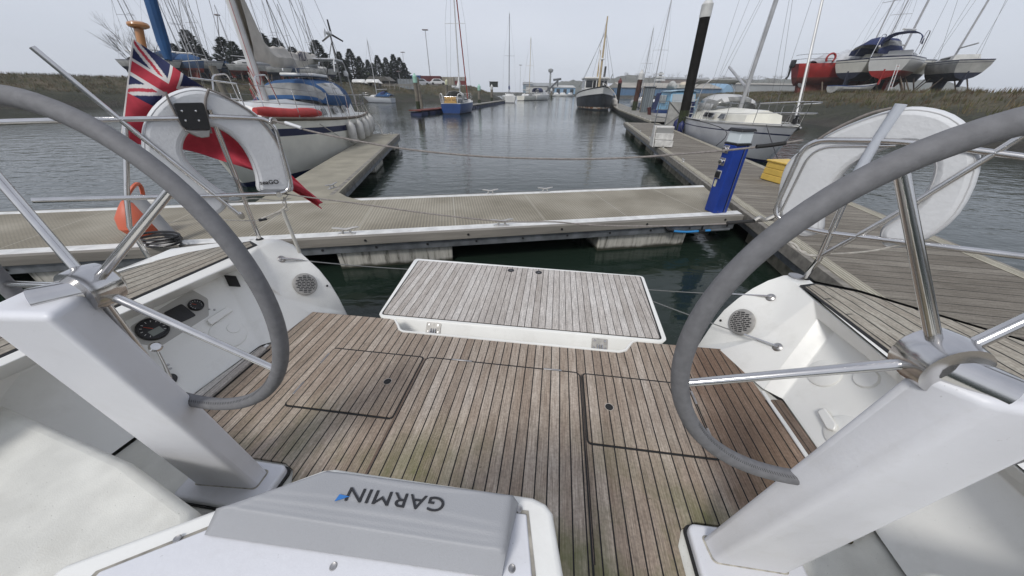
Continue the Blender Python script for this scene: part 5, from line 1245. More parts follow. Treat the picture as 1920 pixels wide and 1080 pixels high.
# ---------------- grey-hulled yacht on the right, outside the main dock
Lr = 8.8
Mdk = Matrix.Translation(dk_.location) @ Matrix.Rotation(AD, 4, 'Z')
ys = DL(W(1290, 258, 0)).y; xc = wD + .25 + 1.40
sr = Mdk @ Vector((xc, ys + .6, 0)); 
ry = empty('moored_yacht', (sr.x, sr.y, 0), AD - R(90), 'small grey-hulled yacht with cream deck moored outside the main dock, bow towards us', 'yacht')
f2, _1, _2 = hull_fn(Lr, 2.85, 1.0, 1.18, draft=.6, tr=.7, rake=1.15, full=.6, sheer=.06, maxat=.4, bowp=2.1)
q = MB(); hull_mesh(q, f2, [(0, .05, 2), (.20, .235, 1), (.92, 1.0, 1), (1.0, 3, 3)], qs=(0, .05, .1, .15, .2, .235, .3, .45, .6, .8, .92, 1.0, 1.2, 1.5), deck_m=4, qmax=1.5); q.build('hull', [BGR, BNV, ALU, BWL, BCR], ry)
cabin(ry, 2.0, 6.6, 1.05, .62, .98, 1.42, BCR, fw=.05, camber=.08)
for s in (-1, 1):
    sidewin(ry, 5.3, 1.24, .72, .17, s * .93, s, ry, .12, .4); sidewin(ry, 4.0, 1.22, 1.3, .17, s * 1.0, s, ry, .05, .4)
P = [arch(3.9, .75, 1.45, 1.72), arch(3.7, .85, 1.42, 1.88), arch(2.9, .95, 1.4, 1.97), arch(2.2, 1.0, 1.3, 1.98)]
q = MB(); q.grid(P, mf=lambda i, j: 1 if (i == 0 and j not in (3, 7)) or j in (1, 8) else 0); q.build('spray_hood', [mat('hood_white', (.5, .5, .49), .5), CLR], ry, smooth=60, solid=.01)
for x, zt_ in ((2.1, 2.6), (.5, 2.45)):
    q = MB(); q.tube(arch(x, 1.05, 1.0, zt_, 12, .5), .016, 8); q.build('bimini_hoop', STEEL, ry)
q = MB(); q.grid([[Vector((x, y, z - .05 * y * y)) for y in (-.9, -.45, 0, .45, .9)] for x, z in ((.45, 2.42), (.7, 2.5), (1.1, 2.56))]); q.build('bimini_canvas', mat('hood_white', (.5, .5, .49), .5), ry, solid=.02)
mastrig(ry, 4.35, 1.45, 10.5, .075, ALU, f2, Lr, boom=((4.25, 0, 2.2), (1.75, .0, 3.0), .05), wr=.005, spreader=(.52,))
rails(ry, f2, Lr, .12, .84, .6, 6)
q = MB(); e = f2(.97, 0, 1); q.tube([(e.x, 0, e.z), (e.x - 2.3, 0, 7.2)], .03, 8); q.build('furled_genoa', ALUW, ry)
q = MB(); q.lathe([(0, 0), (.09, .02), (.09, .14), (.03, .16), (.03, .2), (.08, .22), (0, .26)], (e.x - .02, 0, e.z + .05), 12); q.build('furler_drum', BLACK, ry)
q = MB(); q.tube([f2(.985, 0, 1) + Vector((.1, 0, -.02)), f2(.9, .4, 1) + Vector((0, -.3, 0))], .03, 6); q.build('anchor_roller', STEELD, ry)
for k in range(3):
    q = MB(); q.box((5.6 + .25 * k, .1, 1.47), (.2, .3, .04)); q.build('deck_gear', mat('hood_white', (.5, .5, .49), .5), ry, bevel=.01)
r_ = random.Random(9)
for k in range(5): line(ry, (4.35 + r_.uniform(-.15, .15), r_.uniform(-.12, .12), 1.5), (4.35, r_.uniform(-.05, .05), 1.45 + r_.uniform(4, 10)), .005, 'halyard', ROPEG)
for k in range(12):
    p = f2(.62 + .24 * k / 12, 0, -1); 
Mr = Matrix.Translation(ry.location) @ Matrix.Rotation(ry.rotation_euler.z, 4, 'Z')
q = MB(); a, b_ = f2(.45, 0, -1), f2(.95, 0, -1)
for s in (-1, 1):
    q = MB(); q.tube([f2(.05 + .93 * i / 24, 0, s) + Vector((0, 0, .03)) for i in range(25)], .018, 6); q.build('toe_rail', ALUW, ry)
LB = ['big navy fender at the grey yacht\'s stern beside the tall pile', 'small navy fender just ahead of the big one on the grey yacht', 'third navy fender along the grey yacht, partly hidden by the dock', 'long navy fender of the grey yacht nearest the blue pedestal']
for k, (t, rr, hh) in enumerate(((.03, .24, .6), (.10, .12, .45), (.17, .12, .5), (.27, .13, .55))):
    p0 = f2(t, 0, -1); loc = Mr @ Vector((p0.x, p0.y - .15, .30)); fender(loc, hh, rr, FENB, LB[k], Mr @ Vector((p0.x, p0.y, p0.z + .3)), 'navy fenders of the grey yacht')
def dpt(x, y, z=0.0): return Mdk @ Vector((x, y, z))
rope('mooring_line', [Mr @ f2(.9, 0, -1), dpt(wD + .4, -1.5, .45), dpt(wD - .06, -3.4, .03)], .012, ROPD, 'dark bow line from the grey yacht down to the dock edge')
rope('mooring_line', [Mr @ f2(.35, 0, -1), dpt(wD + .15, 1.1, .5), dpt(wD - .05, .9, .03)], .012, ROPD, 'dark line hanging from the grey yacht behind the pedestal')
rope('mooring_line', [Mr @ f2(.5, 0, -1), Mr @ (f2(.3, 0, -1) + Vector((0, -.15, .0))), Mr @ (f2(.12, 0, -1) + Vector((0, -.2, -.1))), dpt(wD - .1, 4.9, .03)], .012, ROPD, 'dark spring line running aft along the grey yacht\'s deck edge')

# ---------------- things on the dock and walkway
def wt(px, py): return W(px, py, ZP)
# power pedestal
pc = W(1341, 396, ZP); pd = empty('power_pedestal', (pc.x, pc.y, ZP + .003), R(13), 'blue power pedestal with white head and sockets at the end of the walkway', 'pedestal')
PBL = mat('pedestal_blue', (.007, .036, .24), .4, noise=.12, scale=6)
q = MB(); q.prism(roundpoly([Vector(p) for p in ((-.115, -.10, 0), (.115, -.10, 0), (.115, .10, 0), (-.115, .10, 0))], .02), (-.02, .0, .92)); q.build('pedestal_body', PBL, pd, bevel=.006)
for x in (.035, .05):
    q = MB(); q.hexa([(x, -.104, .01), (x + .006, -.104, .01), (x + .006, -.098, .01), (x, -.098, .01)], [(x - .02, -.104, .91), (x - .014, -.104, .91), (x - .014, -.098, .91), (x - .02, -.098, .91)]); q.build('body_groove', BLACK if x < .04 else STEELD, pd)
q = MB(); q.hexa([(-.13, -.115, .92), (.10, -.115, .92), (.10, .115, .92), (-.13, .115, .92)], [(-.13, -.115, .945), (.10, -.115, .945), (.10, .115, .945), (-.13, .115, .945)]); q.build('black_collar', BLACK, pd, bevel=.006)
q = MB(); q.hexa([(-.12, -.105, .945), (.09, -.105, .945), (.09, .105, .945), (-.12, .105, .945)], [(-.115, -.10, 1.09), (.08, -.10, 1.09), (.08, .10, 1.09), (-.115, .10, 1.09)]); q.build('lamp_head', mat('frosted_white', (.62, .68, .70), .3), pd, bevel=.01)
q = MB(); q.hexa([(-.14, -.125, 1.09), (.105, -.125, 1.09), (.105, .125, 1.09), (-.14, .125, 1.09)], [(-.12, -.105, 1.125), (.085, -.105, 1.125), (.085, .105, 1.125), (-.12, .105, 1.125)]); q.build('pedestal_cap', BLACK, pd, bevel=.008)
def soc(z, kind):
    x = -.116 - .0217 * z; MX = Matrix.Rotation(R(-90), 3, 'Y'); y = .035
    q = MB(); q.box((x, y, z), (.012, .085, .10 if kind != 2 else .11)); o = q.build('socket_plate', STEELD if kind != 2 else mat('socket_grey', (.35, .35, .34), .5), pd, bevel=.005)
    q = MB()
    if kind == 2: q.box((x - .018, y, z), (.03, .07, .085)); q.build('socket_flap', BLACK, o, bevel=.008)
    else: q.lathe([(0, 0), (.036, 0), (.036, .03), (.028, .038), (0, .04)], (x - .005, y, z), 18, M=MX); q.build('socket_cover', STEEL, o)
soc(.86, 0); soc(.70, 1); soc(.53, 2)
q = MB(); q.box((-.127, .045, .41), (.004, .04, .10)); q.build('rating_label', mat('label_cream', (.5, .48, .34), .6), pd)
for x in (-.06, .06): q = MB(); q.lathe([(0, 0), (.007, 0), (.006, .004), (0, .004)], (x, -.10, .03), 8, M=Matrix.Rotation(R(90), 3, 'X')); q.build('base_screw', STEEL, pd)
# steel piles
PIL = mat('pile_black', (.010, .009, .008), .8, noise=.35, scale=3, spec=.2); PRU = mat('pile_rust', (.055, .025, .018), .85, noise=.4, scale=4)
PCAP = mat('pile_cap_white', (.52, .52, .50), .5, noise=.12, scale=4); WEED = mat('pile_weed', (.022, .030, .010), .9, noise=.4, scale=6)
def pile(base, top, r, mt, cap, label, cat='pile', capm=None, group='steel piles holding the pontoons', weed=True, cone=True):
    root = empty('mooring_pile', base, 0, label, cat, group); d = Vector(top) - Vector(base)
    b0 = -d.normalized() * (2.5)
    zt_ = d * (1 - cap / d.length)
    wz = d * (min(.35, 1.3 / d.length))
    q = MB(); q.tube([b0, wz if weed else b0 * .9], r * 1.01, 20); q.build('weedy_foot', WEED, root)
    q = MB(); q.tube([wz if weed else b0 * .9, zt_], r, 20); q.build('pile_shaft', mt, root)
    if cone:
        q = MB(); c = d.normalized(); q.tube([zt_, d, d + c * r * .25, d + c * r * 1.0, d + c * r * 1.35], [r * 1.08, r * 1.08, r * .9, r * .35, r * .3], 20); q.build('pile_cap', capm or PCAP, root)
    return root
b_ = W(1276, 246, 0.0); bx = W(1276, 244, ZP); pile(Vector((bx.x + .02, bx.y, -.0)), D(1327, 8, bx.y), .205, PIL, .42, 'tall black steel pile with a white cap beside the cabin boat')
bx = W(1188, 207, ZP); pile(Vector((bx.x, bx.y, 0)), D(1203, 138, bx.y), .24, PRU, .5, 'brown steel pile with white pointed cap on the far dock')
bx = W(1157, 194, ZP); pile(Vector((bx.x, bx.y, 0)), D(1163, 152, bx.y), .30, PIL, .3, 'short dark pile with rusty red top beside the fishing boat', capm=mat('rust_cap', (.12, .03, .03), .8), weed=False)
bx = W(1218, 215, ZP); pile(Vector((bx.x + .1, bx.y, 0)), D(1217, 200, bx.y), .14, mat('pile_red', (.07, .018, .015), .6), .05, 'stumpy dark red post standing on the far dock', group=None, weed=False, cone=False)
GCAP = mat('pile_cap_green', (.30, .52, .42), .5); PWD = mat('pile_wood', (.14, .125, .10), .9, noise=.3, scale=3)
for (x0, y0_, x1, y1_, cm, lb) in ((786, 214, 777, 143, GCAP, 'grey pile with green cap left of the blue sloop'), (837, 196, 837, 152, mat('pile_cap_yel', (.5, .5, .33), .5), 'pile with pale yellow cap behind the blue sloop'), (878, 204, 877, 160, None, 'short dark capless pile right of the blue sloop'), (899, 200, 898, 162, GCAP, 'thin pile with green cap right of the blue sloop'), (922, 194, 922, 162, PCAP, 'far pile with white cap near the white yachts'), (1034, 185, 1034, 168, PCAP, 'farthest pile, at the end of the white boats')):
    bx = W(x0, y0_, 0); pile(bx, D(x1, y1_, bx.y), .18 * (1 + (bx.y - 33) / 120), PWD, .5 if cm else .1, lb, capm=cm, group='piles along the left pontoon', cone=cm is not None, weed=True)
bx = W(795, 213, 0); q = MB(); q.tube([bx - Vector((0, 0, 2)), D(782, 145, bx.y + .6)], .13, 10); tag(q.build('raking_strut', PWD), 'leaning timber strut against the green-capped pile', 'strut')
# white dock steps
c = W(1240, 277, ZP); st = empty('dock_steps', (c.x + .07, c.y + .05, ZP), AD + R(2), 'white three-step boarding steps standing on the boarded dock', 'steps')
STW = mat('steps_white', (.56, .55, .52), .6, noise=.18, scale=7)
for k in range(3):
    q = MB(); q.box((.0, .12 + .13 * k, .11 + .20 * k), (.56, .26 + .0, .185)); q.build('step_box', STW, st, bevel=.006)
q = MB(); q.box((0, .32, .28), (.52, .26, .56)); q.build('steps_frame', mat('steps_frame_grey', (.25, .25, .24), .7), st)
q = MB(); q.prism([(-.31, -.02, .01), (-.31, .5, .01), (-.31, .5, .62), (-.31, .24, .62)], (-.02, 0, 0)); q.build('side_board', STW, st)
# yellow box steps
c = W(1425, 335, ZP); c2 = W(1463, 346, ZP)
ys_ = empty('step_box', (c.x, c.y, ZP), math.atan2(c2.y - c.y, c2.x - c.x), 'yellow plastic step box with ribbed sides on the right edge of the dock', 'box')
YEL = mat('yellow_plastic', (.62, .42, .09), .5, noise=.08, scale=8)
for k in range(3):
    q = MB(); w_ = .52 - .0 * k; q.box((.24, .24, .062 + .118 * k), (.48 - .01 * k, .49 - .01 * k, .112)); q.build('box_tier', YEL, ys_, bevel=.008)
q = MB(); q.box((.24, .24, .37), (.50, .51, .03)); q.build('box_lid', YEL, ys_, bevel=.008)
# blue cabin boat behind the tall pile, on the outside of the far dock
mid = W(1236, 224, 0); cb = empty('cabin_boat', (13.1, 32.5, 0), R(-97), 'small blue and white cabin boat with a dinghy on its roof behind the tall pile', 'boat')
f3, _1, _2 = hull_fn(7.2, 2.6, .75, 1.1, draft=.5, tr=.85, rake=.6, full=.9, sheer=.05)
q = MB(); hull_mesh(q, f3, [(0, .3, 1), (1.0, 3, 2)], qmax=1.5); q.build('hull', [BW, BBL, BWL], cb)
LBL = mat('pale_blue_paint', (.18, .36, .50), .45, noise=.08, scale=3)
q = MB(); q.hexa([(2.2, -1.1, .8), (5.3, -.95, .8), (5.3, .95, .8), (2.2, 1.1, .8)], [(2.4, -.95, 2.15), (4.7, -.85, 2.15), (4.7, .85, 2.15), (2.4, .95, 2.15)]); q.build('wheelhouse', LBL, cb, bevel=.05)
q = MB(); q.grid([[Vector((x, y, 2.2 - .10 * y * y)) for y in (-1.0, -.5, 0, .5, 1.0)] for x in (2.2, 3.5, 4.9)]); q.build('wheelhouse_roof', mat('roof_pale_blue', (.32, .44, .52), .4), cb, solid=.06)
for y0_, y1_ in ((-.78, -.05), (.05, .78)):
    q = MB(); q.hexa([(5.14, y0_, 1.25), (5.16, y0_, 1.25), (5.16, y1_, 1.25), (5.14, y1_, 1.25)], [(4.83, y0_, 1.95), (4.86, y0_, 1.95), (4.86, y1_, 1.95), (4.83, y1_, 1.95)]); q.build('windscreen', mat('pale_glass', (.30, .33, .34), .1), cb)
for s in (-1, 1):
    for x in (2.7, 3.6): q = MB(); q.box((x + .15, s * 1.01, 1.6), (.75, .1, .55)); q.build('cabin_window', mat('pale_glass', (.30, .33, .34), .1), cb, bevel=.03)
q = MB(); q.tube([(2.3, -.5, 2.42), (3.1, -.5, 2.55), (4.0, -.45, 2.42)], [.18, .28, .12], 12); q.build('roof_dinghy', mat('dinghy_grey', (.36, .36, .34), .7, noise=.2, scale=4), cb)
q = MB(); q.lathe([(0, 0), (.25, .03), (.33, .2), (.25, .36), (0, .4)], (4.0, .1, 2.35), 14); q.build('roof_buoy', mat('buoy_cream', (.52, .45, .36), .6), cb)
q = MB(); q.hexa([(.4, -1.0, .8), (2.2, -1.05, .8), (2.2, 1.05, .8), (.4, 1.0, .8)], [(.6, -.9, 2.0), (2.2, -.95, 2.05), (2.2, .95, 2.05), (.6, .9, 2.0)]); q.build('cockpit_cover', CNV, cb, bevel=.06)
rails(cb, f3, 7.2, .55, .9, .55, 4, .014, pushpit=False)
# steel gate and grey screen on the dock by the pile
g = empty('access_gate', (dpt(1.25, 8.4).x, dpt(1.25, 8.4).y, ZP), AD, 'grey steel ladder frame with diagonal braces beside the tall pile', 'frame')
for x in (0, .5, 1.15):
    q = MB(); q.box((x, 0, .6), (.04, .04, 1.2)); q.build('frame_post', GALV, g)
for z_ in (.1, .45, .8, 1.18): q = MB(); q.box((.25, 0, z_), (.5, .03, .03)); q.build('frame_rung', GALV, g)
q = MB(); q.box((.82, .01, .6), (.6, .015, 1.1)); q.build('frame_panel', mat('panel_pale', (.36, .36, .34), .6, noise=.15, scale=4), g)
q = MB(); q.tube([(.5, -.02, .05), (1.15, -.02, .6)], .018, 6); q.tube([(.5, -.02, 1.15), (1.15, -.02, .6)], .018, 6); q.build('frame_brace', RIG, g)
c = W(1205, 212, ZP); gs = empty('grey_locker', (c.x + .35, c.y + 1.2, ZP), AD, 'tall weathered grey boarded locker on the far dock', 'locker')
q = MB(); q.box((.3, .3, 1.0), (.95, .6, 2.0)); q.build('locker_body', planks('locker_boards', 0, .18, [(.10, .12, .13), (.15, .175, .19), (.20, .225, .235), (.26, .28, .28)], grain=.4), gs, bevel=.01)
q = MB(); q.box((.3, .28, 2.04), (1.1, .75, .06)); q.build('locker_lid', GALV, gs, bevel=.01)
q = MB(); q.box((-.24, -.02, 1.0), (.08, .06, 2.1)); q.build('corner_post', TIMB, gs)
# blue railed boat stern just right of the pile
q = MB()
bl = empty('boarding_ladder', (dpt(2.25, 7.1).x, dpt(2.25, 7.1).y, .4), AD, 'pale blue boarding ladder with white rungs between tall pile and grey yacht', 'ladder')
for x in (0, .42):
    q = MB(); q.tube([(x, 0, 0), (x + .05, .1, 1.45)], .035, 8); q.build('ladder_rail', LBL, bl)
for k in range(5):
    q = MB(); q.tube([(.01 * k, .02 * k, .2 + .28 * k), (.42 + .01 * k, .02 * k, .2 + .28 * k)], .018, 6); q.build('ladder_rung', ALUW, bl)
q = MB(); q.box((.22, .12, .7), (.36, .02, 1.1)); q.build('ladder_panel', CNV, bl, bevel=.01)

bx = W(415, 172, 0); bx = D(414, 170, 25); pile(Vector((bx.x + .3, 25, 0)), D(397, 122, 25), .20, PWD, .05, 'weathered grey timber pile rising behind the left lifebuoy', cone=False, group='piles along the left pontoon')
# clutter at the left end of the walkway
c = W(330, 452, ZP); gp = empty('grey_post', (c.x, c.y, ZP), 0, 'leaning grey tube post with a black foot at the left end of the walkway', 'post')
t_ = D(254, 368, c.y) - gp.location
q = MB(); q.tube([(0, 0, 0), t_], .055, 16); q.build('post_tube', mat('tube_grey', (.30, .30, .30), .5, noise=.1, scale=5), gp)
q = MB(); q.tube([(0, 0, 0), t_ * .07], .072, 16); q.build('post_foot', BLACK, gp)
c = W(272, 440, ZP); of = empty('orange_fender', (c.x, c.y, ZP), 0, 'orange ball fender lying on the walkway beside the grey post', 'fender')
q = MB(); q.lathe([(0, 0), (.12, .02), (.17, .12), (.15, .24), (.08, .34), (.03, .40), (0, .42)], (0, 0, 0), 20); q.build('fender_body', ORG, of)
q = MB(); q.tube(smoothpath([(0, 0, .4), (.1, .1, .55), (.0, .25, .5), (-.15, .3, .2), (-.1, .35, .02)], 5), .02, 6); q.build('fender_strop', ORG, of)
c = W(300, 468, ZP); q = MB(); q.tube([Vector((c.x + .16 * math.cos(a) * (1 + a * .012), c.y + .07 + .10 * math.sin(a), ZP + .015 + .006 * a)) for a in [i * .35 for i in range(64)]], .012, 6); tag(q.build('coiled_hose', BLACK), 'black hose coiled on the walkway by the grey post', 'hose')
c = W(285, 382, ZP); q = MB(); q.box((0, 0, .05), (.36, .10, .09)); o = q.build('fender_block', FEN, bevel=.03, loc=(c.x, c.y - .05, ZP)); tag(o, 'white ribbed fender block on the far edge of the walkway at left', 'fender block')
# ================================================================ the far banks: trees, yard boats, sheds
BARK = mat('bark', (.06, .05, .04), .95, noise=.3, scale=3)
CONF = mat('conifer_green', (.022, .034, .018), .9, noise=.45, scale=1.2)
CONF2 = mat('conifer_green_light', (.040, .052, .026), .9, noise=.4, scale=1.2)
def conifer_mesh(seed, H, Wd):
    r = np.random.RandomState(seed); q = MB(); n = 0
    gaps = r.uniform(.6, 1.25, 12)
    for k in range(2600):
        h = r.uniform(.05, 1) ** .85; a = r.uniform(0, 6.283)
        rad = Wd * (1 - h) ** .8 * (.88 + .22 * math.sin(a * 4 + seed * 2 + h * 5) * math.sin(a * 2 - h * 7)) * (.88 + .2 * math.sin(h * 34 + seed)) * gaps[int(h * 11.9)] ** .6 + .07
        rr = rad * r.uniform(.35, 1.05) ** .6
        x, y, z = rr * math.cos(a), rr * math.sin(a), H * h - .12 * rr
        s = r.uniform(.22, .5) * (1.15 - .55 * h); up = r.uniform(.15, .6)
        d = Vector((math.cos(a + r.uniform(-.7, .7)), math.sin(a + r.uniform(-.7, .7)), up)).normalized(); t = d.cross(Vector((r.uniform(-1, 1), r.uniform(-1, 1), 1))).normalized()
        p = Vector((x, y, z)); q.add([p - t * s * .38, p + t * s * .38, p + d * s * 1.3], [(0, 1, 2)], int(r.rand() < .3))
    return q
TREES = []
def tree(mbs, mats_, H, trunk_r, loc, label, cat='tree', group=None, proto=None):
    root = empty('conifer_tree', loc, random.uniform(0, 6), label, cat, group)
    q = MB(); q.tube([(0, 0, -.3), (.05, 0, H * .5), (0, .03, H * .95)], [trunk_r, trunk_r * .6, .02], 8); tr = q.build('trunk', BARK, root)
    cr_ = mbs.build('crown', mats_, root, smooth=0, fixn=False); return root
protos = [tree(conifer_mesh(s, 7.5, w_), [CONF, CONF2], 7.5, .16, (0, 0, 0), None) for s, w_ in ((1, 2.9), (2, 2.3), (3, 3.3))]
cl = [(322, 88, 62), (345, 62, 60), (372, 92, 64), (412, 76, 66), (434, 84, 64), (452, 100, 70), (487, 68, 70), (500, 88, 66), (516, 78, 72), (546, 94, 70), (566, 104, 74), (590, 82, 72), (606, 104, 78), (634, 97, 84), (654, 92, 84), (672, 106, 86), (688, 112, 88), (706, 104, 88), (722, 108, 88), (736, 102, 88), (748, 108, 90), (757, 118, 90), (644, 112, 80), (697, 118, 92)]
cl = [(a_, b_ - (6 if a_ < 600 else 0), c_ + 8) for a_, b_, c_ in cl]
NEAR = ['behind the blue furled headsail at far left', 'tallest of the clump left of the masts', 'right side of the far left clump', 'standing alone left of the white mast', 'small one close left of the white mast', 'low one just behind the white mast', 'above the head of the sail cover', 'under the slope of the sail cover', 'behind the mast and above the sail cover', 'right of the sail cover', 'small one left of the wind generator', 'left neighbour of the wind generator', 'just behind the wind generator pole', 'first of the row right of the wind generator', 'pointed one in the long row', 'lower one left of the small boat\'s mast', 'lowest dip of the row by the mast', 'behind the small boat\'s mast', 'right of the small boat\'s mast', 'broad one near the right end of the row', 'next to last of the row on the right', 'last one of the row before the containers', 'low one filling the row behind the dinghies', 'low one behind the dark shelter']
for i, (px, py, Dd) in enumerate(cl):
    p = D(px, py, Dd); g = float(land(p.x, p.y)); topz = D(px, py, Dd).z; H = topz - g
    o = protos[i] if i < 3 else copy_tree(protos[i % 3])
    o.location = (p.x, p.y, g); s = H / 7.5; k = 1.7 if i < 12 else 1.3; o.scale = (s * k, s * k, s); o.rotation_euler.z = i * 1.7
    tag(o, 'dark evergreen tree, ' + NEAR[i], 'tree', 'dark evergreens on the left bank')
# bare tree far left
def bare(loc, H, label, seed=3, sp=.5):
    r = random.Random(seed); q = MB(); root = empty('bare_tree', loc, 0, label, 'tree'); q0 = MB(); q0.tube([(0, 0, -.2), (.1, 0, H * .2), (.15, .05, H * .34)], [.14, .11, .09], 8); q0.build('trunk', BARK, root)
    def br(p, d, l, rad, lv):
        e = p + d * l; m_ = (p + e) / 2 + Vector((r.uniform(-1, 1), r.uniform(-1, 1), 0)) * l * .06
        q.tube([p, m_, e], [rad, rad * .8, rad * .6], 4 if lv > 1 else 6, cap=False)
        if lv < 5:
            for k in range(3 if lv < 4 else 3):
                t = r.uniform(.45, 1); nd = (d + Vector((r.uniform(-1, 1), r.uniform(-1, 1), r.uniform(-.2, .7))) * sp).normalized(); br(p.lerp(e, t), nd, l * r.uniform(.6, .8), rad * .58, lv + 1)
    for k in range(5):
        a = k * 1.25; br(Vector((.12, .04, H * (.2 + .03 * k))), Vector((math.cos(a) * .5, math.sin(a) * .5, 1)).normalized(), H * .3, .06, 1)
    q.build('crown', mat('twigs', (.13, .115, .10), .9), root, smooth=0, fixn=False); return root
p = D(285, 160, 48); bare((p.x, p.y, float(land(p.x, p.y))), 8.5, 'bare leafless tree behind the flagstaff knob')
for i, (px, py, Dd) in enumerate(((1216, 138, 300), (1258, 134, 320), (1400, 140, 330), (1372, 142, 300), (1120, 142, 420), (1440, 143, 300))):
    p = D(px, 176, Dd); g = 1.5; H = D(px, py, Dd).z - g
    bare((p.x, p.y, g), H, ['pale bare tree far off right of the small white tower', 'tall far bare tree above the long blue warehouse', 'far bare tree above the blue gable end', 'small far bare tree left of the blue gable end', 'far bare tree behind the fishing boat\'s mast', 'far bare tree left of the red-hulled boat'][i], seed=i + 5, sp=.6)

hp = bare((0, 0, 0), 8.0, None, seed=12, sp=.75); hp2 = bare((0, 0, 0), 7.0, None, seed=15, sp=.85)
prof_ = [(1090, 162), (1140, 150), (1180, 139), (1240, 143), (1300, 146), (1380, 145), (1450, 146), (1500, 146)]
WH = ['1st', '2nd', '3rd', '4th', '5th', '6th', '7th', '8th', '9th', '10th', '11th', '12th', '13th', '14th', '15th', '16th', '17th', '18th', '19th', '20th', '21st', '22nd', '23rd', '24th', '25th', '26th']
r_ = random.Random(44)
for i in range(26):
    px = 1128 + i * 14.2 + r_.uniform(-4, 4); Dd = 500; py = np.interp(px, [a[0] for a in prof_], [a[1] for a in prof_])
    o = (hp, hp2)[i] if i < 2 else copy_tree((hp, hp2)[i % 2]); p = D(px, py + 3.0, Dd); o.location = (p.x, Dd + 20, p.z - 3.0); s = r_.uniform(.8, 1.35); o.scale = (s * 1.3, s * 1.3, s); o.rotation_euler.z = i
    tag(o, 'small bare tree on the far ridge, %s from the left in its row' % WH[i], 'tree', 'bare trees along the far ridge')
# --- yard boats: hull, keel, props, mast
def yard_boat(name, L, B, mats_, label, cat='yacht', H=11.0, draft=1.5, cover=None, ladder=False, group='laid-up yachts ashore on the left bank', keelm=None, mast=True, cab=True, tr=.7, rudder=True):
    root = empty(name, (0, 0, 0), 0, label, cat, group)
    f, _a, _b2 = hull_fn(L, B, .95, 1.2, draft=.6, tr=tr, rake=.9, full=.2, sheer=.08, aft_over=.3)
    root_z = draft + .1
    class Sh:  # lift everything by the keel's depth
        pass
    ff = lambda t, q_, s: f(t, q_, s) + Vector((0, 0, root_z))
    q = MB(); hull_mesh(q, ff, [(0, .08, 2), (.2, .24, 3), (1.0, 3, 1)], qs=(0, .08, .2, .24, .5, 1.0, 1.3, 1.6, 2.0), nx=14); q.build('hull', mats_, root)
    x0 = L * .38; q = MB(); q.hexa([(x0 + .2, -.10, .06), (x0 + 1.9, -.10, .06), (x0 + 1.9, .10, .06), (x0 + .2, .10, .06)], [(x0, -.16, root_z - .4), (x0 + 2.3, -.16, root_z - .4), (x0 + 2.3, .16, root_z - .4), (x0, .16, root_z - .4)]); q.build('keel', keelm or mats_[1], root, bevel=.03)
    if rudder: q = MB(); q.hexa([(.35, -.04, .5), (.9, -.04, .5), (.9, .04, .5), (.35, .04, .5)], [(.25, -.05, root_z + .1), (.8, -.05, root_z - .05), (.8, .05, root_z - .05), (.25, .05, root_z + .1)]); q.build('rudder', mats_[1], root)
    for t in (.22, .5, .75):
        for s in (-1, 1):
            a = ff(t, 1.5, s); q = MB(); q.tube([(a.x, a.y * 1.5 + s * .3, 0), (a.x, a.y * .95, a.z)], .05, 6); q.build('prop', RUBW, root)
    if cab:
        zc = root_z + 1.0
        q = MB(); q.hexa([(L * .22, -B * .3, zc), (L * .72, -B * .2, zc + .05), (L * .72, B * .2, zc + .05), (L * .22, B * .3, zc)], [(L * .24, -B * .26, zc + .45), (L * .66, -B * .15, zc + .4), (L * .66, B * .15, zc + .4), (L * .24, B * .26, zc + .45)]); q.build('cabin_trunk', mats_[0], root, bevel=.05)
        for s in (-1, 1): q = MB(); q.box((L * .42, s * B * .265, zc + .22), (L * .2, .06, .14)); q.build('cabin_window', WIN, root)
    if cover:
        P = [[Vector((x, -w_, root_z + 1.05)), Vector((x, -w_ * .2, root_z + z_)), Vector((x, w_ * .2, root_z + z_)), Vector((x, w_, root_z + 1.05))] for x, w_, z_ in ((.2, B * .3, 1.5), (L * .3, B * .48, 2.1), (L * .6, B * .42, 2.0), (L * .9, B * .1, 1.5))]
        q = MB(); q.grid(P); q.build('boat_cover', cover, root, solid=.02)
    if ladder:
        for y in (-.2, .2): q = MB(); q.tube([(-.6, y, 0), (-.1, y, root_z + 1.1)], .035, 6); q.build('ladder_rail', ALUW, root)
        for k in range(8): t = (k + .5) / 8; q = MB(); q.tube([(-.6 + .5 * t, -.2, (root_z + 1.1) * t), (-.6 + .5 * t, .2, (root_z + 1.1) * t)], .025, 6); q.build('ladder_rung', ALUW, root)
    if mast:
        zb = root_z + 1.4; mx_ = L * .52; q = MB(); q.tube([(mx_, 0, zb), (mx_ - .2, 0, zb + H)], [.085, .065], 8); q.build('mast', ALU, root)
        w_ = B * .36
        for sp in (.5, ): q = MB(); q.tube([(mx_ - .1, -w_, zb + H * sp), (mx_, 0, zb + H * sp + .05), (mx_ - .1, w_, zb + H * sp)], .03, 5); q.build('spreader', ALU, root)
        for a, b_ in (((L * 1.0, 0, root_z + 1.2), (mx_ - .2, 0, zb + H - .1)), ((0.1, 0, root_z + 1), (mx_ - .2, 0, zb + H)), ((mx_, -B * .45, root_z + 1.05), (mx_ - .1, -w_, zb + H * .5)), ((mx_, B * .45, root_z + 1.05), (mx_ - .1, w_, zb + H * .5)), ((mx_ - .1, -w_, zb + H * .5), (mx_ - .2, 0, zb + H - .1)), ((mx_ - .1, w_, zb + H * .5), (mx_ - .2, 0, zb + H - .1))):
            line(root, a, b_, .011, 'shroud')
        q = MB(); q.tube([(mx_ - .1, 0, zb + .7), (mx_ - 3.0, 0, zb + .8)], .06, 6); q.build('boom', ALU, root)
    return root
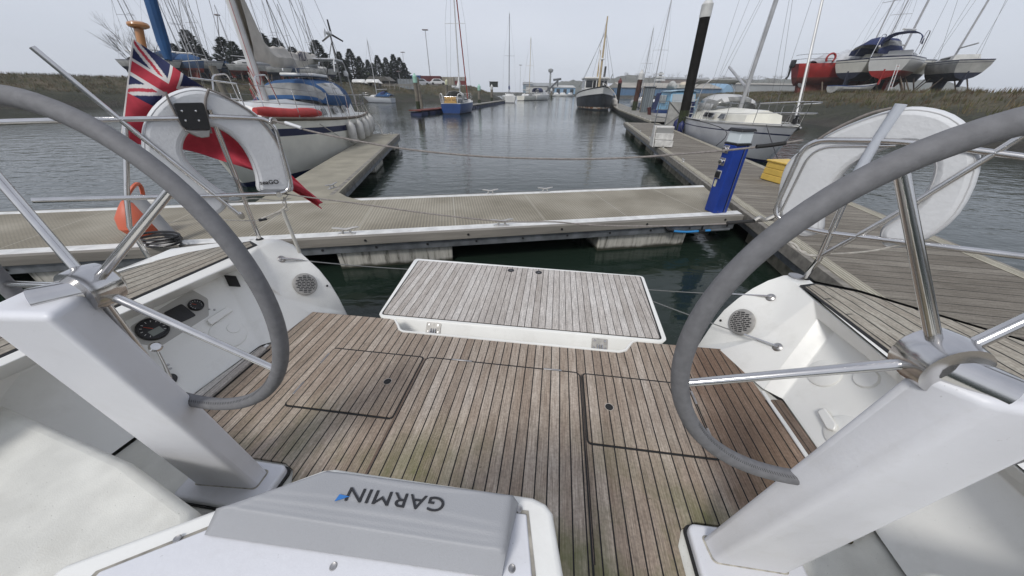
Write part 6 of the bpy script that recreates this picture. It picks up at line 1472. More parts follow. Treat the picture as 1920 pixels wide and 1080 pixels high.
BWD = mat('weathered_white', (.40, .40, .38), .6, noise=.2, scale=1.2); BLG = mat('weathered_blue', (.04, .07, .13), .6, noise=.2, scale=1)
M1 = [BWD, BAB, BNV, BNV]; M2 = [BLG, BAF, BCR, BBL]; M3 = [BNV, BAB, BW, BW]; M4 = [BWD, BAF, BWD, BAB]
A_ = yard_boat('yard_yacht', 8.5, 2.8, M1, None); B_ = yard_boat('yard_yacht', 7.6, 2.6, M2, None, H=9.5, cover=CBL)
C_ = yard_boat('yard_yacht', 9.0, 3.0, M3, None, H=12, cover=mat('tent_white', (.55, .55, .54), .8), ladder=True); D_ = yard_boat('yard_yacht', 8.0, 2.7, M4, None, H=10.5)
prot = [A_, B_, C_, D_]
YB_ = [  # px, distance, heading, kind, label
 (250, 47, 20, 0, 'white laid-up yacht farthest left behind the flag'), (296, 50, 60, 1, 'laid-up yacht with blue cover behind the flagstaff'), (333, 54, 15, 0, 'white laid-up yacht left of the blue rolled sail'),
 (352, 50, -20, 1, 'blue-covered laid-up yacht right of the ensign'), (382, 56, 100, 3, 'white laid-up yacht with red keel between the blue-covered and the tilted white one'), (402, 51, 150, 0, 'white laid-up yacht showing its dark bottom, left of the tented one'),
 (440, 60, 30, 3, 'laid-up yacht just left of the tented navy one'), (452, 53, 78, 2, 'navy laid-up yacht under a white tent with a ladder at its stern'), (478, 64, 10, 0, 'laid-up yacht seen just left of the big pale mast'),
 (530, 66, 60, 1, 'laid-up yacht behind the sail cover'), (548, 72, 120, 3, 'laid-up yacht behind the outer end of the sail cover'), (566, 66, 20, 0, 'laid-up yacht left of the wind generator'),
 (588, 74, 95, 1, 'laid-up yacht nearest the wind generator'), (315, 66, 45, 3, 'laid-up yacht far back between flag and blue rolled sail'), (366, 70, 80, 0, 'laid-up yacht far back behind the blue-covered one'), (418, 72, 25, 1, 'laid-up yacht far back left of the tented one'), (507, 76, 70, 2, 'laid-up yacht far back behind the big pale mast'), (272, 62, 110, 2, 'laid-up yacht far back under the bare tree')]
used = set()
for i, (px, Dd, hd, k, lb) in enumerate(YB_):
    o = prot[k] if k not in used else copy_tree(prot[k]); used.add(k)
    p = D(px, 165, Dd)
    while float(sdist(np.array([p.x]), np.array([p.y]))[0]) < 8.5 and Dd < 95: Dd += 1.5; p = D(px, 165, Dd)
    o.location = (p.x, p.y, float(land(p.x, p.y)) - .05); o.rotation_euler.z = R(hd); s = random.uniform(.82, .98); o.scale = (s, s, s); tag(o, lb, 'yacht', 'laid-up yachts ashore on the left bank')

# --- boats ashore on the right
def place(o, px, Dd, hd, dz=0, s=1.0):
    p = D(px, 165, Dd); o.location = (p.x, p.y, float(land(p.x, p.y)) + dz); o.rotation_euler.z = R(hd); o.scale = (s, s, s)
rb = yard_boat('laid_up_yacht', 9.5, 3.0, [BRD, mat('antifoul_brown', (.15, .04, .028), .85, noise=.3, scale=2), BRD, BRD], 'red-hulled boat laid up on the right bank with a grey tarpaulin and lifebuoy', H=12, group=None, mast=False, cab=False, draft=1.2, tr=.35, rudder=False)
place(rb, 1474, 45, -8, .1, 1.38)
zq = 1.3
q = MB(); q.hexa([(.9, -.2, .1), (5.4, -.2, .05), (5.4, .2, .05), (.9, .2, .1)], [(.6, -.2, 1.15), (6.6, -.2, .9), (6.6, .2, .9), (.6, .2, 1.15)]); q.build('long_keel', mat('antifoul_brown', (.15, .04, .028), .85), rb, bevel=.05)
q = MB(); q.lathe([(0, 0), (.30, 0), (.30, .05), (0, .06)], (.95, -.22, .9), 14, M=Matrix.Rotation(R(90), 3, 'X')); q.build('propeller_boss', STEELD, rb)
P = [[Vector((x, -w_, zq + .95)), Vector((x, -w_ * .5, zq + .95 + z_ * .8)), Vector((x, 0, zq + .95 + z_)), Vector((x, w_ * .5, zq + .95 + z_ * .8)), Vector((x, w_, zq + .95))] for x, w_, z_ in ((1.2, .8, .2), (2.0, 1.1, .75), (2.6, 1.15, .6), (3.4, 1.2, .95), (4.4, 1.2, .85), (5.6, 1.1, .75), (7.0, .8, .45))]
q = MB(); q.grid(P); q.build('tarpaulin', mat('tarp_grey', (.45, .46, .48), .6, noise=.15, scale=3, bump=.5, bscale=5), rb, solid=.02)
q = MB(); q.tube([(1.7 + .3 * math.cos(a), -1.3, zq + 1.25 + .3 * math.sin(a)) for a in [math.pi * (i / 12 * 1.5 - .25) for i in range(13)]], .07, 8); q.build('red_lifebuoy', BRD, rb)
q = MB(); q.box((-.25, -.1, zq + .95), (.35, .3, .55)); q.build('outboard_cowl', BLACK, rb, bevel=.08)
q = MB(); q.tube([(-.3, -.1, zq + .7), (-.25, -.1, zq + .1), (-.35, -.1, zq - .1)], [.09, .07, .1], 8); q.build('outboard_leg', BLACK, rb)
for w_ in (.3, .6): q = MB(); q.tube([(2.2, -1.2, zq + .95 + w_), (.2, -.7, zq + .95 + w_), (.0, 0, zq + .95 + w_), (.2, .7, zq + .95 + w_)], .02, 6); q.build('pushpit', STEEL, rb)
wb_ = yard_boat('laid_up_yacht', 10.5, 3.3, [BCR, BAB, BNV, BNV], 'cream yacht with navy canopy laid up right of the red-hulled boat', H=12, group=None, draft=1.35, tr=.75)
place(wb_, 1572, 41, 14, .1, 1.2)
P = [arch(x, w_, 2.75, z_, 8) for x, w_, z_ in ((1.0, 1.1, 3.45), (2.0, 1.15, 4.0), (3.4, 1.1, 3.95), (4.4, .9, 3.1))]
q = MB(); q.grid(P, mf=lambda i, j: 1 if j in (1, 6) else 0); q.build('canopy', [CNV, CLR], wb_, solid=.02)
pb2 = yard_boat('laid_up_yacht', 9.5, 3.1, [BW, BRD, BNV, BNV], 'white yacht with bright red bottom laid up at the right beside a ladder', H=12, group=None, draft=1.35, tr=.75, mast=False)
place(pb2, 1640, 38, 38, .12, 1.22)
q = MB(); q.tube([(-.4, 0, 4.0), (4.5, 0, 4.4)], .07, 8); q.build('boom', ALUW, pb2)
for y in (-1.2, 1.2): q = MB(); q.tube(fillet([(.2, y, 2.4), (.6, y, 3.9), (2.0, y, 4.0), (2.6, y, 2.6)], .3), .03, 8); q.build('canopy_frame', STEEL, pb2)
q = MB(); q.grid([arch(x, 1.1, 3.2, 4.0, 8) for x in (.8, 1.6, 2.4)]); q.build('canopy', CNV, pb2, solid=.02)
p = D(1664, 165, 34.5); la = empty('ladder', (p.x + .2, p.y, float(land(p.x, p.y))), R(20), 'pale ladder leaning beside the red-bottomed yacht on the right', 'ladder')
for x in (0, .4): q = MB(); q.tube([(x, 0, 0), (x + .5, .6, 2.2)], .03, 6); q.build('ladder_rail', ALUW, la)
for k in range(7): t = (k + .5) / 7; q = MB(); q.tube([(.5 * t, .6 * t, 2.2 * t), (.4 + .5 * t, .6 * t, 2.2 * t)], .02, 6); q.build('ladder_rung', mat('rung_red', (.4, .12, .1), .6), la)
p = D(1560, 166, 37.5); dh = empty('upturned_dinghy', (p.x, p.y, float(land(p.x, p.y)) + .15), R(5), 'pale grey dinghy lying under the cream yacht on the right bank', 'dinghy')
f4, _1, _2 = hull_fn(4.6, 1.7, .55, .75, draft=.1, tr=.75, rake=.5, full=.8)
q = MB(); hull_mesh(q, f4, [(0, .12, 1)], qs=(0, .12, .5, 1, 1.5, 2), nx=12); q.build('hull', [mat('dinghy_grey', (.36, .36, .34), .7), BBL], dh)
o = yard_boat('laid_up_yacht', 9, 3, M1, 'white laid-up yacht far right beyond the white horseshoe lifebuoy', H=12, group=None); place(o, 1800, 34, 60)

ob = yard_boat('laid_up_yacht', 9, 3, M3, 'navy yacht laid up behind the red and cream ones, only its mast clear of them', H=13, group=None); place(ob, 1556, 50, 20, .1)
ob = yard_boat('laid_up_yacht', 9, 3, M1, 'white yacht laid up far back behind the red-bottomed yacht', H=12, group=None); place(ob, 1640, 52, 60, .1)
# --- vessels afloat farther off
tw = empty('fishing_boat', (0, 0, 0), 0, 'old black fishing boat with white bulwark and wheelhouse, moored bow towards us', 'boat')
bow = W(1120, 209, 0); L5 = 15.0; tw.rotation_euler.z = R(-90 - 4); c_, s_ = math.cos(tw.rotation_euler.z), math.sin(tw.rotation_euler.z)
tw.location = (bow.x + .55 - c_ * L5, bow.y + .6 - s_ * L5, 0)
f5, _1, _2 = hull_fn(L5, 4.7, 1.7, 2.65, draft=1.2, tr=.6, rake=.9, full=.6, sheer=.25, bowp=2.6, maxat=.5)
BLH = mat('hull_black', (.022, .026, .032), .5, noise=.4, scale=1.2)
RST = mat('rust_band', (.20, .09, .04), .9, noise=.4, scale=2, col2=(.42, .38, .32), lo=.42, hi=.55)
q = MB(); hull_mesh(q, f5, [(0, .30, 1), (.30, .31, 3), (.84, .92, 2), (.92, 1.0, 3), (1, 3, 3)], qs=(0, .14, .28, .30, .45, .6, .84, .92, 1.0, 1.5), deck_m=4, qmax=1.5); q.build('hull', [BLH, BW, RST, BLH, TIMB], tw)
for s in (-1, 1):
    q = MB(); q.tube([f5(i / 24, 0, s) for i in range(25)], .06, 6); q.build('rail_cap', mat('cap_black', (.03, .03, .03), .6), tw)
    q = MB(); q.tube([f5(i / 24, .3, s) for i in range(25)], .06, 6); q.build('rubbing_strake', BLH, tw)
q = MB(); q.box((6.5, 0, 2.7), (3.6, 3.1, 1.9)); q.build('wheelhouse', BW, tw, bevel=.1)
for y in (-.98, 0, .98): q = MB(); q.box((8.31, y, 3.02), (.05, .9, .85)); q.build('front_window', WIN, tw, bevel=.02)
q = MB(); q.box((8.34, 0, 3.02), (.03, .12, .95)); q.build('window_post', BW, tw)
for s in (-1, 1):
    for x in (5.6, 7.2): q = MB(); q.box((x, s * 1.56, 3.02), (1.0, .05, .8)); q.build('side_window', WIN, tw)
q = MB(); q.box((6.5, 0, 3.72), (4.1, 3.4, .24)); q.build('wheelhouse_roof', BW, tw, bevel=.08)
q = MB(); q.tube([(11.0, 0, 2.0), (10.7, 0, 9.9)], [.16, .08], 10); q.build('foremast', mat('mast_buff', (.42, .33, .20), .6, noise=.2, scale=1), tw)
q = MB(); q.tube([(6.0, .35, 3.7), (6.0, .35, 7.0)], [.12, .07], 8); q.build('aft_mast', mat('mast_buff', (.42, .33, .20), .6), tw)
q = MB(); q.tube([(10.9, 0, 3.2), (6.2, .1, 7.6)], .06, 6); q.build('derrick_boom', BW, tw)
for z_ in (7.0,): q = MB(); q.lathe([(0, 0), (.3, 0), (.3, .08), (.12, .16), (0, .3)], (10.85, 0, z_ - 1.4), 12); q.build('mast_lamp', BW, tw)
q = MB(); q.tube([(5.5, 1.4, 3.8), (5.5, 1.4, 5.2)], .15, 8); q.build('funnel', BLACK, tw)
for a, b_ in (((14.9, 0, 2.7), (10.7, 0, 9.7)), ((10.7, 0, 9.7), (1, 0, 2.2)), ((10, -2.2, 2.9), (10.75, 0, 8.6)), ((10, 2.2, 2.9), (10.75, 0, 8.6)), ((7, -2.2, 2.6), (10.75, 0, 8.4)), ((7, 2.2, 2.6), (10.75, 0, 8.4))): line(tw, a, b_, .018, 'stay')
q = MB(); q.tube([(13.5, 0, 2.7), (14.6, -.1, 3.0), (15.5, -.15, 2.75)], .05, 6); q.build('anchor_davit', BW, tw)
for k, (t, s) in enumerate(((.9, 1), (.8, 1), (.7, 1))):
    pass
bb = empty('round_fender', (W(1144, 204, 0).x, W(1144, 204, 0).y - 1.6, .25), 0, 'big round grey fender between fishing boat bow and dock', 'fender'); q = MB(); q.lathe([(0, 0), (.35, .06), (.55, .4), (.5, .85), (.2, 1.1), (0, 1.15)], (0, 0, 0), 16); q.build('fender_body', mat('fender_grey', (.42, .40, .36), .6, noise=.2, scale=3), bb)
rope('mooring_line', [tw.location + Vector((c_ * 14.6, s_ * 14.6, 3.0)), Vector((bow.x + 1.3, bow.y - 2, 1.9)), W(1152, 205, ZP) + Vector((.3, 0, .1))], .035, ROPE, 'bow line from the black fishing boat to the far dock')

def small_yacht(name, L, B, hullm, label, H, loc, hd, cat='yacht', sailm=None, group=None, cabm=None, mastm=None, fs=.8, genoa=None, hood=None, spr=(.52,)):
    root = empty(name, loc, hd, label, cat, group); f, _a, _c = hull_fn(L, B, fs, fs * 1.25, draft=.5, tr=.72, rake=.9, full=.6, sheer=.06)
    q = MB(); hull_mesh(q, f, [(0, .06, 1), (.93, 1.01, 2), (1, 3, 2)], qs=(0, .06, .3, .6, .93, 1.0, 1.4), nx=14, deck_m=3, qmax=1.4); q.build('hull', [hullm, BW, BAB, BW], root)
    z = fs + .05; q = MB(); q.hexa([(L * .25, -B * .32, z), (L * .75, -B * .18, z + .1), (L * .75, B * .18, z + .1), (L * .25, B * .32, z)], [(L * .27, -B * .28, z + .42), (L * .68, -B * .13, z + .38), (L * .68, B * .13, z + .38), (L * .27, B * .28, z + .42)]); q.build('cabin_trunk', cabm or BW, root, bevel=.05)
    for s in (-1, 1): q = MB(); q.box((L * .45, s * B * .275, z + .22), (L * .2, .08, .13)); q.build('cabin_window', WIN, root)
    if H: mastrig(root, L * .52, z + .4, H, .075, mastm or ALU, f, L, boom=((L * .5, 0, z + 1.2), (L * .15, 0, z + 1.3), .05), wr=.009, spreader=spr, light=True, genoa=genoa, fs_r=.06 if genoa else None)
    if sailm: 
        sailcover(root, L * .5, L * .15, z + 1.2, z + 1.3, .3, sailm, .8)
    if hood: q = MB(); q.grid([arch(L * .36, B * .3, z + .3, z + .4, 6), arch(L * .32, B * .33, z + .3, z + .95, 6), arch(L * .2, B * .33, z + .2, z + 1.0, 6)]); q.build('spray_hood', hood, root, solid=.02)
    rails(root, f, L, .08, .86, .55, 5, .014)
    return root
bs = W(842, 214, 0)
blu = small_yacht('blue_sloop', 7.6, 2.75, BBL, 'blue sloop stern-on with varnished wooden transom boards and a furled red headsail', 12.0, (bs.x + .2, bs.y + .2, 0), R(84), sailm=mat('sail_white', (.6, .6, .58), .8), fs=.95, genoa=mat('sail_red', (.30, .04, .03), .8), hood=mat('canopy_grey', (.42, .42, .40), .6), mastm=ALUW)
q = MB(); q.prism([(-.03, -.62, .95), (-.03, .62, .95), (-.03, .55, 1.48), (-.03, -.55, 1.48)], (.05, 0, 0)); tb = q.build('name_board', mat('board_varnish', (.52, .32, .11), .45, noise=.15, scale=3), blu)
text_mesh('boat_name', 'ALEX ND', .30, frame_mtx((-.034, 0, 1.20), (0, -1, 0), (0, 0, 1)), mat('letter_dark', (.03, .02, .02), .6), blu, .003)
for s in (-1, 1): q = MB(); q.tube(fillet([(.0, s * .7, 1.0), (-.1, s * .8, 1.75), (.2, s * 1.1, 1.7), (.6, s * 1.15, 1.0)], .2), .05, 8); q.build('dodger_tube', BW, blu)
q = MB(); q.box((.7, 0, 1.1), (1.2, 1.9, .5)); q.build('cockpit_clutter', mat('clutter_grey', (.22, .23, .25), .8, noise=.5, scale=4), blu, bevel=.1)
def at(px, py, z=0): v = W(px, py, z); return (v.x, v.y, z)
small_yacht('white_sloop', 9, 3.0, BW, 'nearest white yacht moored stern-on at the far end of the left pontoon', 13.5, at(956, 193), R(93), fs=1.15, sailm=CNV, group='white boats at the end of the left pontoon', spr=(.5,), mastm=mat('mast_dark', (.10, .10, .11), .5))
small_yacht('white_ketch', 10, 3.2, BCR, 'low white ketch with two buff masts beyond the nearest white yacht', 12.5, at(976, 188.6), R(62), fs=1.1, sailm=SAIL, group='white boats at the end of the left pontoon', mastm=mat('mast_buff', (.42, .33, .20), .6))
mb_ = small_yacht('motor_boat', 9, 3.2, BW, 'white motor boat with navy hood, last of the white boats on the left', 0, at(1000, 188), R(55), cat='motor boat', group='white boats at the end of the left pontoon', fs=1.3)
q = MB(); q.hexa([(2, -1.3, 1.2), (6, -1.1, 1.3), (6, 1.1, 1.3), (2, 1.3, 1.2)], [(2.6, -1.1, 2.6), (4.6, -.9, 2.5), (4.6, .9, 2.5), (2.6, 1.1, 2.6)]); q.build('upper_cabin', BW, mb_, bevel=.1)
q = MB(); q.grid([arch(x, 1.2, 2.0, 3.0, 6) for x in (1.0, 2.0, 3.2)]); q.build('hood', CNV, mb_, solid=.03)
sm_ = small_yacht('small_cruiser', 6.0, 2.3, mat('hull_pale_grey', (.40, .42, .45), .5), 'small grey boat under a blue tarpaulin at the foot of the left bank', 8.0, at(738, 193), R(168), group=None, hood=CNV)
q = MB(); q.grid([[Vector((x, y, 1.0 + .6 * (1 - abs(y) / 1.1) ** .6 * h)) for y in (-1.1, -.5, 0, .5, 1.1)] for x, h in ((.1, .6), (1.2, 1.1), (2.6, 1.0), (3.0, .5))]); q.build('blue_tarpaulin', CBL, sm_, solid=.02)
q = MB(); q.tube([(-.3, .2, 2.7), (-.25, .2, .1)], .05, 6); 
small_yacht('moored_sloop', 7.5, 2.6, BW, 'white sloop just past the far dock bend right of the fishing boat', 9.5, (at(1186, 200)[0] + 1.8, at(1186, 200)[1] + 4, 0), R(-100), sailm=CNV, group='small yachts beyond the far dock')
small_yacht('moored_sloop', 7.0, 2.5, BW, 'second small sloop beyond the far dock, close to the brown pile', 8.2, (at(1172, 196)[0] + 3.0, at(1172, 196)[1] + 3, 0), R(-95), sailm=CBL, group='small yachts beyond the far dock', hood=CBL)
o = small_yacht('moored_sloop', 8.0, 2.7, BBL, 'blue sloop beyond the far dock with the tallest of the masts there', 11.5, (at(1196, 204)[0] + 2.6, at(1196, 204)[1] + 5, 0), R(-98), sailm=CNV, group='small yachts beyond the far dock')
# far marina: small white boats, one kind copied
fm = empty('far_boat', (0, 0, 0), 0, None, 'boat'); f6, _1, _2 = hull_fn(7, 2.5, .9, 1.3, draft=.3)
q = MB(); hull_mesh(q, f6, [], qs=(0, .5, 1, 1.5), nx=8, qmax=1.5); q.build('hull', [BW], fm)
q = MB(); q.hexa([(1.5, -.9, .9), (5, -.7, 1), (5, .7, 1), (1.5, .9, .9)], [(1.8, -.7, 2.0), (4, -.5, 1.9), (4, .5, 1.9), (1.8, .7, 2.0)]); q.build('cabin', BW, fm, bevel=.08)
fx = [1004, 1012, 1019, 1028, 1037, 1046, 1055, 1064, 1073, 1082]
words = ['first', 'second', 'third', 'fourth', 'fifth', 'sixth', 'seventh', 'eighth', 'ninth', 'tenth']
for i, px in enumerate(fx):
    o = fm if i == 0 else copy_tree(fm); p = D(px, 180.4, 222 + (i * 7) % 9 - 6); o.location = (p.x, min(p.y, 230), 0); o.rotation_euler.z = i * 1.3
    tag(o, 'tiny white boat, %s from the left in the far row before the sheds' % words[i], 'boat', 'tiny white boats along the far shore')

# --- blue drum pontoon on the left
s0_, s1_, s2_ = W(784, 215, .1), W(872, 205, .1), W(945, 192, .1)
bpn = empty('drum_pontoon', (0, 0, 0), 0, 'rust-topped pontoon on blue drums leading away to the white boats on the left', 'pontoon')
BDR = mat('drum_blue', (.012, .02, .065), .6, noise=.3, scale=2); RDK = mat('rust_deck', (.14, .035, .025), .85, noise=.4, scale=1.5)
for (a, b_, n, mt) in ((s0_, s1_, 7, RDK), (s1_, s2_, 22, FD)):
    t = (b_ - a).normalized(); nn_ = Vector((-t.y, t.x, 0)); ln_ = (b_ - a).length
    q = MB(); q.prism([a + nn_ * .9 + Vector((0, 0, .28)), b_ + nn_ * .9 + Vector((0, 0, .28)), b_ - nn_ * .3 + Vector((0, 0, .28)), a - nn_ * .3 + Vector((0, 0, .28))], (0, 0, .08)); q.build('deck', mt, bpn)
    for k in range(n):
        q = MB(); c = a.lerp(b_, (k + .5) / n) + nn_ * .3; q.box((c.x, c.y, .12), (ln_ / n * .8, 1.15, .36), rz=math.atan2(t.y, t.x)); q.build('drum', BDR, bpn, bevel=.06)
# --- shore things on the left bank
def bbox(name, px0, px1, py0, py1, Dd, depth, mt, label, cat, group=None, parts=None, rz=0):
    a, b_ = D(px0, py1, Dd), D(px1, py1, Dd); t = D(px0, py0, Dd).z; w_ = (b_ - a).length
    root = empty(name, ((a.x + b_.x) / 2, Dd, a.z), math.atan2(b_.y - a.y, b_.x - a.x) + rz, label, cat, group)
    return root, w_, t - a.z
def corr(name, col): return planks(name, 0, .28, [tuple(c * k for c in col) for k in (.75, .9, 1.05, 1.2)], line=tuple(c * .45 for c in col), lw=.35, grain=.15, lineB=.3)
for px0, px1, py0, py1, Dd, col, lb, txt in ((764, 790, 141, 157, 104, (.03, .08, .24), 'dark blue shipping container at the left end of the row', None), (790, 826, 142, 158, 104, (.13, .028, .03), 'long dark red shipping container right of the blue one', None), (826, 851, 144, 159, 106, (.34, .31, .25), 'cream shipping container in the middle of the row', None),
        (851, 873, 151.5, 159, 110, (.20, .045, .045), 'lower dark red container at the right end of the row', None), (851, 873, 144, 151.3, 110, (.42, .40, .37), 'pale container with dark lettering stacked on the right-hand red one', 'SHIP')):
    root, w_, h = bbox('shipping_container', px0, px1, py0, py1, Dd, 2.4, None, lb, 'container', 'shipping containers beyond the left bank')
    q = MB(); q.box((0, 1.2, h / 2), (w_ - .1, 2.4, h)); q.build('container_body', corr('corrugated_' + lb.split()[0] + str(int(px0)), col), root, bevel=.03)
    for s in (-1, 1): q = MB(); q.box((s * (w_ / 2 - .06), .02, h / 2), (.16, .16, h)); q.build('corner_post', mat('post_' + str(int(px0)) + str(int(py0)), tuple(c * .7 for c in col), .7), root)
    if txt: text_mesh('lettering', txt, h * .5, frame_mtx((.1, -.02, h * .5), (1, 0, 0), (0, 0, 1)), mat('letter_navy', (.02, .02, .05), .7), root, .01, space=1.5)
def car(px, py, Dd, col, label):
    p = D(px, py, Dd); root = empty('parked_car', (p.x, Dd, p.z), R(8), label, 'car', 'cars by the containers')
    prof = [(-2.1, .25), (-2.1, .75), (-1.7, .9), (-1.2, 1.4), (.5, 1.42), (1.2, .95), (2.0, .8), (2.1, .3)]
    q = MB(); q.prism([Vector((x, -.85, z)) for x, z in prof], (0, 1.7, 0)); q.build('car_body', col, root, bevel=.08)
    q = MB(); q.prism([Vector((x, -.87, z)) for x, z in ((-1.3, .95), (-1.0, 1.32), (.4, 1.33), (.95, .95))], (0, 1.74, 0)); q.build('side_glass', WIN, root)
    for x in (-1.3, 1.35):
        for y in (-.85, .7): q = MB(); q.lathe([(0, 0), (.32, 0), (.32, .15), (0, .15)], (x, y + .12, .3), 14, M=Matrix.Rotation(R(90), 3, 'X')); q.build('wheel', RUB, root)
car(792, 160.2, 98, mat('car_silver', (.45, .46, .48), .3, .3), 'silver car parked in front of the red container')
car(822, 159.8, 100, mat('car_white', (.6, .6, .6), .3), 'white car parked before the cream container')
def lamp_mast(px0, py0, px1, py1, Dd, label, r=.14, double=True):
    b_ = D(px1, py1, Dd); t = D(px0, py0, Dd); root = empty('lamp_mast', (b_.x, Dd, b_.z - .5), 0, label, 'lamp mast', 'tall lamp masts'); d = Vector((t.x - b_.x, 0, t.z - b_.z + .5))
    q = MB(); q.tube([(0, 0, 0), d], [r, r * .6], 8); q.build('mast_pole', ALU, root)
    q = MB(); q.box(d, (1.5 if double else .8, .7, .22)); q.build('lamp_head', mat('lamp_grey', (.16, .13, .13), .6), root, bevel=.05)
lamp_mast(797, 56, 808, 156, 108, 'tall lamp mast above the red container'); lamp_mast(755, 98, 759, 145, 150, 'lamp mast above the right end of the evergreens', .12)
lamp_mast(747, 134, 753, 160, 90, 'short street lamp in front of the last evergreen', .07, False); lamp_mast(976, 122, 975, 172, 200, 'thin lamp mast far off between the white boats', .1)
lamp_mast(407, 28, 414, 120, 85, 'lamp mast behind the rigging of the left yacht', .12, False)
# shelter, racks, fence
root, w_, h = bbox('open_shelter', 686, 734, 143, 161, 82, 4, None, 'dark timber shelter with a low pitched roof on the left bank', 'shelter')
q = MB(); q.prism([(-w_ / 2, -.2, h * .55), (w_ / 2, -.2, h * .55), (w_ / 2 - 1.2, -.2, h), (-w_ / 2 + 1.2, -.2, h)], (0, 4, 0)); q.build('shelter_roof', mat('shelter_roof', (.10, .095, .085), .9, noise=.2, scale=1), root)
q = MB(); q.box((0, 2, h * .28), (w_ * .85, 3.4, h * .55)); q.build('shelter_wall', TIMBD, root)
for x in (-.45, -.15, .15, .45): q = MB(); q.box((x * w_, -.1, h * .28), (.14, .14, h * .56)); q.build('shelter_post', TIMB, root)
for px, lb in ((664, 'left one of two upturned white dinghies beside the shelter'), (690, 'right one of two upturned white dinghies, nearer the shelter')):
    p = D(px, 161, 78); o = empty('upturned_dinghy', (p.x, p.y, p.z + 1.0), R(-8), lb, 'dinghy', 'upturned dinghies'); f7, _1, _2 = hull_fn(3.4, 1.5, .5, .65, draft=.15, tr=.7)
    q = MB(); hull_mesh(q, f7, [(0, .12, 1)], qs=(0, .12, .5, 1, 2), nx=10); h_ = q.build('hull', [BW, TIMB], o); h_.rotation_euler.x = math.pi
    for x in (.6, 2.6): q = MB(); q.box((x, 0, -.75), (.12, 1.3, .7)); q.build('trestle', TIMBD, o)
root, w_, h = bbox('mesh_fence', 748, 776, 148, 167, 84, 1, None, 'grey panel fence standing between shelter and containers', 'fence')
q = MB(); q.box((0, 0, h / 2), (w_, .05, h)); q.build('fence_panel', mat('fence_grey', (.20, .22, .23), .7, noise=.2, scale=2), root)
for k in range(6): q = MB(); q.box(((k / 5 - .5) * w_, -.05, h / 2), (.1, .1, h + .2)); q.build('fence_post', GALV, root)
root, w_, h = bbox('rail_fence', 712, 786, 157, 163, 80, 1, None, 'low grey timber rail fence along the top of the left bank', 'fence')
for z_ in (.45, .9): q = MB(); q.box((0, 0, h * z_), (w_, .06, .12)); q.build('fence_rail', TIMB, root)
for k in range(9): q = MB(); q.box(((k / 8 - .5) * w_, 0, h / 2 - .2), (.12, .12, h + .4)); q.build('fence_post', TIMB, root)
root, w_, h = bbox('dark_hut', 918, 933, 153.5, 163, 90, 2, None, 'small dark flat-topped hut at the tip of the left bank', 'hut')
q = MB(); q.box((0, 1, h / 2), (w_, 2, h)); q.build('hut_wall', mat('hut_dark', (.02, .024, .022), .8), root, bevel=.03); q = MB(); q.box((0, 1, h + .04), (w_ + .2, 2.2, .1)); q.build('hut_roof', TIMBD, root)
p = D(905, 162, 92); 
# --- industry on the far shore
WHB = corr('warehouse_blue', (.10, .20, .34)); WHG = mat('warehouse_grey', (.26, .27, .27), .8, noise=.1, scale=.2); RFG = mat('roof_sheet', (.30, .28, .24), .85, noise=.15, scale=.15); RFC = mat('roof_pale', (.46, .46, .44), .8, noise=.1, scale=.1)
def shed(px0, px1, eave, ridge, base, Dd, wallm, roofm, label, depth=26, gable=None, doors=0, rz=0):
    a, b_ = D(px0, base, Dd), D(px1, base, Dd); ze = D(px0, eave, Dd).z - a.z; zr = D(px0, ridge, Dd).z - a.z; w_ = abs(b_.x - a.x)
    zoff = min(0, a.z - 1.0); root = empty('warehouse', ((a.x + b_.x) / 2, Dd, min(a.z, 1.2)), rz, label, 'warehouse'); k = a.z - min(a.z, 1.2); ze += k; zr += k
    q = MB(); q.prism([(-w_ / 2, 0, 0), (w_ / 2, 0, 0), (w_ / 2, depth, 0), (-w_ / 2, depth, 0)], (0, 0, ze)); q.build('wall', wallm, root)
    q = MB(); q.prism([(-w_ / 2 - .3, -.5, ze + .02), (-w_ / 2 - .3, depth + .5, ze + .02), (-w_ / 2 - .3, depth / 2, zr)], (w_ + .6, 0, 0)); q.build('roof', roofm, root)
    for i in range(doors): q = MB(); q.box(((i + .5) / doors * w_ - w_ / 2, -.05, ze * .4), (w_ / doors * .5, .12, ze * .75)); q.build('door', WIN, root)
    return root, w_, ze, zr
shed(1165, 1352, 164, 153, 176, 165, WHB, RFG, 'long blue warehouse with a grey-brown roof behind the tall pile', doors=0)
a, b_ = D(1352, 176, 164), D(1374, 176, 164); g = empty('blue_gable', (a.x, 163.5, 1.2), 0, 'pale blue gable end at the right end of the long warehouse', 'building'); h = D(1352, 153, 164).z - 1.2; w_ = b_.x - a.x
q = MB(); q.prism([(0, 0, 0), (w_, 0, 0), (w_, 0, h * .45), (w_ * .45, 0, h), (0, 0, h * .5)], (0, 26, 0)); q.build('gable_wall', mat('gable_blue', (.22, .36, .50), .8, noise=.1, scale=.3), g)
shed(986, 1040, 161, 154, 175, 250, RFC, WHG, 'cream-sided shed with a grey roof far off at the head of the channel')
shed(1040, 1078, 164, 159, 175, 240, mat('gable_blue', (.22, .36, .50), .8), RFC, 'bright blue shed with open dark doors at the head of the channel', doors=3)
shed(981, 998, 158, 153, 176, 252, mat('gable_grey_blue', (.20, .27, .33), .8), WHG, 'tall grey-blue shed left of the cream one at the head of the channel', depth=12)
shed(1140, 1163, 162, 155, 176, 200, WHB, mat('roof_white', (.55, .56, .58), .7), 'small blue shed with a white roof just right of the fishing boat')
shed(1376, 1530, 158, 154, 176, 210, WHG, RFG, 'low grey shed behind the mast of the grey yacht')
shed(1240, 1330, 148, 144, 160, 330, mat('terrace_brick', (.16, .12, .10), .9), WHG, 'row of far brown buildings on the hill above the warehouse', depth=12)
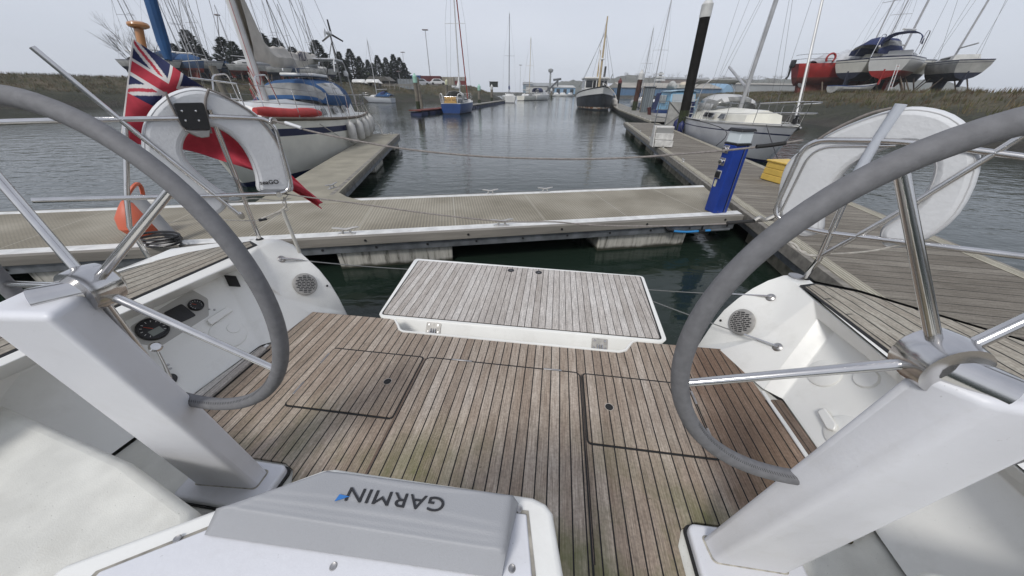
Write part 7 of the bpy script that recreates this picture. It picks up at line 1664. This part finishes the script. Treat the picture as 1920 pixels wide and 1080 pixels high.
a = D(1030, 176, 245); cr2 = empty('loading_tower', (a.x, a.y, .8), 0, 'thin tower with a round head and conveyor beside the far sheds', 'tower'); h = D(1030, 134, 245).z
q = MB(); q.tube([(0, 0, 0), (0, 0, h)], [.7, .5], 10); q.build('tower_shaft', WHG, cr2)
q = MB(); q.lathe([(0, 0), (1.2, .2), (1.6, 1.0), (1.6, 1.8), (.6, 2.2), (0, 2.4)], (0, 0, h - 1.5), 12); q.build('tower_head', WHG, cr2)
dk2 = mat('crane_dark', (.06, .065, .07), .8)
q = MB(); q.tube([(-3, 0, 1), (5, 0, 7.5)], .6, 6); q.tube([(5, 0, 0), (5, 0, 8.5)], .5, 6); q.tube([(2, 0, 8), (7, 0, 8.6)], .7, 6); q.build('conveyor', dk2, cr2)
q = MB(); q.box((1.0, 0, 3), (5, 3, 2)); q.build('hopper', dk2, cr2)
a = D(1236, 153, 290); t_ = empty('white_tower', (a.x, a.y, 1.5), 0, 'small white tiered tower above the warehouse roof', 'tower'); z0 = D(1236, 153, 290).z - 1.5
for k in range(3): q = MB(); q.box((0, 0, z0 + 1.0 + 1.9 * k), (7 - 1.7 * k, 4, .9)); q.build('tier', BW, t_)
q = MB(); q.box((0, 0, (z0 + 6) / 2), (1.6, 2, z0 + 6)); q.build('tower_core', WHG, t_)
a = D(1138, 178, 330); cr3 = empty('far_crane', (a.x, a.y, 1), 0, 'faint grey dock crane behind the fishing boat\'s rigging', 'crane'); 
q = MB(); q.tube([(-2, 0, 0), (0, 0, 9)], .5, 6); q.build('crane_leg', WHG, cr3); q = MB(); q.tube([(2.5, 0, 0), (0, 0, 9)], .5, 6); q.build('crane_leg', WHG, cr3)
q = MB(); q.tube([(0, 0, 8), (2.5, 0, 15)], .45, 6); q.build('crane_jib', WHG, cr3)
# signboard far right
r_ = random.Random(21)
for k in range(16):
    x, y = r_.uniform(-1.6, 1.1), r_.uniform(.5, 1.7); a = r_.uniform(0, 3.1); l_ = r_.uniform(.006, .022)
    q = MB(); q.tube([(x, y, .0065), (x + l_ * .5 * math.cos(a), y + l_ * .5 * math.sin(a), .0075), (x + l_ * math.cos(a + .4), y + l_ * math.sin(a + .4), .0065)], .0009, 4); o = q.build('dry_twig', mat('twig_brown', (.12, .09, .05), .9)); o.location = YR.location; o.rotation_euler = YR.rotation_euler
    tag(o, 'tiny brown twig fallen on the teak cockpit floor', 'twig', 'bits of twig on the cockpit floor')
# --- the air
HZ = bpy.data.materials.new('haze'); HZ.use_nodes = True; n = HZ.node_tree; n.nodes.clear()
o_ = n.nodes.new("ShaderNodeOutputMaterial"); v = n.nodes.new("ShaderNodeVolumePrincipled"); n.links.new(v.outputs[0], o_.inputs['Volume'])
v.inputs['Color'].default_value = (.93, .965, 1.0, 1); v.inputs['Density'].default_value = .00055; v.inputs['Anisotropy'].default_value = 0
q = MB(); q.prism([(-650, -58, -3.4), (650, -58, -3.4), (650, 790, -3.4), (-650, 790, -3.4)], (0, 0, 45)); h = q.build('haze', HZ, smooth=0, kind='stuff')
